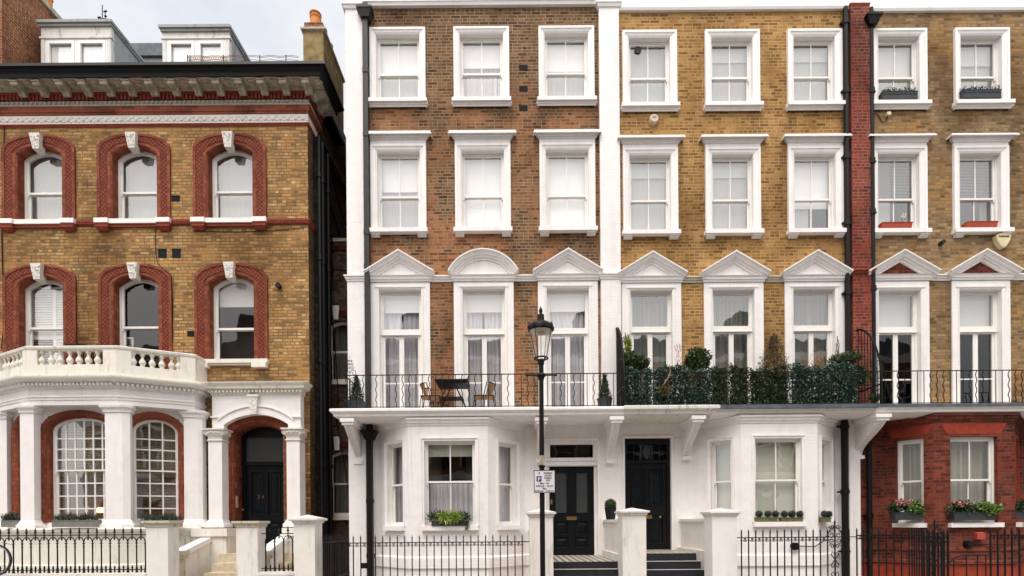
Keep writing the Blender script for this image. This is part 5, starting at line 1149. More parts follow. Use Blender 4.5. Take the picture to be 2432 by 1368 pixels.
# ================================================================== link building in the gap
Lk = thing('link_building', 'sooty brick infill building set back in the narrow gap between the houses', 'building', (-4.3, 3, 0))
yk = 1.4; lx0, lx1 = XLR + .05, XA0 + .3; zk = Z(800, 575, yk)
wk = []
for (pa, pb, za, zb_, zr) in ((780, 846, 905, 775, 762), (780, 846, 1226, 1085, 1072)):
    wk.append((X(pa, 900, yk), min(lx1 - .05, X(pb, 900, yk)), Z(800, za, yk), Z(800, zb_, yk), Z(800, zr, yk)))
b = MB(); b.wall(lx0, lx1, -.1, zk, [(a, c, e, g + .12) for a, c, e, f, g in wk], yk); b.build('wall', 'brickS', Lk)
b = MB(); b.box(lx0, lx1, 3, 6, -.1, zk - .05); b.box(lx0, lx1, yk + .01, 3, zk - .25, zk - .02); b.box(lx0, lx1, yk - .05, yk + .2, zk, zk + .08); b.build('parapet', 'stone', Lk)
b = MB(); b.box(lx0, lx1, yk - .04, yk, Z(800, 596, yk), Z(800, 585, yk)); b.build('string_course', 'terraD', Lk)
xfk, _ = wallframe((0, yk), (1, yk))
for a, c, e, f, g in wk:
    s_ = MB(); s_.sweep([(a, e)] + arc_top(a, c, f, g - f, 10) + [(c, e)], [(0, .1), (0, -.01), (.12, -.01), (.12, .01)], 'xz')
    w_ = sash(Lk, a, c, e, f, .1, xf=xfk, arch=(g - f, 'seg'), surround=s_, surmat='brickS', up=(1, 1), lo=(1, 1), fills=[('curtain', -.1, 1.1, 'greyc')], room='room', glass='glass')
    q = MB(); xm = X(799, 750, yk); q.slab([(xm - .06, g + .02), (xm + .06, g + .02), (xm + .085, g + .38), (xm - .085, g + .38)], -.06, 0); q.build('keystone', 'coade', w_, xfk)
    q = MB(); q.box(a - .08, c + .08, -.08, .12, e - .1, e); q.build('sill', 'cream', w_, xfk)
    q = MB(); q.sweep(arc_top(a - .02, c + .02, f + .06, g - f + .05, 10), [(0, -.02), (0, -.03), (.16, -.03), (.16, 0)], 'xz'); q.build('brick_arch', 'terraD', w_, xfk)
cable(Lk, [(786, 575, yk - .1), (790, 640, yk - .1), (786, 730, yk - .12), (796, 820, yk - .1), (803, 930, yk - .1), (800, 1000, yk - .1), (818, 1100, yk - .1), (826, 1160, yk - .1)], .014)
cable(Lk, [(769, 628, yk - .3), (790, 640, yk - .2), (824, 642, yk - .1)], .022)
# ================================================================== gable of the next house on the left
G = thing('neighbouring_house', 'red brown brick flank wall with flat top rising behind the leftmost dormer', 'house', (-15, 4, 0))
b = MB(); gx = -12.25; b.box(gx - 4, gx, .25, 2.1, zrf, 15.35); b.build('flank_wall', 'brickG', G)
b = MB(); b.box(gx - 4.1, gx + .06, .2, 2.15, 15.35, 15.47); b.build('coping', 'stone', G)
b = MB(); b.box(gx - 4, gx - .05, .3, 8, 0, 12); b.build('wall', 'brickG', G)
b = MB(); b.lathe([(.14, 15.45), (.12, 15.9), (.15, 15.95)], gx - .3, 1.9, 10); b.build('chimney_pot', 'potor', G)
# television aerial
ae = thing('television_aerial', 'thin roof aerial with short elements above the leftmost dormer', 'aerial', (X(245, 50, 2.5), 2.5, Z(245, 62, 2.5)))
b = MB(); ay = 2.5
def pxt(b, pts, r): b.tube([(X(a, c, ay), ay, Z(a, c, ay)) for a, c in pts], r, 5)
pxt(b, [(243, 70), (243, 12)], .012); pxt(b, [(235, 42), (254, 45)], .012); pxt(b, [(250, 50), (250, 24)], .010); pxt(b, [(246, 28), (254, 26)], .02); pxt(b, [(233, 43), (239, 42)], .035); pxt(b, [(248, 39), (253, 38)], .025); b.build('mast', 'iron', ae)
# roof edge wire fence
wf = thing('wire_fence', 'low rusty mesh and wire fence on the roof edge beside the right dormer', 'fence', (X(560, 150, .4), .4, zrf))
yw = .4
for px in (445, 451, 530, 617, 679):
    b = MB(); b.tube([(X(px, 155, yw), yw, zrf), (X(px, 131, yw), yw, Z(px, 131, yw))], .012, 5); b.build('post', 'iron', wf)
b = MB()
for zy in (133, 136, 143): b.tube([(X(px, zy, yw), yw, Z(px, zy, yw) + (.02 if i % 2 else -.01)) for i, px in enumerate(range(445, 720, 22))], .006, 4)
for i in range(22):
    px = 446 + i * 4.2; b.tube([(X(px, 134, yw), yw, Z(px, 134, yw)), (X(px + 8, 152, yw), yw, Z(px + 8, 152, yw))], .005, 4); b.tube([(X(px + 8, 134, yw), yw, Z(px + 8, 134, yw)), (X(px, 152, yw), yw, Z(px, 152, yw))], .005, 4)
b.build('mesh', 'potred', wf)
# ================================================================== the terrace across the street (seen only in the window glass)
O_ = thing('opposite_terrace', 'white and brick terrace across the street, seen mirrored in the window panes', 'house', (0, -25, 0))
oy = -21.5; rr = random.Random(5)
b = MB(); b.box(-26, 26, oy - 9, oy - .05, -.1, 12.0); b.build('wall', 'brickL', O_)
b = MB(); b.box(-26, 26, oy - .04, oy, 0, 4.1)
for z in (4.1, 7.6, 11.7): b.box(-26, 26, oy - .04, oy + .25, z, z + .35)
k_ = 0
for i in range(26):
    x = -25 + i * 2
    for z, h_ in ((4.9, 2.2), (8.4, 1.9)):
        for a, c in ((x - .12, x), (x + 1.0, x + 1.12)): b.box(a, c, oy - .04, oy + .1, z, z + h_)
        b.box(x - .12, x + 1.12, oy - .04, oy + .1, z + h_, z + h_ + .2); b.box(x, x + 1, oy - .04, oy + .03, z + h_ / 2 - .03, z + h_ / 2 + .03)
b.build('stucco', 'white', O_)
b = MB()
for i in range(26):
    x = -25 + i * 2
    for z, h_ in ((1.2, 2), (4.9, 2.2), (8.4, 1.9)): b.box(x, x + 1, oy - .04, oy + .01, z, z + h_)
b.build('window', 'ventb', O_)
b = MB(); b.slabx([(oy - .1, 12.05), (oy - 4, 14.6), (oy - 8, 12.05)], -26, 26)
for x in (-18, -7, 4.5, 15): b.box(x, x + 1.6, oy - 3.5, oy - 1.2, 12, 15.4)
b.build('roof', 'slate', O_)
# ================================================================== front walls, piers, steps
def pier(label, pxl, pxr, pyt, pyc, y, mat, capmat, pyramid=True, depth=.44, wd=None, py=1300, overh=.06, nm='gate_pier'):
    x0, x1 = X(pxl, py, y), X(pxr, py, y); zc = Z((pxl + pxr) / 2, pyc, y); zt = Z((pxl + pxr) / 2, pyt, y)
    t = thing(nm, label, 'pier', ((x0 + x1) / 2, y + depth / 2, 0), 'white gate piers')
    b = MB(); b.box(x0, x1, y, y + depth, 0, zc); b.build('shaft', mat, t)
    b = MB(); P = [(x0, y), (x1, y), (x1, y + depth), (x0, y + depth)]; o = overh
    h_ = zt - zc if not pyramid else (zt - zc) * .5
    b.sweep(P, [(0, zc - .02), (o * .3, zc - .01), (o * .4, zc + h_ * .35), (o * .8, zc + h_ * .45), (o, zc + h_ * .6), (o, zc + h_), (-.1, zc + h_)], 'xy', True)
    Q = [(x0 - o, y - o), (x1 + o, y - o), (x1 + o, y + depth + o), (x0 - o, y + depth + o)]; m = ((x0 + x1) / 2, y + depth / 2)
    b.prism(Q, zc + h_ - .003, zc + h_)
    if pyramid:
        v = [(x, yy, zc + h_) for x, yy in Q] + [(m[0], m[1], zt)]; b.add(v, [(0, 1, 4), (1, 2, 4), (2, 3, 4), (3, 0, 4)])
    b.build('cap', capmat, t); return t
yP = -2.75
pier('white gate pier behind the street lamp, with a shallow pyramid cap', 1258, 1314, 1207, 1226, yP, 'gate_white', 'gate_white')
pier('white gate pier with a cracked cap between the two black doors', 1479, 1535, 1205, 1222, yP, 'gate_white', 'gate_white')
pier('white gate pier with a flat stained cap right of the open black door', 1692, 1751, 1206, 1224, yP, 'white', 'gate_white')
pier('cracked white gate pier at the right end of the ornate railings, below a lavender trough', 347, 399, 1236, 1250, yP, 'gate_white', 'mossy', False, .34)
pier('streaked white gate pier in front of the door numbered 24, flat topped', 561, 612, 1237, 1250, yP, 'gate_white', 'mossy', False, .34)
pier('whitest gate pier with a tall pyramid cap beside the narrow passage', 698, 748, 1222, 1241, yP, 'gate_white', 'gate_white', True, .40, overh=.08)
def block(name, label, cat, mat, fn, loc, group=None):
    b = MB(); fn(b); o = b.build(name, mat); tag(o, label, cat, group); return o
# low walls flanking the terrace doorsteps
zw_ = 1.58
def gw1(b):
    b.box(2.19, 2.44, -2.31, 0, -.1, zw_); b.box(2.15, 2.48, -2.31, -.003, zw_, zw_ + .06); b.box(2.13, 2.50, -2.31, -.003, -.1, .93)
block('garden_wall', 'low white wall between the two flights of steps, carrying the potted box ball', 'wall', 'gate_white', gw1, None)
def gw2(b):
    b.box(4.0, 4.28, -2.31, -.0, -.1, zw_); b.box(3.96, 4.32, -2.31, -.003, zw_, zw_ + .06); b.box(3.92, 4.33, -2.31, -.003, -.1, .98)
block('garden_wall', 'low white wall right of the steps that climb to the second black door', 'wall', 'gate_white', gw2, None)
def gw3(b): b.box(.42, .66, -2.31, -.0, -.1, 1.35); b.box(.38, .70, -2.31, -.003, 1.35, 1.40)
block('garden_wall', 'low white wall behind the gate pier beside the street lamp', 'wall', 'gate_white', gw3, None)
def steps(label, x0, x1, ztop, y0, yl, n, tread, mat, landmat=None, nose='sash'):
    t = thing('doorsteps', label, 'steps', ((x0 + x1) / 2, yl - tread, 0))
    rise = ztop / (n + 1)
    b = MB(); b.box(x0, x1, yl, y0, -.1, ztop)
    b.build('landing', mat, t)
    if landmat: b = MB(); b.box(x0, x1, yl + .004, y0, ztop, ztop + .006); b.build('tiled_landing', landmat, t)
    for i in range(1, n + 1):
        b = MB(); z = ztop - rise * i; ya = yl - tread * i; b.box(x0, x1, ya, ya + tread, -.1, z); st = b.build('step', mat, t)
        if nose:
            b = MB(); b.box(x0, x1, ya - .012, ya + .035, z, z + .008); b.build('nosing', nose, st)
    return t
steps('dark steps with a patterned tile landing up to the glazed black door', .7, 2.12, zdA, .14, -1.95, 5, .27, 'tarstep', 'tiles', 'cream')
tB = steps('dark steps with pale nosings up to the panelled black door', 2.51, 3.92, zdB, .12, -1.35, 5, .27, 'tarstep', 'tiles', 'cream')
xs0, xs1 = X(480, 1340, -1.4), X(640, 1340, -1.4)
steps('worn cream stone steps up to the door numbered 24', xs0, xs1 + .25, Z(560, 1312, -.1), .38, -.75, 4, .3, 'step', None, None)
# sloping stone ramps beside those steps
def ramp(label, xa, xb, zt, zb, ya, yb):
    t = thing('stair_wall', label, 'wall', ((xa + xb) / 2, yb, 0), 'sloping stair walls')
    b = MB(); b.slabx([(ya, -.1), (yb - .1, -.1), (yb - .1, zb - .12), (ya, zt - .1)], xa + .04, xb - .04); b.build('side', 'cream', t)
    b = MB(); b.slabx([(ya, zt - .1), (yb, zb - .12), (yb, zb), (ya, zt)], xa, xb); b.build('coping', 'white', t)
    b = MB(); b.box(xa - .14, xb + .12, yb - .38, yb, zb - .08, zb + .01); b.box(xa - .1, xb + .08, yb - .34, yb, zb - .16, zb - .08); b.box(xa - .04, xb + .02, yb - .28, yb, -.1, zb - .16); b.build('end_block', 'mossy', t)
xr = X(503, 1272, -.5)
ramp('sloping white stair wall left of the steps to the door numbered 24', X(482, 1274, -.5), X(506, 1274, -.5), Z(500, 1272, -.5), Z(455, 1308, -1.6), -.4, -1.6)
ramp('sloping white stair wall right of those steps, behind the short arched railing', X(664, 1270, -.5), X(690, 1270, -.5), Z(680, 1268, -.5), Z(650, 1308, -1.6), -.4, -1.6)
b = MB(); z_ = Z(610, 1252, -.3); x0_, x1_ = P3[0] + .0, rx0 - .2
b.box(x0_, X(548, 1255, -.35), -.55, 0, -.1, z_ - .2); b.box(x0_ - .02, X(552, 1255, -.35), -.6, .0, z_ - .2, z_ - .02); b.build('porch_base', 'cream', H); b = MB(); b.box(X(684, 1255, -.35), XLR, -.55, 0, -.1, z_ - .2); b.box(X(680, 1255, -.35), XLR, -.6, 0, z_ - .2, z_ - .02); b.build('porch_base', 'cream', H)
# dwarf wall under the left railings
zlw = Z(180, 1361, -2.6)
block('garden_wall', 'low white wall under the ornate arched railings at far left', 'wall', 'gate_white', lambda b: (b.box(-14, X(347, 1360, yP), yP + .02, yP + .3, -.1, zlw - .06), b.box(-14, X(347, 1360, yP), yP - .02, yP + .34, zlw - .06, zlw)), None)
block('garden_wall', 'short low white wall under the short arched railing left of the passage', 'wall', 'gate_white', lambda b: (b.box(X(614, 1360, yP), X(698, 1360, yP), yP + .02, yP + .3, -.1, zlw - .06), b.box(X(613, 1360, yP), X(698, 1360, yP), yP - .02, yP + .34, zlw - .06, zlw)), None)
# ================================================================== railings
def bars(par, xs, y, z0, z1, r, name='bar', mat='iron', spike=.06, yy=None):
    first = None
    for i, x in enumerate(xs):
        if first is None:
            b = MB(); b.tube([(x, y, z0), (x, y, z1 - spike)], r, 6); 
            b.tube([(x, y, z1 - spike), (x, y, z1 - spike * .9), (x, y, z1)], [r, r * 1.25, r * .25], 6); first = b.build(name, mat, par); xf0 = x
        else:
            o = first.copy(); C.objects.link(o); o.location = (x - xf0, 0 if yy is None else yy[i] - yy[0], 0)
def scrolls(b, x0, x1, y, z, r=.03, r_=.005, plane='x'):
    for cx, a0, sg in ((x0 + r * 1.2, math.pi / 2, -1), (x1 - r * 1.2, math.pi / 2, 1)):
        pts = spiral(cx, z - r, r, 1.2, a0, sg, 10); b.tube([(p[0], y, p[1]) for p in pts], r_, 4, False)
    b.tube([(x0 + r * 1.1, y, z), ((x0 + x1) / 2, y, z + .012), (x1 - r * 1.1, y, z)], r_, 4, False)
yR = -2.9
# terrace area railings A
zt, zr_ = Z(1050, 1270, yR), Z(1050, 1288, yR)
rA = thing('area_railing', 'plain spiked black railing with small scrolls in front of the white bay window', 'railing', (-1.5, yR, 0))
xs = []; px = 1240.5
while px > 772: xs.append(X(px, 1300, yR)); px -= 17.45
bars(rA, xs, yR, 0, zt, .011)
b = MB(); b.box(X(768, 1288, yR), X(1258, 1288, yR), yR - .016, yR + .016, zr_ - .008, zr_ + .008); b.box(X(768, 1288, yR), X(1258, 1288, yR), yR - .014, yR + .014, .12, .14); b.build('rail', 'iron', rA)
b = MB()
for a, c in zip(xs, xs[1:]): scrolls(b, c + .012, a - .012, yR, zr_ - .02)
for x in xs: b.ball((x, yR, zr_ - .05), .019, 6, 4)
b.build('scrollwork', 'iron', rA)
b = MB(); x = X(868, 1345, yR); b.box(X(858, 1345, yR), X(873, 1345, yR), yR - .02, yR + .02, Z(866, 1350, yR), Z(866, 1337, yR)); b.build('lock_plate', 'iron', rA)
# railings B
zt2, zr2 = Z(1900, 1256, yR), Z(1900, 1276, yR)
rB = thing('area_railing', 'spiked black railing with small scrolls in front of the white bay with clipped box balls', 'railing', (5.7, yR, 0))
xs = []; px = 1761
while px < 2030:
    if abs(px - 1983) > 6: xs.append(X(px, 1300, yR))
    px += 17.05
bars(rB, xs, yR, 0, zt2, .012)
b = MB(); b.box(X(1751, 1276, yR), X(2036, 1276, yR), yR - .016, yR + .016, zr2 - .008, zr2 + .008); b.box(X(1751, 1276, yR), X(2036, 1276, yR), yR - .014, yR + .014, .12, .14); b.build('rail', 'iron', rB)
b = MB()
for a, c in zip(xs, xs[1:]):
    if c - a < .2: scrolls(b, a + .012, c - .012, yR, zr2 - .02, r_=.006)
for x in xs: b.ball((x, yR, zr2 - .05), .021, 6, 4)
b.build('scrollwork', 'iron', rB)
def scroll_post(par, px, pytop, y, low=True):
    b = MB(); x = X(px, 1300, y); sc_ = (DIST + y) / FPX
    b.tube([(x, y, 0), (x, y, Z(px, pytop + 8, y))], .014, 6); b.ball((x, y, Z(px, pytop + 7, y)), .02, 6, 5); b.tube([(x, y, Z(px, pytop + 7, y)), (x, y, Z(px, pytop, y))], [.012, .003], 5)
    for k_ in range(5): b.ball((x, y, Z(px, pytop + 10 + k_ * 3, y)), .014, 6, 4)
    for sx in (-1, 1):
        def S(cx, cy, r, a0, sg, t_=1.3): b.tube([(X(px, cy, y) + sx * (p[0]), y, Z(px, cy, y) + p[1]) for p in spiral(cx * sc_, 0, r * sc_, t_, a0, sg, 14)], .008, 4, False)
        S(7, pytop + 18, 6, 0, -1); S(9, pytop + 37, 9, math.pi / 2, -1); S(8, pytop + 52, 7, -math.pi / 2, 1); S(7, pytop + 64, 6, 0, 1)
        b.tube([(x + sx * 4 * sc_, y, Z(px, pytop + 20, y)), (x + sx * 12 * sc_, y, Z(px, pytop + 26, y)), (x + sx * 17 * sc_, y, Z(px, pytop + 38, y)), (x + sx * 22 * sc_, y, Z(px, pytop + 42, y))], .008, 4)
        for k_ in range(3 if low else 0):
            zz_ = pytop + 80 + k_ * 48; b.tube([(x, y, Z(px, zz_ + 16, y)), (x + sx * 9 * sc_, y, Z(px, zz_ + 4, y)), (x + sx * 7 * sc_, y, Z(px, zz_ - 3, y)), (x + sx * 2.5 * sc_, y, Z(px, zz_ + 1, y))], .009, 4)
            b.tube([(x, y, Z(px, zz_ + 16, y)), (x + sx * 9 * sc_, y, Z(px, zz_ + 28, y)), (x + sx * 7 * sc_, y, Z(px, zz_ + 35, y)), (x + sx * 2.5 * sc_, y, Z(px, zz_ + 31, y))], .009, 4)
    return b.build('scroll_post', 'iron', par)
scroll_post(rB, 1983, 1233, yR)
# railings C1 (dense, runs back beside the red bay) and gate
rC = thing('area_railing', 'dense black spiked railing turning back towards the red brick bay', 'railing', (8, yR, 0))
xs = [X(p, 1300, yR) for p in (2035, 2051, 2069, 2087, 2105, 2123, 2141, 2159, 2177)]
bars(rC, xs, yR, 0, Z(2100, 1253, yR), .013)
b = MB(); b.box(xs[0], xs[-1], yR - .018, yR + .018, Z(2100, 1271, yR) - .01, Z(2100, 1271, yR) + .01); b.box(xs[0], xs[-1], yR - .018, yR + .018, Z(2100, 1279, yR) - .008, Z(2100, 1279, yR) + .008); b.build('rail', 'iron', rC)
b = MB()
for a, c in zip(xs, xs[1:]): scrolls(b, a + .014, c - .014, yR, Z(2100, 1271, yR) - .02)
b.build('scrollwork', 'iron', rC)
def along(label, pA, pB, n, zt_, ww=.013, nm='area_railing', cat='railing', zb=0, dbl=False):
    t = thing(nm, label, cat, ((pA[0] + pB[0]) / 2, (pA[1] + pB[1]) / 2, 0)); first = None
    for i in range(n):
        f = i / (n - 1); x, y = pA[0] + (pB[0] - pA[0]) * f, pA[1] + (pB[1] - pA[1]) * f
        if first is None: b = MB(); b.tube([(x, y, zb), (x, y, zt_ - .06), (x, y, zt_)], [ww, ww * 1.1, ww * .3], 6); first = b.build('bar', 'iron', t)
        else: o = first.copy(); C.objects.link(o); o.location = (x - pA[0], y - pA[1], 0)
    xf, l_ = wallframe(pA, pB); b = MB(); b.box(0, l_, -.02, .02, zt_ - .16, zt_ - .14); b.box(0, l_, -.02, .02, zb + .12, zb + .14)
    if dbl: b.box(0, l_, -.02, .02, zt_ - .24, zt_ - .22)
    b.build('rail', 'iron', t, xf); return t
zt3 = Z(2220, 1257, -2.9)
along('black side railing running back from the gate towards the red bay', (X(2250, 1300, yR), yR), (X(2166, 1300, -1.0), -1.0), 14, zt3 + .0, dbl=True)
gC = along('narrow black gate leaf standing open before the red bay', (X(2192, 1300, yR), yR), (X(2252, 1300, yR), yR), 6, zt3, .016, 'gate', 'gate', dbl=True)
scroll_post(gC, 2220, 1230, yR)
# railings C2 at the right edge
rD = thing('area_railing', 'four stout black spiked bars and rail at the far right edge', 'railing', (9, yR, 0))
xs = [X(p, 1300, yR) for p in (2352.5, 2369.5, 2386.5, 2403.5, 2421, 2438, 2455, 2472)]
bars(rD, xs, yR, 0, Z(2380, 1252, yR), .016)
b = MB(); b.box(xs[0], xs[-1], yR - .018, yR + .018, Z(2380, 1271, yR) - .01, Z(2380, 1271, yR) + .01); b.build('rail', 'iron', rD)
b = MB()
for a, c in zip(xs, xs[1:]): scrolls(b, a + .014, c - .014, yR, Z(2380, 1271, yR) - .02, .032, .007)
b.build('scrollwork', 'iron', rD)
hr = thing('hand_rail', 'thin black arched handrail with three uprights in front of the red wall', 'handrail', (8.6, yR, 0)); yh = -2.6
b = MB(); b.tube([(X(p, q, yh), yh, Z(p, q, yh)) for p, q in ((2250, 1343), (2258, 1333), (2270, 1323), (2285, 1319), (2350, 1318))], .014, 6); b.build('rail', 'iron', hr)
for p, q in ((2265, 1328), (2295, 1319), (2321, 1319), (2341, 1318)):
    b = MB(); b.tube([(X(p, q, yh), yh, 0), (X(p, q, yh), yh, Z(p, q, yh))], .010, 5); b.build('upright', 'iron', hr)
# side railing in the passage
t = along('dense dark railing running back along the passage beside the whitest pier', (X(770, 1300, -2.8), -2.8), (X(828, 1300, -1.4), -1.4), 16, Z(800, 1268, -2.1), .012, zb=.42)
block('garden_wall', 'sloping white dwarf wall beneath the dark passage railing', 'wall', 'gate_white', lambda b: b.prism([(X(770, 1300, -2.8) + .06, -2.8), (X(828, 1300, -1.4) + .12, -1.4), (X(828, 1300, -1.4) - .12, -1.4), (X(770, 1300, -2.8) - .12, -2.8)], -.1, .42), None)
# ornate arched railing on the left
def arched(label, pa, pb, y, cols, nm='arched_railing'):
    t = thing(nm, label, 'railing', (X((pa + pb) / 2, 1300, y), y, zlw)); zz = lambda p: Z(180, p, y)
    zbt = zlw; px = cols[0]
    z_top, z_rail, z_arc, z_col, z_low, z_foot = zz(1253), zz(1271), zz(1276), zz(1291), zz(1353.5), zz(1362)
    xs = [X(p, 1300, y) for p in cols]; dx = abs(xs[1] - xs[0]); first = None; sp_ = None
    for i, x in enumerate(xs):
        if first is None:
            b = MB(); r = .013
            b.lathe([(r * 1.6, z_foot), (r * 2.2, z_foot + .03), (r * 1.4, z_foot + .05), (r * 2, z_low), (r * 1.2, z_low + .05), (r, z_low + .09), (r, zz(1300)), (r * 1.5, zz(1299)), (r, zz(1297)), (r, z_col - .01), (r * 2.4, z_col), (r * .8, z_col + .015), (r * .8, z_col + .06)], x, y, 6)
            first = b.build('bar', 'iron', t); xf0 = x
        else: o = first.copy(); C.objects.link(o); o.location = (x - xf0, 0, 0)
    b = MB()
    for x in xs[:-1]:
        a_, c_ = min(x, x + (xs[1] - xs[0])), max(x, x + (xs[1] - xs[0])); pts = [(p[0], y, p[1]) for p in arc_top(a_ + .004, c_ - .004, z_col + .03, z_arc - z_col - .03, 8, 'ell')]; b.tube(pts, .010, 5)
    xa, xb = X(pa, 1300, y), X(pb, 1300, y)
    b.box(xa, xb, y - .012, y + .012, z_rail - .008, z_rail + .008); b.build('rail', 'iron', t); b = MB(); b.box(xa, xb, y - .012, y + .012, z_low - .008, z_low + .008); b.build('rail', 'iron', t)
    sp1 = None
    for x in xs[:-1]:
        xm = x + (xs[1] - xs[0]) / 2
        if sp1 is None:
            b = MB(); b.lathe([(.004, z_arc - .06), (.018, z_arc - .035), (.008, z_arc - .005), (.012, z_rail - .01), (.022, z_rail), (.01, z_rail + .02), (.01, z_rail + .035), (.03, z_rail + .05), (.012, z_rail + .075), (.018, z_rail + .085), (.003, z_top)], xm, y, 6); sp1 = b.build('spear', 'iron', t)
            b = MB(); b.lathe([(.003, z_low - .06), (.02, z_low - .03), (.008, z_low), (.02, z_low + .035), (.003, z_low + .085)], xm, y, 6); sp2 = b.build('low_spear', 'iron', t); xm0 = xm
        else:
            for s_ in (sp1, sp2): o = s_.copy(); C.objects.link(o); o.location = (xm - xm0, 0, 0)
    return t
arched('long ornate black railing of arches and spear points at far left', -60, 349, yP + .16, [-51.8 + 20.9 * k_ for k_ in range(20)])
arched('short ornate black railing of three arches between two white piers', 618, 697, yP + .16, [631 + 21.3 * k_ for k_ in range(4)][:4])
# ================================================================== balcony railings
yB = -.93; zBt = Z(1143, 889, yB); zBb = Z(1143, 965, yB)
def brail(label, pa, pb, px0, step, pattern, cat='railing'):
    t = thing('balcony_railing', label, cat, (X((pa + pb) / 2, 920, yB), yB, zsl1)); xa, xb = X(pa, 889, yB), X(pb, 889, yB)
    b = MB(); b.box(xa, xb, yB - .014, yB + .014, zBt - .008, zBt + .008); b.box(xa, xb, yB - .010, yB + .010, zBb - .006, zBb + .006); b.build('rail', 'iron', t)
    px = px0; i = 0; fs = fw_ = None
    while px < pb - 4:
        x = X(px, 920, yB)
        if pattern[i % len(pattern)] == 's':
            if fs is None: b = MB(); b.tube([(x, yB, zsl1), (x, yB, zBt)], .0085, 5); fs = (b.build('baluster', 'iron', t), x)
            else: o = fs[0].copy(); C.objects.link(o); o.location = (x - fs[1], 0, 0)
        else:
            if fw_ is None:
                b = MB(); n = 18; b.tube([(x + .016 * math.sin(k_ / n * 2 * math.pi * 3.2), yB, zBb + (zBt - zBb) * k_ / n) for k_ in range(n + 1)], .0095, 5); fw_ = (b.build('wavy_baluster', 'iron', t), x)
            else: o = fw_[0].copy(); C.objects.link(o); o.location = (x - fw_[1], 0, 0)
        px += step; i += 1
    return t
brA = brail('thin black balcony railing mixing straight and wavy bars in front of the table and chairs', 818, 1466, 831, 15.65, 'sswswsswww')
brB = brail('black balcony railing mostly hidden in front of the ivy screens', 1468, 2078, 1475, 15.65, 'sswww')
brC = brail('thin black balcony railing with wavy bars before the dark French windows at right', 2080, 2600, 2086, 15.5, 'sswwws')
# return at the left end, scroll finials, curved dividers
b = MB(); xl = X(818, 889, yB); b.box(xl - .01, xl + .01, yB, -.01, zBt - .008, zBt + .008); b.box(xl - .01, xl + .01, yB, -.01, zBb - .006, zBb + .006)
for k_ in range(1, 8): b.tube([(xl, yB + .12 * k_, zsl1), (xl, yB + .12 * k_, zBt)], .009, 5)
b.build('end_return', 'iron', brA)
def finial(par, px, pyt, y):
    b = MB(); x = X(px, 900, y); s_ = (DIST + y) / FPX; b.tube([(x, y, zsl1), (x, y, Z(px, pyt, y))], [.011, .004], 5)
    for sx in (-1, 1):
        for cy, r in ((pyt + 12, 3), (pyt + 20, 4), (pyt + 29, 5), (pyt + 40, 8), (pyt + 56, 6), (pyt + 82, 5), (pyt + 102, 5)):
            b.tube([(x + sx * p[0], y, Z(px, cy, y) + p[1]) for p in spiral((r + 1) * s_, 0, r * s_, 1.3, math.pi, -1, 10)], .006, 4, False)
    b.build('scroll_finial', 'iron', par)
finial(brA, 831, 846, yB + .01); finial(brC, 2091, 846, yB)
def divider(label, xw, ztop, mat='iron', nb=9, solid=False):
    t = thing('balcony_divider', label, 'screen', (xw, -.45, zsl1), 'quarter-round balcony dividers'); P = []
    for k_ in range(15):
        a = math.pi / 2 * k_ / 14; P.append((xw, -.02 - .95 * math.sin(a), zBt - .35 + (ztop - zBt + .35) * math.cos(a)))
    b = MB(); b.tube(P + [(xw, -.97, zsl1)], .022, 6); b.box(xw - .012, xw + .012, -.97, -.02, zBt - .3, zBt - .27); b.build('frame', 'iron', t)
    first = None
    for k_ in range(nb):
        f = (k_ + .5) / nb; y = -.02 - .95 * f; z = zBt - .35 + (ztop - zBt + .35) * math.sqrt(max(0, 1 - f * f))
        b = MB(); b.tube([(xw, y, zsl1), (xw, y, z)], .0095, 5); b.build('bar', 'iron', t)
    return t
divider('quarter-round black iron screen on the balcony beside the white pilaster', X(1462, 800), Z(1462, 783), nb=16)
divider('quarter-round black iron screen on the balcony beside the red pilaster', X(2030, 800) - .02, Z(2030, 787), nb=9)
# ================================================================== street lamp and its sign
yl = -4.0; lx = X(1287, 1100, yl)
zl = lambda p: Z(1287, p, yl)
lm = thing('street_lamp', 'black street lamp with tapered clear glass lantern standing before the middle of the terrace', 'street lamp', (lx, yl, 0))
b = MB(); b.lathe([(.15, 0), (.15, .12), (.11, .16), (.10, .45), (.07, .52), (.06, .56), (.043, .60), (.042, zl(1240)), (.042, zl(1111)), (.055, zl(1109)), (.055, zl(1106)), (.040, zl(1104)), (.038, zl(903)), (.052, zl(900)), (.052, zl(893)), (.040, zl(890)), (.040, zl(868)), (.052, zl(864)), (.052, zl(857)), (.04, zl(853))], lx, yl, 14); b.build('pole', 'iron', lm)
b = MB(); b.tube([(lx - .235, yl, zl(891)), (lx + .235, yl, zl(891))], .013, 8); b.ball((lx - .24, yl, zl(891)), .022); b.ball((lx + .24, yl, zl(891)), .022); b.lathe([(.065, zl(895)), (.09, zl(892)), (.065, zl(887))], lx, yl, 10); b.build('ladder_bar', 'iron', lm)
b = MB(); b.tube([(lx + .11 * math.cos(a * math.pi / 10), yl + .11 * math.sin(a * math.pi / 10), zl(851)) for a in range(21)], .013, 6)
for k_ in range(4): a = math.pi / 4 + k_ * math.pi / 2; b.tube([(lx + .04 * math.cos(a), yl + .04 * math.sin(a), zl(858)), (lx + .11 * math.cos(a), yl + .11 * math.sin(a), zl(851))], .01, 5)
b.build('lantern_seat', 'iron', lm)
b = MB(); n = 24; r0, r1, za_, zb_ = .104, .196, zl(850), zl(783)
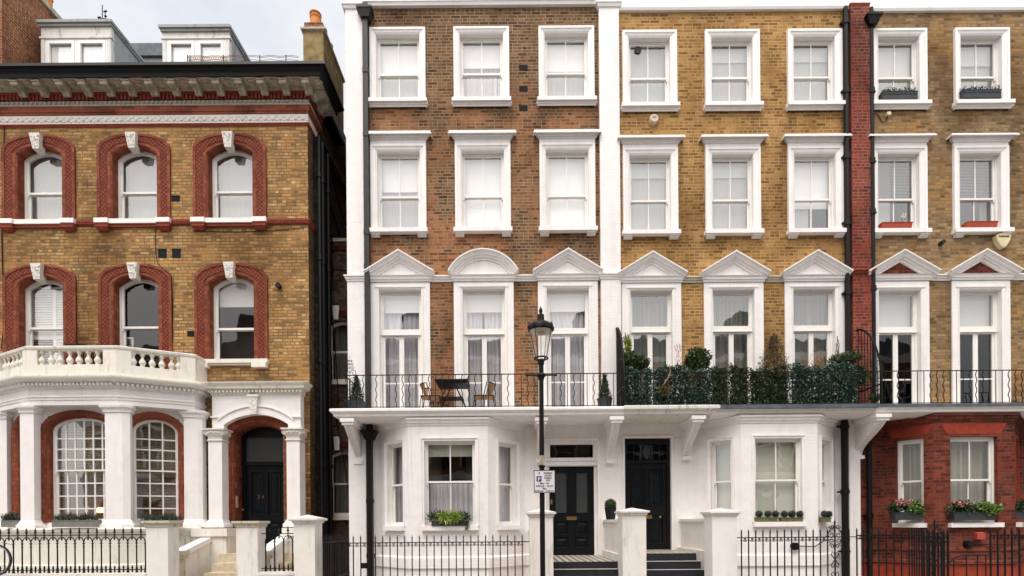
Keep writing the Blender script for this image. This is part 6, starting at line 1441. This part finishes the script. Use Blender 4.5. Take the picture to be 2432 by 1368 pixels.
for k_ in range(n):
    a, c = 2 * math.pi * k_ / n, 2 * math.pi * (k_ + 1) / n; b.quad((lx + r0 * math.cos(a), yl + r0 * math.sin(a), za_), (lx + r0 * math.cos(c), yl + r0 * math.sin(c), za_), (lx + r1 * math.cos(c), yl + r1 * math.sin(c), zb_), (lx + r1 * math.cos(a), yl + r1 * math.sin(a), zb_))
b.build('lantern_glass', 'lampglass', lm, smooth=True)
b = MB()
for k_ in range(4): a = math.pi * .32 + k_ * math.pi / 2; b.tube([(lx + r0 * math.cos(a), yl + r0 * math.sin(a), za_), (lx + r1 * math.cos(a), yl + r1 * math.sin(a), zb_)], .005, 4)
b.tube([(lx, yl, za_), (lx, yl, zl(785))], .006, 5); b.build('glazing_bar', 'iron', lm)
b = MB(); b.lathe([(.203, zl(787)), (.212, zl(784)), (.208, zl(777)), (.19, zl(773)), (.15, zl(768)), (.08, zl(765)), (.06, zl(762)), (.058, zl(757)), (.055, zl(748)), (.035, zl(746)), (.02, zl(744)), (.032, zl(740)), (.03, zl(736)), (.008, zl(730)), (.003, zl(727))], lx, yl, 20)
for k_ in range(8): a = k_ * math.pi / 4 + .2; b.lathe([(.03, zl(783)), (.03, zl(776)), (.01, zl(770))], lx + .197 * math.cos(a), yl + .197 * math.sin(a), 6)
b.build('lantern_cap', 'iron', lm)
b = MB(); b.lathe([(.19, zl(787)), (.17, zl(789)), (.08, zl(792)), (.001, zl(793))], lx, yl, 18); b.box(lx - .05, lx + .05, yl - .08, yl + .02, zl(795), zl(789)); b.build('reflector', 'alarmb', lm)
b = MB(); za_, zb_ = zl(1106), zl(1082); b.tube([(lx, yl, za_), (lx, yl, zb_)], .0445, 14)
for z_ in (zl(1102), zl(1097), zl(1092), zl(1087)):
    for dx in (-.0, ): b.tube([(lx + dx + .014 * math.cos(a * math.pi / 4), yl - .046, z_ + .014 * math.sin(a * math.pi / 4)) for a in range(9)], .004, 4)
b.build('sticker', 'stone', lm)
ys_ = yl - .07; sx0, sx1, sz0, sz1 = X(1268.5, 1143, ys_), X(1318, 1143, ys_), Z(1293, 1170, ys_), Z(1293, 1117, ys_)
sg = thing('parking_sign', 'white residents parking sign with a blue P square, fixed to the street lamp', 'sign', ((sx0 + sx1) / 2, ys_, sz0))
b = MB(); b.box(sx0, sx1, ys_, ys_ + .012, sz0, sz1); b.build('panel', 'signw', sg)
b = MB(); b.box((sx0 + sx1) / 2 - .09, (sx0 + sx1) / 2 + .09, ys_ + .013, ys_ + .03, sz0 + .03, sz0 + .06); b.box((sx0 + sx1) / 2 - .09, (sx0 + sx1) / 2 + .09, ys_ + .013, ys_ + .03, sz1 - .06, sz1 - .03); b.build('clamp', 'iron', sg)
b = MB(); ring(b, rectpath(sx0, sx1, sz0, sz1), .004, -.006, ys_ - .003, ys_ + .014); b.build('border', 'ink', sg)
SX = lambda f: sx0 + (sx1 - sx0) * f
SZ = lambda f: sz1 - (sz1 - sz0) * f
b = MB(); b.box(SX(.12), SX(.36), ys_ - .003, ys_, SZ(.50), SZ(.26)); b.build('blue_square', 'signb', sg)
text_mesh('letter', 'P', .085, SX(.24), SZ(.475), ys_ - .006, 'signw', sg, bold=.002)
b = MB(); b.ball((SX(.24), ys_ - .002, SZ(.115)), .012, 8, 4); b.build('badge', 'ink', sg)
for tx, fx, fz, w_ in (('Resident', .67, .15, .40), ('permit', .67, .26, .32), ('holders', .67, .37, .36), ('only', .67, .47, .20), ('Mon - Fri', .5, .615, .44), ('8.30 am - 10 pm', .5, .73, .80), ('Sat', .5, .845, .18), ('8.30 am - 1.30 pm', .5, .955, .90)):
    text_mesh('lettering', tx, .038, SX(fx), SZ(fz), ys_ - .003, 'ink', sg, bold=.0006, width=(sx1 - sx0) * w_)
# ================================================================== wall fittings that hang on the houses
def hang(name, label, cat, px, py, y, fn, loc=None):
    t = thing(name, label, cat, (X(px, py, y), y, Z(px, py, y))); fn(t, X(px, py, y), y, Z(px, py, y)); return t
def bell(t, x, y, z):
    b = MB(); b.tube([(x, 0, z), (x, -.1, z), (x, -.13, z)], [.105, .105, .085], 18); b.build('cover', 'alarmb', t)
    b = MB(); b.box(x - .05, x + .05, -.137, -.129, z - .005, z + .05); b.build('badge', 'bead', t)
hang('alarm_bell', 'round beige alarm bell on the golden brick under the first window', 'alarm', 1551, 289, 0, bell)
def shield(t, x, y, z):
    pts = [(-.175, .12), (-.16, .03), (-.12, -.06), (-.06, -.14), (0, -.18), (.06, -.14), (.12, -.06), (.16, .03), (.175, .12), (.1, .165), (0, .18), (-.1, .165)]
    b = MB(); b.slab([(x + a, z + c) for a, c in pts], -.11, 0); b.build('cover', 'alarmy', t); b = MB(); b.slab([(x + a * .9, z + c * .9) for a, c in pts], -.116, -.11); b.build('face', 'alarmy', t)
    text_mesh('lettering', 'BANHAM', .065, x, z + .065, -.118, 'ink', t, bold=.003, width=.25)
hang('alarm_box', 'cream shield shaped alarm box lettered in black above the rightmost pediment', 'alarm', 2374, 576, 0, shield)
def small(t, x, y, z): b = MB(); b.box(x - .045, x + .045, -.09, 0, z - .035, z + .035); b.build('housing', 'alarmy', t); b = MB(); b.tube([(x, -.03, z - .03), (x - .03, -.02, z - .13), (x - .12, -.02, z - .16), (x - .22, -.015, z + .02), (x - .35, -.015, z + .06)], .008, 5); b.build('cable', 'cableM', t)
hang('security_light', 'tiny cream light box with a looping cable under the planted window ledge', 'light', 2106, 275, 0, small)
def camr(t, x, y, z): b = MB(); b.tube([(x - .01, 0, z - .01), (x, -.12, z)], .05, 12); b.build('body', 'greyiron', t); b = MB(); b.tube([(x, -.12, z), (x, -.125, z)], .03, 12); b.build('lens', 'ink', t)
hang('security_camera', 'small round grey camera on the tan brick between two pediments', 'camera', 2233, 579, 0, camr)
def rbox(t, x, y, z): b = MB(); b.box(x - .09, x + .09, y - .12, y, z - .07, z + .07); b.prism([(x - .09, y - .12), (x + .09, y - .12), (x + .09, y), (x - .09, y)], z + .07, z + .09, [(x - .07, y - .08), (x + .07, y - .08), (x + .07, y), (x - .07, y)]); b.build('cover', 'redbox', t)
hang('vent_cover', 'small salmon red box on the red brick wall below the wide window', 'vent cover', 2320, 1273, -.8, rbox)
def vfan(t, x, y, z):
    b = MB(); b.tube([(x, y, z), (x, y - .1, z)], .085, 14); b.tube([(x, y - .1, z), (x, y - .12, z)], .06, 14); b.build('cowl', 'iron', t)
f1 = hang('flue_cowl', 'round black flue cowl on the white bay below the box ball troughs', 'flue', 1885, 1297, -.8, vfan)
b = MB(); b.tube([(X(p, q, -.85), -.85, Z(p, q, -.85)) for p, q in ((1894, 1297), (1935, 1298), (1958, 1284), (1975, 1281))], .012, 5); b.build('hose', 'iron', f1)
f2 = hang('flue_cowl', 'round black flue cowl on the red brick wall under the wide window', 'flue', 2295, 1292, -.8, vfan)
b = MB(); b.tube([(X(p, q, -.85), -.85, Z(p, q, -.85)) for p, q in ((2304, 1292), (2390, 1293), (2432, 1275))], .014, 5); b.build('hose', 'iron', f2)
b = MB(); x, z = X(563, 1150, -.28), 0
# entry phones
def phone(t, x, y, z): b = MB(); b.box(x - .03, x + .03, y - .03, y, z - .07, z + .07); b.build('plate', 'steel', t)
hang('door_entry_panel', 'slim steel entry panel in the red arch left of the door numbered 24', 'intercom', 561, 1152, .1, phone)
# ================================================================== balcony furniture
yt = -.5
zfl = zsl1
tb = thing('bistro_table', 'black folding table with crossed legs on the balcony', 'table', (X(1075, 960, yt), yt, zfl))
xA, xB = X(1036, 910, yt), X(1113, 910, yt); zt_ = Z(1075, 908, yt)
b = MB(); b.box(xA, xB, yt - .3, yt + .3, zt_ - .02, zt_); b.prism([(xA + .05, yt - .28), (xB - .03, yt - .28), (xB - .03, yt + .28), (xA + .05, yt + .28)], zt_ - .09, zt_ - .02, [(xA, yt - .3), (xB, yt - .3), (xB, yt + .3), (xA, yt + .3)]); b.build('table_top', 'black', tb)
for yy in (yt - .24, yt + .24):
    b = MB(); b.tube([(X(1070, 0, yt) * 0 + xA + .30, yy, zt_ - .08), (xA + .02, yy, zfl)], .014, 6); b.build('leg', 'iron', tb)
    b = MB(); b.tube([(xB - .30, yy, zt_ - .08), (xB - .02, yy, zfl)], .014, 6); b.build('leg', 'iron', tb)
b = MB(); zc_ = zfl + (zt_ - zfl) * .45; b.tube([(xA + .13, yt - .24, zc_), (xA + .13, yt + .24, zc_)], .01, 5); b.tube([(xB - .13, yt - .24, zc_), (xB - .13, yt + .24, zc_)], .01, 5); b.box(xA + .12, xB - .12, yt - .2, yt + .2, zc_ - .01, zc_); b.build('brace', 'iron', tb)
def chair(px, flip, label):
    x = X(px, 940, yt); s_ = -1 if flip else 1; t = thing('bistro_chair', label, 'chair', (x, yt, zfl), 'rattan bistro chairs on the balcony'); zs_ = zfl + .33; zb_ = zfl + .60; y = yt
    b = MB(); b.box(x - .22, x + .22, y - .2, y + .2, zs_ - .015, zs_ + .012); b.build('seat', 'rattan', t)
    b = MB(); n = 8
    for k_ in range(n):
        a0, a1 = -1.25 + 2.5 * k_ / n, -1.25 + 2.5 * (k_ + 1) / n
        f = lambda a, r: (x - s_ * (.06 + r * math.cos(a)), y + .23 * math.sin(a) * (r / .17))
        p0, p1, q0, q1 = f(a0, .10), f(a1, .10), f(a0, .20), f(a1, .20)
        b.quad((p0[0], p0[1], zs_ + .03), (p1[0], p1[1], zs_ + .03), (q1[0], q1[1], zb_), (q0[0], q0[1], zb_))
    b.build('backrest', 'rattan', t)
    b = MB(); P = []
    for k_ in range(13): a = -1.5 + 3.0 * k_ / 12; P.append((x - s_ * (.06 + .20 * math.cos(a)), y + .27 * math.sin(a), zb_ + .005))
    b.tube([(x + s_ * .02, y - .22, zfl)] + [(x - s_ * .0, y - .24, zs_)] + P + [(x - s_ * .0, y + .24, zs_), (x + s_ * .02, y + .22, zfl)], .012, 6); b.build('back_frame', 'iron', t)
    b = MB(); b.tube([(x - .22, y - .2, zs_), (x + .22, y - .2, zs_), (x + .22, y + .2, zs_), (x - .22, y + .2, zs_), (x - .22, y - .2, zs_)], .012, 6); b.build('seat_frame', 'iron', t)
    for dx, dy in ((-.2, -.2), (.2, -.2), (-.2, .2), (.2, .2)): b = MB(); b.tube([(x + dx, y + dy, zs_), (x + dx * 1.25, y + dy * 1.05, zfl)], .011, 6); b.build('leg', 'iron', t)
chair(1025, False, 'tan rattan chair left of the folding table on the balcony'); chair(1150, True, 'tan rattan chair right of the folding table on the balcony')
# ================================================================== plants
def pot(par, x, y, z, r0, r1, h_, mat='anth', n=14, square=False):
    b = MB()
    if square: b.prism([(x - r0, y - r0), (x + r0, y - r0), (x + r0, y + r0), (x - r0, y + r0)], z, z + h_, [(x - r1, y - r1), (x + r1, y - r1), (x + r1, y + r1), (x - r1, y + r1)])
    else: b.lathe([(r0, z), (r1, z + h_), (r1 + .008, z + h_), (r1 + .008, z + h_ + .01), (r1 - .015, z + h_ + .01), (r1 - .02, z + h_ - .03)], x, y, n)
    return b.build('pot', mat, par)
def conepts(x, y, z0, z1, r, bot=.8):
    def f():
        t_ = random.random() ** 1.4; rr = r * (1 - t_) ** bot * random.uniform(.45, 1.05); a = random.uniform(0, 6.283); return (x + rr * math.cos(a), y + rr * math.sin(a), z0 + (z1 - z0) * t_)
    return f
def conifer(label, px, py0, py1, wpx, y, sq=True):
    x = X(px, py1, y); t = thing('potted_conifer', label, 'plant', (x, y, zsl1), 'small potted conifers on the balcony'); zb = Z(px, py1, y)
    pot(t, x, y, zsl1, .14, .17, .24, 'anth', square=sq)
    b = MB(); b.tube([(x, y, zsl1 + .2), (x, y, zb + .35)], [.02, .008], 5); b.build('stem', 'cableM', t)
    leaves(1500, conepts(x, y, zb, Z(px, py0, y), wpx * (DIST + y) / FPX / 2), .055, .7, .35).build('foliage', 'conifer', t)
conifer('small potted cone conifer at the left end of the balcony', 847, 893, 957, 36, -.6); conifer('small potted cone conifer beside the white pilaster, right of the rattan chairs', 1436, 890, 950, 30, -.6, False)
# ivy screens tied to the railing
def ivy(label, pa, pb, pyt, mat, n, gap=None, seed=1):
    t = thing('ivy_screen', label, 'hedge screen', (X((pa + pb) / 2, 960, -.86), -.86, zsl1), 'artificial ivy screens on the balcony'); xa, xb = X(pa, 900, -.86), X(pb, 900, -.86); za, zb = zsl1 + .01, Z((pa + pb) / 2, pyt, -.86)
    rr = random.Random(seed); ph = rr.random() * 9
    bands = [(X(a, 900, -.78), X(c, 900, -.78)) for a, c in ((1517, 1531), (1546, 1556), (1640, 1646), (1723, 1734), (1774, 1782), (1869, 1882), (1950, 1955))]
    def f():
        x = rr.uniform(xa, xb)
        while any(p < x < q for p, q in bands) and rr.random() < .72: x = rr.uniform(xa, xb)
        zt_ = zb + .05 * math.sin(x * 5 + ph) + .03 * math.sin(x * 17)
        z = za + (zt_ - za) * rr.random()
        return (x, -.80 + rr.gauss(0, .03), z)
    leaves(int(n * 1.05), f, .048, 0, .66).build('foliage', mat, t)
    leaves(int(n * .14), f, .055, .4, .6).build('mixed_foliage', 'bay', t); leaves(int(n * .05), f, .045, .2, .6).build('pale_foliage', 'geran', t); leaves(int(n * .03), f, .05, -.3, .4).build('dead_foliage', 'dry', t)
    b = MB()
    for k_ in range(int((xb - xa) / .12)): x = xa + .06 + k_ * .12; b.box(x - .004, x + .004, -.79, -.782, za, zb - .03)
    for k_ in range(7): z = za + .05 + k_ * .12; b.box(xa, xb, -.79, -.782, z, z + .006)
    for i in range(160):
        pass
    b.build('trellis', 'cableM', t)
    return t
ivy('teal ivy screen nearest the white pilaster, with a dead brown patch', 1484, 1690, 872, 'ivyteal', 9500, seed=2)
ivy('dark green leafy screen in the middle of the ivy screens', 1692, 1868, 872, 'ivydark', 9500, seed=3)
ivy('tall teal ivy screen nearest the red pilaster', 1868, 2036, 866, 'ivyteal', 9500, seed=4)
def bush(name, label, cat, px, py, y, r, n, size, mat, group=None, asp=.5, up=.3, potz=True, lumps=10, extra=None):
    x, z = X(px, py, y), Z(px, py, y); t = thing(name, label, cat, (x, y, zsl1), group)
    b = MB(); b.tube([(x, y, zsl1), (x, y, z)], .02, 6)
    for k_ in range(6): a = random.uniform(0, 6.28); b.tube([(x, y, z - r[2] * .5), (x + r[0] * .6 * math.cos(a), y + r[1] * .6 * math.sin(a), z + r[2] * random.uniform(-.2, .6))], [.01, .004], 4)
    b.build('stem', 'cableM', t)
    if potz: pot(t, x, y, zsl1, .15, .19, .3)
    leaves(n, blob((x, y, z), r, lumps), size, up, asp).build('foliage', mat, t); return t
bush('bay_shrub', 'dark bay shrub rising behind the ivy nearest the white pilaster', 'shrub', 1512, 856, -.6, (.32, .26, .26), 2600, .075, 'bay')
bush('bay_shrub', 'dark leafy bay shrub against golden brick between two French windows', 'shrub', 1658, 853, -.6, (.27, .24, .28), 2400, .075, 'bay')
bush('climbing_shrub', 'lime green leafy shrub beside the first balcony screen', 'shrub', 1490, 838, -.55, (.10, .12, .38), 700, .06, 'lime')
bush('red_leaved_plant', 'sparse burgundy leaved plant above the lime shrub', 'plant', 1487, 808, -.5, (.09, .09, .14), 130, .05, 'burg', potz=False)
fr_ = bush('fir_tree', 'bushy green fir at the right end of the ivy screens', 'shrub', 2003, 852, -.6, (.34, .2, .14), 1500, .11, 'fir', asp=.18)
leaves(1300, blob((X(2038, 890, -.5), -.5, Z(2038, 892, -.5)), (.25, .2, .28)), .11, .1, .18).build('foliage', 'fir', fr_)
b = MB()
for p in ([(1988, 850), (1990, 826), (1988, 812), (1989, 798)], [(1990, 850), (1993, 820), (1990, 806)], [(1985, 845), (1987, 815)]): b.tube([(X(a, c, -.6), -.6, Z(a, c, -.6)) for a, c in p], .009, 4)
b.build('bare_shoot', 'cableM', fr_)
x = X(1838, 870, -.55); dt = thing('fir_tree', 'dried brown cone-shaped fir behind the dark green screen', 'tree', (x, -.55, zsl1)); pot(dt, x, -.55, zsl1, .15, .19, .3)
b = MB(); b.tube([(x, -.55, zsl1 + .2), (x, -.55, Z(1838, 790, -.55))], [.025, .006], 6); b.build('trunk', 'cableM', dt)
leaves(2300, conepts(x, -.55, Z(1838, 900, -.55), Z(1838, 800, -.55), .42, .8), .10, .5, .16).build('foliage', 'dry', dt)
gr = thing('dry_grass', 'dry orange brown grasses and sprigs rising between the screens and the third French window', 'plant', (X(1945, 880, -.5), -.5, zsl1))
def gpts():
    x = random.gauss(X(1940, 850, -.5), .14); return (x, -.5 + random.gauss(0, .05), Z(1940, 880, -.5) + abs(random.gauss(0, .2)))
leaves(260, gpts, .1, 2.2, .08, True).build('foliage', 'fluff', gr); pot(gr, X(1945, 880, -.5), -.5, zsl1, .13, .16, .26)
rf = thing('red_flower_spikes', 'pinkish red flower spikes above the first ivy screen', 'plant', (X(1611, 860, -.6), -.6, zsl1)); pot(rf, X(1611, 880, -.6), -.6, zsl1, .12, .15, .26)
leaves(170, lambda: (random.gauss(X(1611, 850, -.6), .045), -.6 + random.gauss(0, .03), random.uniform(Z(1611, 880, -.6), Z(1611, 822, -.6))), .07, 2.5, .16, True).build('flowers', 'redf', rf)
dp = thing('dead_branch', 'bare pale branch and brown dead leaves hanging on the first ivy screen', 'branch', (X(1590, 900, -.95), -.95, zsl1))
b = MB(); b.tube([(X(a, c, -.97), -.97, Z(a, c, -.97)) for a, c in ((1590, 866), (1592, 882), (1588, 895), (1580, 908), (1574, 916))], [.008, .012, .018, .014, .008], 6); b.build('branch', 'rattan', dp)
leaves(420, blob((X(1580, 925, -.97), -.96, Z(1580, 925, -.97)), (.15, .04, .14)), .05, 0, .5).build('dead_leaves', 'dry', dp)
sb = bush('small_shrub', 'small green shrub at the foot of the red pilaster screen', 'shrub', 2078, 944, -.85, (.13, .08, .10), 380, .05, 'bay', potz=False)
# ---- window troughs
def trough(name, label, px0, px1, py0, py1, y, mat, cat='planter', group=None, depth=.2, taper=.0, loc=None, xf=None):
    x0, x1 = X(px0, py1, y), X(px1, py1, y); z0, z1 = Z((px0 + px1) / 2, py1, y), Z((px0 + px1) / 2, py0, y)
    t = thing(name, label, cat, ((x0 + x1) / 2, y + depth / 2, z0), group)
    b = MB(); tp = taper; b.prism([(x0 + tp, y + tp / 2), (x1 - tp, y + tp / 2), (x1 - tp, y + depth), (x0 + tp, y + depth)], z0, z1, [(x0, y), (x1, y), (x1, y + depth), (x0, y + depth)])
    b.box(x0 - .008, x1 + .008, y - .008, y + depth, z1 - .015, z1); b.build('trough', mat, t)
    b = MB(); b.box(x0 + .012, x1 - .012, y + .01, y + depth - .01, z1, z1 + .006); b.build('soil', 'soil', t)
    return t, x0, x1, y, y + depth, z0, z1
def fillp(x0, x1, y0, y1, z, h_, lumpy=.3):
    ph = random.random() * 9
    return lambda: (lambda x: (x, random.uniform(y0, y1), z + h_ * random.random() * (1 - lumpy + lumpy * math.sin(x * 14 + ph))))(random.uniform(x0, x1))
for (a, c, pf, pt, lb) in ((2098, 2180, 234, 216, 'black panelled window box of small white flowers, nearer the downpipe'), (2288, 2378, 231, 212, 'black panelled window box of small white flowers at the top right window')):
    t, x0, x1, y0, y1, z0, z1 = trough('window_box', lb, a, c, pt, pf + 1, -.15, 'anth', group='black window boxes on the top floor')
    b = MB(); n_ = 8
    for k_ in range(n_): xa_ = x0 + (x1 - x0) * k_ / n_; b.tube([(xa_ + (x1 - x0) / n_ * i / 6, y0 - .004, z1 - .05 - .03 * math.sin(math.pi * i / 6)) for i in range(7)], .005, 4)
    b.build('festoon', 'greyiron', t)
    leaves(650, fillp(x0, x1, y0, y1, z1, .09), .045, .8, .45).build('foliage', 'bay', t); leaves(120, fillp(x0, x1, y0, y1, z1 + .05, .05), .025, .8, .8).build('flowers', 'whitef', t)
for (a, c, lb) in ((2096, 2168, 'terracotta coloured trough holding one white flower'), (2298, 2371, 'empty terracotta coloured trough on the white sill')):
    py = 540 if a < 2200 else 538; t, x0, x1, y0, y1, z0, z1 = trough('window_box', lb, a, c, py - 13, py + 1, -.15, 'terpot', group='terracotta troughs', taper=.02, depth=.18)
    if a < 2200:
        xx = x0 + (x1 - x0) * .78; b = MB(); b.tube([(xx, -.02, z1), (xx + .01, -.02, z1 + .12)], .006, 5); b.build('stem', 'bay', t)
        leaves(60, blob((xx + .02, -.02, z1 + .17), (.07, .04, .09)), .05, 1, .5).build('flowers', 'whitef', t)
yq = -.92
t, x0, x1, y0, y1, z0, z1 = trough('window_box', 'dark window box of lime and dark spiky leaves under the white bay window', 1025, 1112, 1237, 1249, yq, 'anth')
leaves(420, fillp(x0 - .05, x1 + .02, y0, y1, z1, .12), .17, 1.3, .16).build('foliage', 'spiky', t)
for cx_ in (.36, .66): leaves(420, blob((x0 + (x1 - x0) * cx_, y0 + .0, z1 + .07), (.16, .09, .10), 5), .15, -.1, .12).build('lime_foliage', 'lime', t)
leaves(140, lambda: (x1 - .03 + random.gauss(0, .025), y0 - .02, random.uniform(z0 - .1, z1)), .035, -.5, .6).build('trailing_foliage', 'boxg', t)
yq2 = -.9
def ballt(label, a, c, cols, pyb=1240):
    t, x0, x1, y0, y1, z0, z1 = trough('planter', label, a, c, pyb - 11, pyb, yq2, 'olive', group='olive troughs of clipped box balls', depth=.15, taper=.012)
    for px in cols:
        x = X(px, 1221, yq2 + .07); z = Z(px, 1221, yq2 + .07); r = .078
        def f():
            v = Vector((random.gauss(0, 1), random.gauss(0, 1), random.gauss(0, 1))).normalized() * r * random.uniform(.86, 1); return (x + v.x, yq2 + .07 + v.y, z + v.z)
        b = leaves(520, f, .018, 0, .6); bo_ = b.build('box_ball', 'ball', t)
        q = MB(); q.ball((x, yq2 + .07, z), r * .86, 10, 8); q.uvc = [.05] * len(q.f); q.build('ball_core', 'ball', bo_)
ballt('olive trough of three clipped box balls, left on the wide white sill', 1796, 1848, (1802.5, 1824, 1842)); ballt('olive trough of three clipped box balls, right on the wide white sill', 1856, 1908, (1863, 1881, 1899.5))
ballt('small olive trough of two box balls on the narrow right sill of the white bay', 1953, 1975, (1958, 1968))
def geranium(label, a, c, py0, py1, y, flow=True, xf=None, blob_=(.2, .2)):
    t, x0, x1, y0, y1, z0, z1 = trough('window_box', label, a, c, py0, py1, y, 'anth', group='geranium window boxes on the red bay', depth=.2, taper=.02)
    w_ = x1 - x0
    leaves(760, blob((x0 + w_ * .25, y + .08, z1 + .11), (w_ * .38, .15, .17)), .06, .5, .9).build('dark_foliage', 'gerand', t)
    leaves(900, blob((x0 + w_ * .80, y + .06, z1 + .09), (w_ * .38, .16, .15)), .06, .5, .9).build('foliage', 'geran', t)
    if flow: leaves(110, blob((x0 + w_ * .3, y + .0, z1 + .20), (w_ * .35, .10, .09), 5), .035, .5, .9).build('flowers', 'pinkf', t)
    return t
geranium('geranium box with pink blooms on the narrow sill of the red bay', 2126, 2192, 1216, 1235, -.66)
geranium('wide geranium box with pale blooms on the central sill of the red bay', 2266, 2366, 1217, 1236, -.96)
geranium('geranium box cut off at the right edge of the photograph', 2412, 2470, 1214, 1233, -.72, False)
lv = 'grey troughs of lavender'
for (a, c, y, lb) in ((123, 224, -1.28, 'wide grey zinc trough of lavender between the two portico columns'), (2, 42, -1.05, 'grey zinc trough of lavender at far left behind the first column'), (331, 420, -1.0, 'grey zinc trough of lavender partly hidden by the cracked gate pier')):
    t, x0, x1, y0, y1, z0, z1 = trough('planter', lb, a, c, 1236, 1252, y, 'zinc', group=lv, depth=.22)
    z0_ = z0
    leaves(900, fillp(x0, x1, y0, y1, z1 - .01, .12, .2), .10, 2.2, .14, True).build('foliage', 'laven', t)
t = thing('potted_box_ball', 'clipped green box ball in a black pot on the white wall by the glazed door', 'plant', (X(1445, 1243, -.6), -.6, zw_ + .06))
x = X(1446, 1243, -.6) + .04; zz0 = zw_ + .06; pot(t, x, -.6, zz0, .10, .135, .27, 'black')
q = MB(); q.ball((x, -.6, zz0 + .33), .115, 12, 8); q.uvc = [.1] * len(q.f); q.build('core', 'boxg', t)
def bf():
    v = Vector((random.gauss(0, 1), random.gauss(0, 1), random.gauss(0, 1))).normalized() * .13 * random.uniform(.86, 1); return (x + v.x, -.6 + v.y, zz0 + .34 + v.z)
leaves(1300, bf, .024, 0, .6).build('foliage', 'boxg', t)
# dried shrub on the portico roof
x, y = X(30, 800, -.7), -.7; ds = thing('dried_shrub', 'leafless reddish shrub on the portico roof at far left', 'plant', (x, y, zq(888))); pot(ds, x, y, zq(888), .12, .15, .22, 'cream')
b = MB()
for _ in range(26): a = random.gauss(0, .9); b.tube([(x, y, zq(870)), (x + .1 * math.sin(a), y, zq(830)), (x + .32 * math.sin(a) , y + random.uniform(-.1, .1), zq(812) + random.uniform(-.05, .25))], [.008, .004, .002], 4)
b.build('branches', 'potred', ds); leaves(170, blob((x, y, zq(800)), (.22, .1, .16)), .025, 0, .6).build('foliage', 'burg', ds)  # last mesh is small buds scattered over the bare branches, no leaves
# table tops glimpsed behind the balustrade
for (pa, pb, py, lb) in ((155, 198, 817, 'dark patio table edge showing over the balustrade, on the left'), (185, 262, 820, 'dark patio table edge showing over the balustrade, on the right')):
    x0, x1 = X(pa, py, -.55), X(pb, py, -.55); z = Z(pa, py, -.55); t = thing('patio_table', lb, 'table', ((x0 + x1) / 2, -.4, zq(888)), 'patio tables on the portico roof')
    b = MB(); b.box(x0, x1, -.55, -.15, z - .03, z); b.build('table_top', 'iron', t)
    for xx in (x0 + .05, x1 - .05):
        for yy in (-.5, -.2): b = MB(); b.tube([(xx, yy, z - .03), (xx + (.05 if xx > (x0 + x1) / 2 else -.05), yy, zq(888))], .012, 5); b.build('leg', 'iron', t)
# bicycle hooked on the railing at the left edge
yb_ = -3.05; wr = 37 * (DIST + yb_) / FPX; wx, wz = X(-9, 1330, yb_), Z(-9, 1330, yb_)
bk = thing('bicycle', 'small wheeled bicycle resting against the arched railing, only its wheel in view', 'bicycle', (wx - .5, yb_, wz - wr))
def wheel(x):
    b = MB(); b.tube([(x + wr * .96 * math.cos(a * math.pi / 20), yb_, wz + wr * .96 * math.sin(a * math.pi / 20)) for a in range(41)], .017, 8, False); w_ = b.build('wheel', 'tyre', bk)
    b = MB(); b.tube([(x + wr * .86 * math.cos(a * math.pi / 20), yb_, wz + wr * .86 * math.sin(a * math.pi / 20)) for a in range(41)], .009, 6, False)
    for k_ in range(16): a = k_ * math.pi / 8; b.tube([(x, yb_ + .02 * (-1) ** k_, wz), (x + wr * .86 * math.cos(a), yb_, wz + wr * .86 * math.sin(a))], .0015, 3)
    b.tube([(x, yb_ - .04, wz), (x, yb_ + .04, wz)], .015, 8); b.build('rim', 'steel', w_)
wheel(wx); wheel(wx - 1.0)
b = MB(); b.tube([(wx, yb_ - .05, wz), (wx - .1, yb_ - .03, wz + .35), (wx - .14, yb_, wz + .5)], .014, 6); b.tube([(wx - .12, yb_, wz + .40), (wx - .62, yb_, wz + .02), (wx - .7, yb_, wz + .5)], .017, 6); b.tube([(wx - 1.0, yb_, wz), (wx - .62, yb_, wz + .02)], .012, 6); b.build('frame', 'tyre', bk)
b = MB(); b.tube([(wx - .14, yb_, wz + .5), (wx - .14, yb_, wz + .66)], .014, 6); b.tube([(wx - .14, yb_ - .25, wz + .66), (wx - .14, yb_ + .0, wz + .68), (wx - .14, yb_ + .1, wz + .66)], .013, 6); b.tube([(X(a, c, yb_), yb_, Z(a, c, yb_)) for a, c in ((-12, 1290), (6, 1289), (18, 1291), (27, 1294))], .004, 4); b.build('handlebar', 'tyre', bk)
b = MB(); b.box(wx - .82, wx - .6, yb_ - .06, yb_ + .06, wz + .5, wz + .55); b.build('saddle', 'tyre', bk)
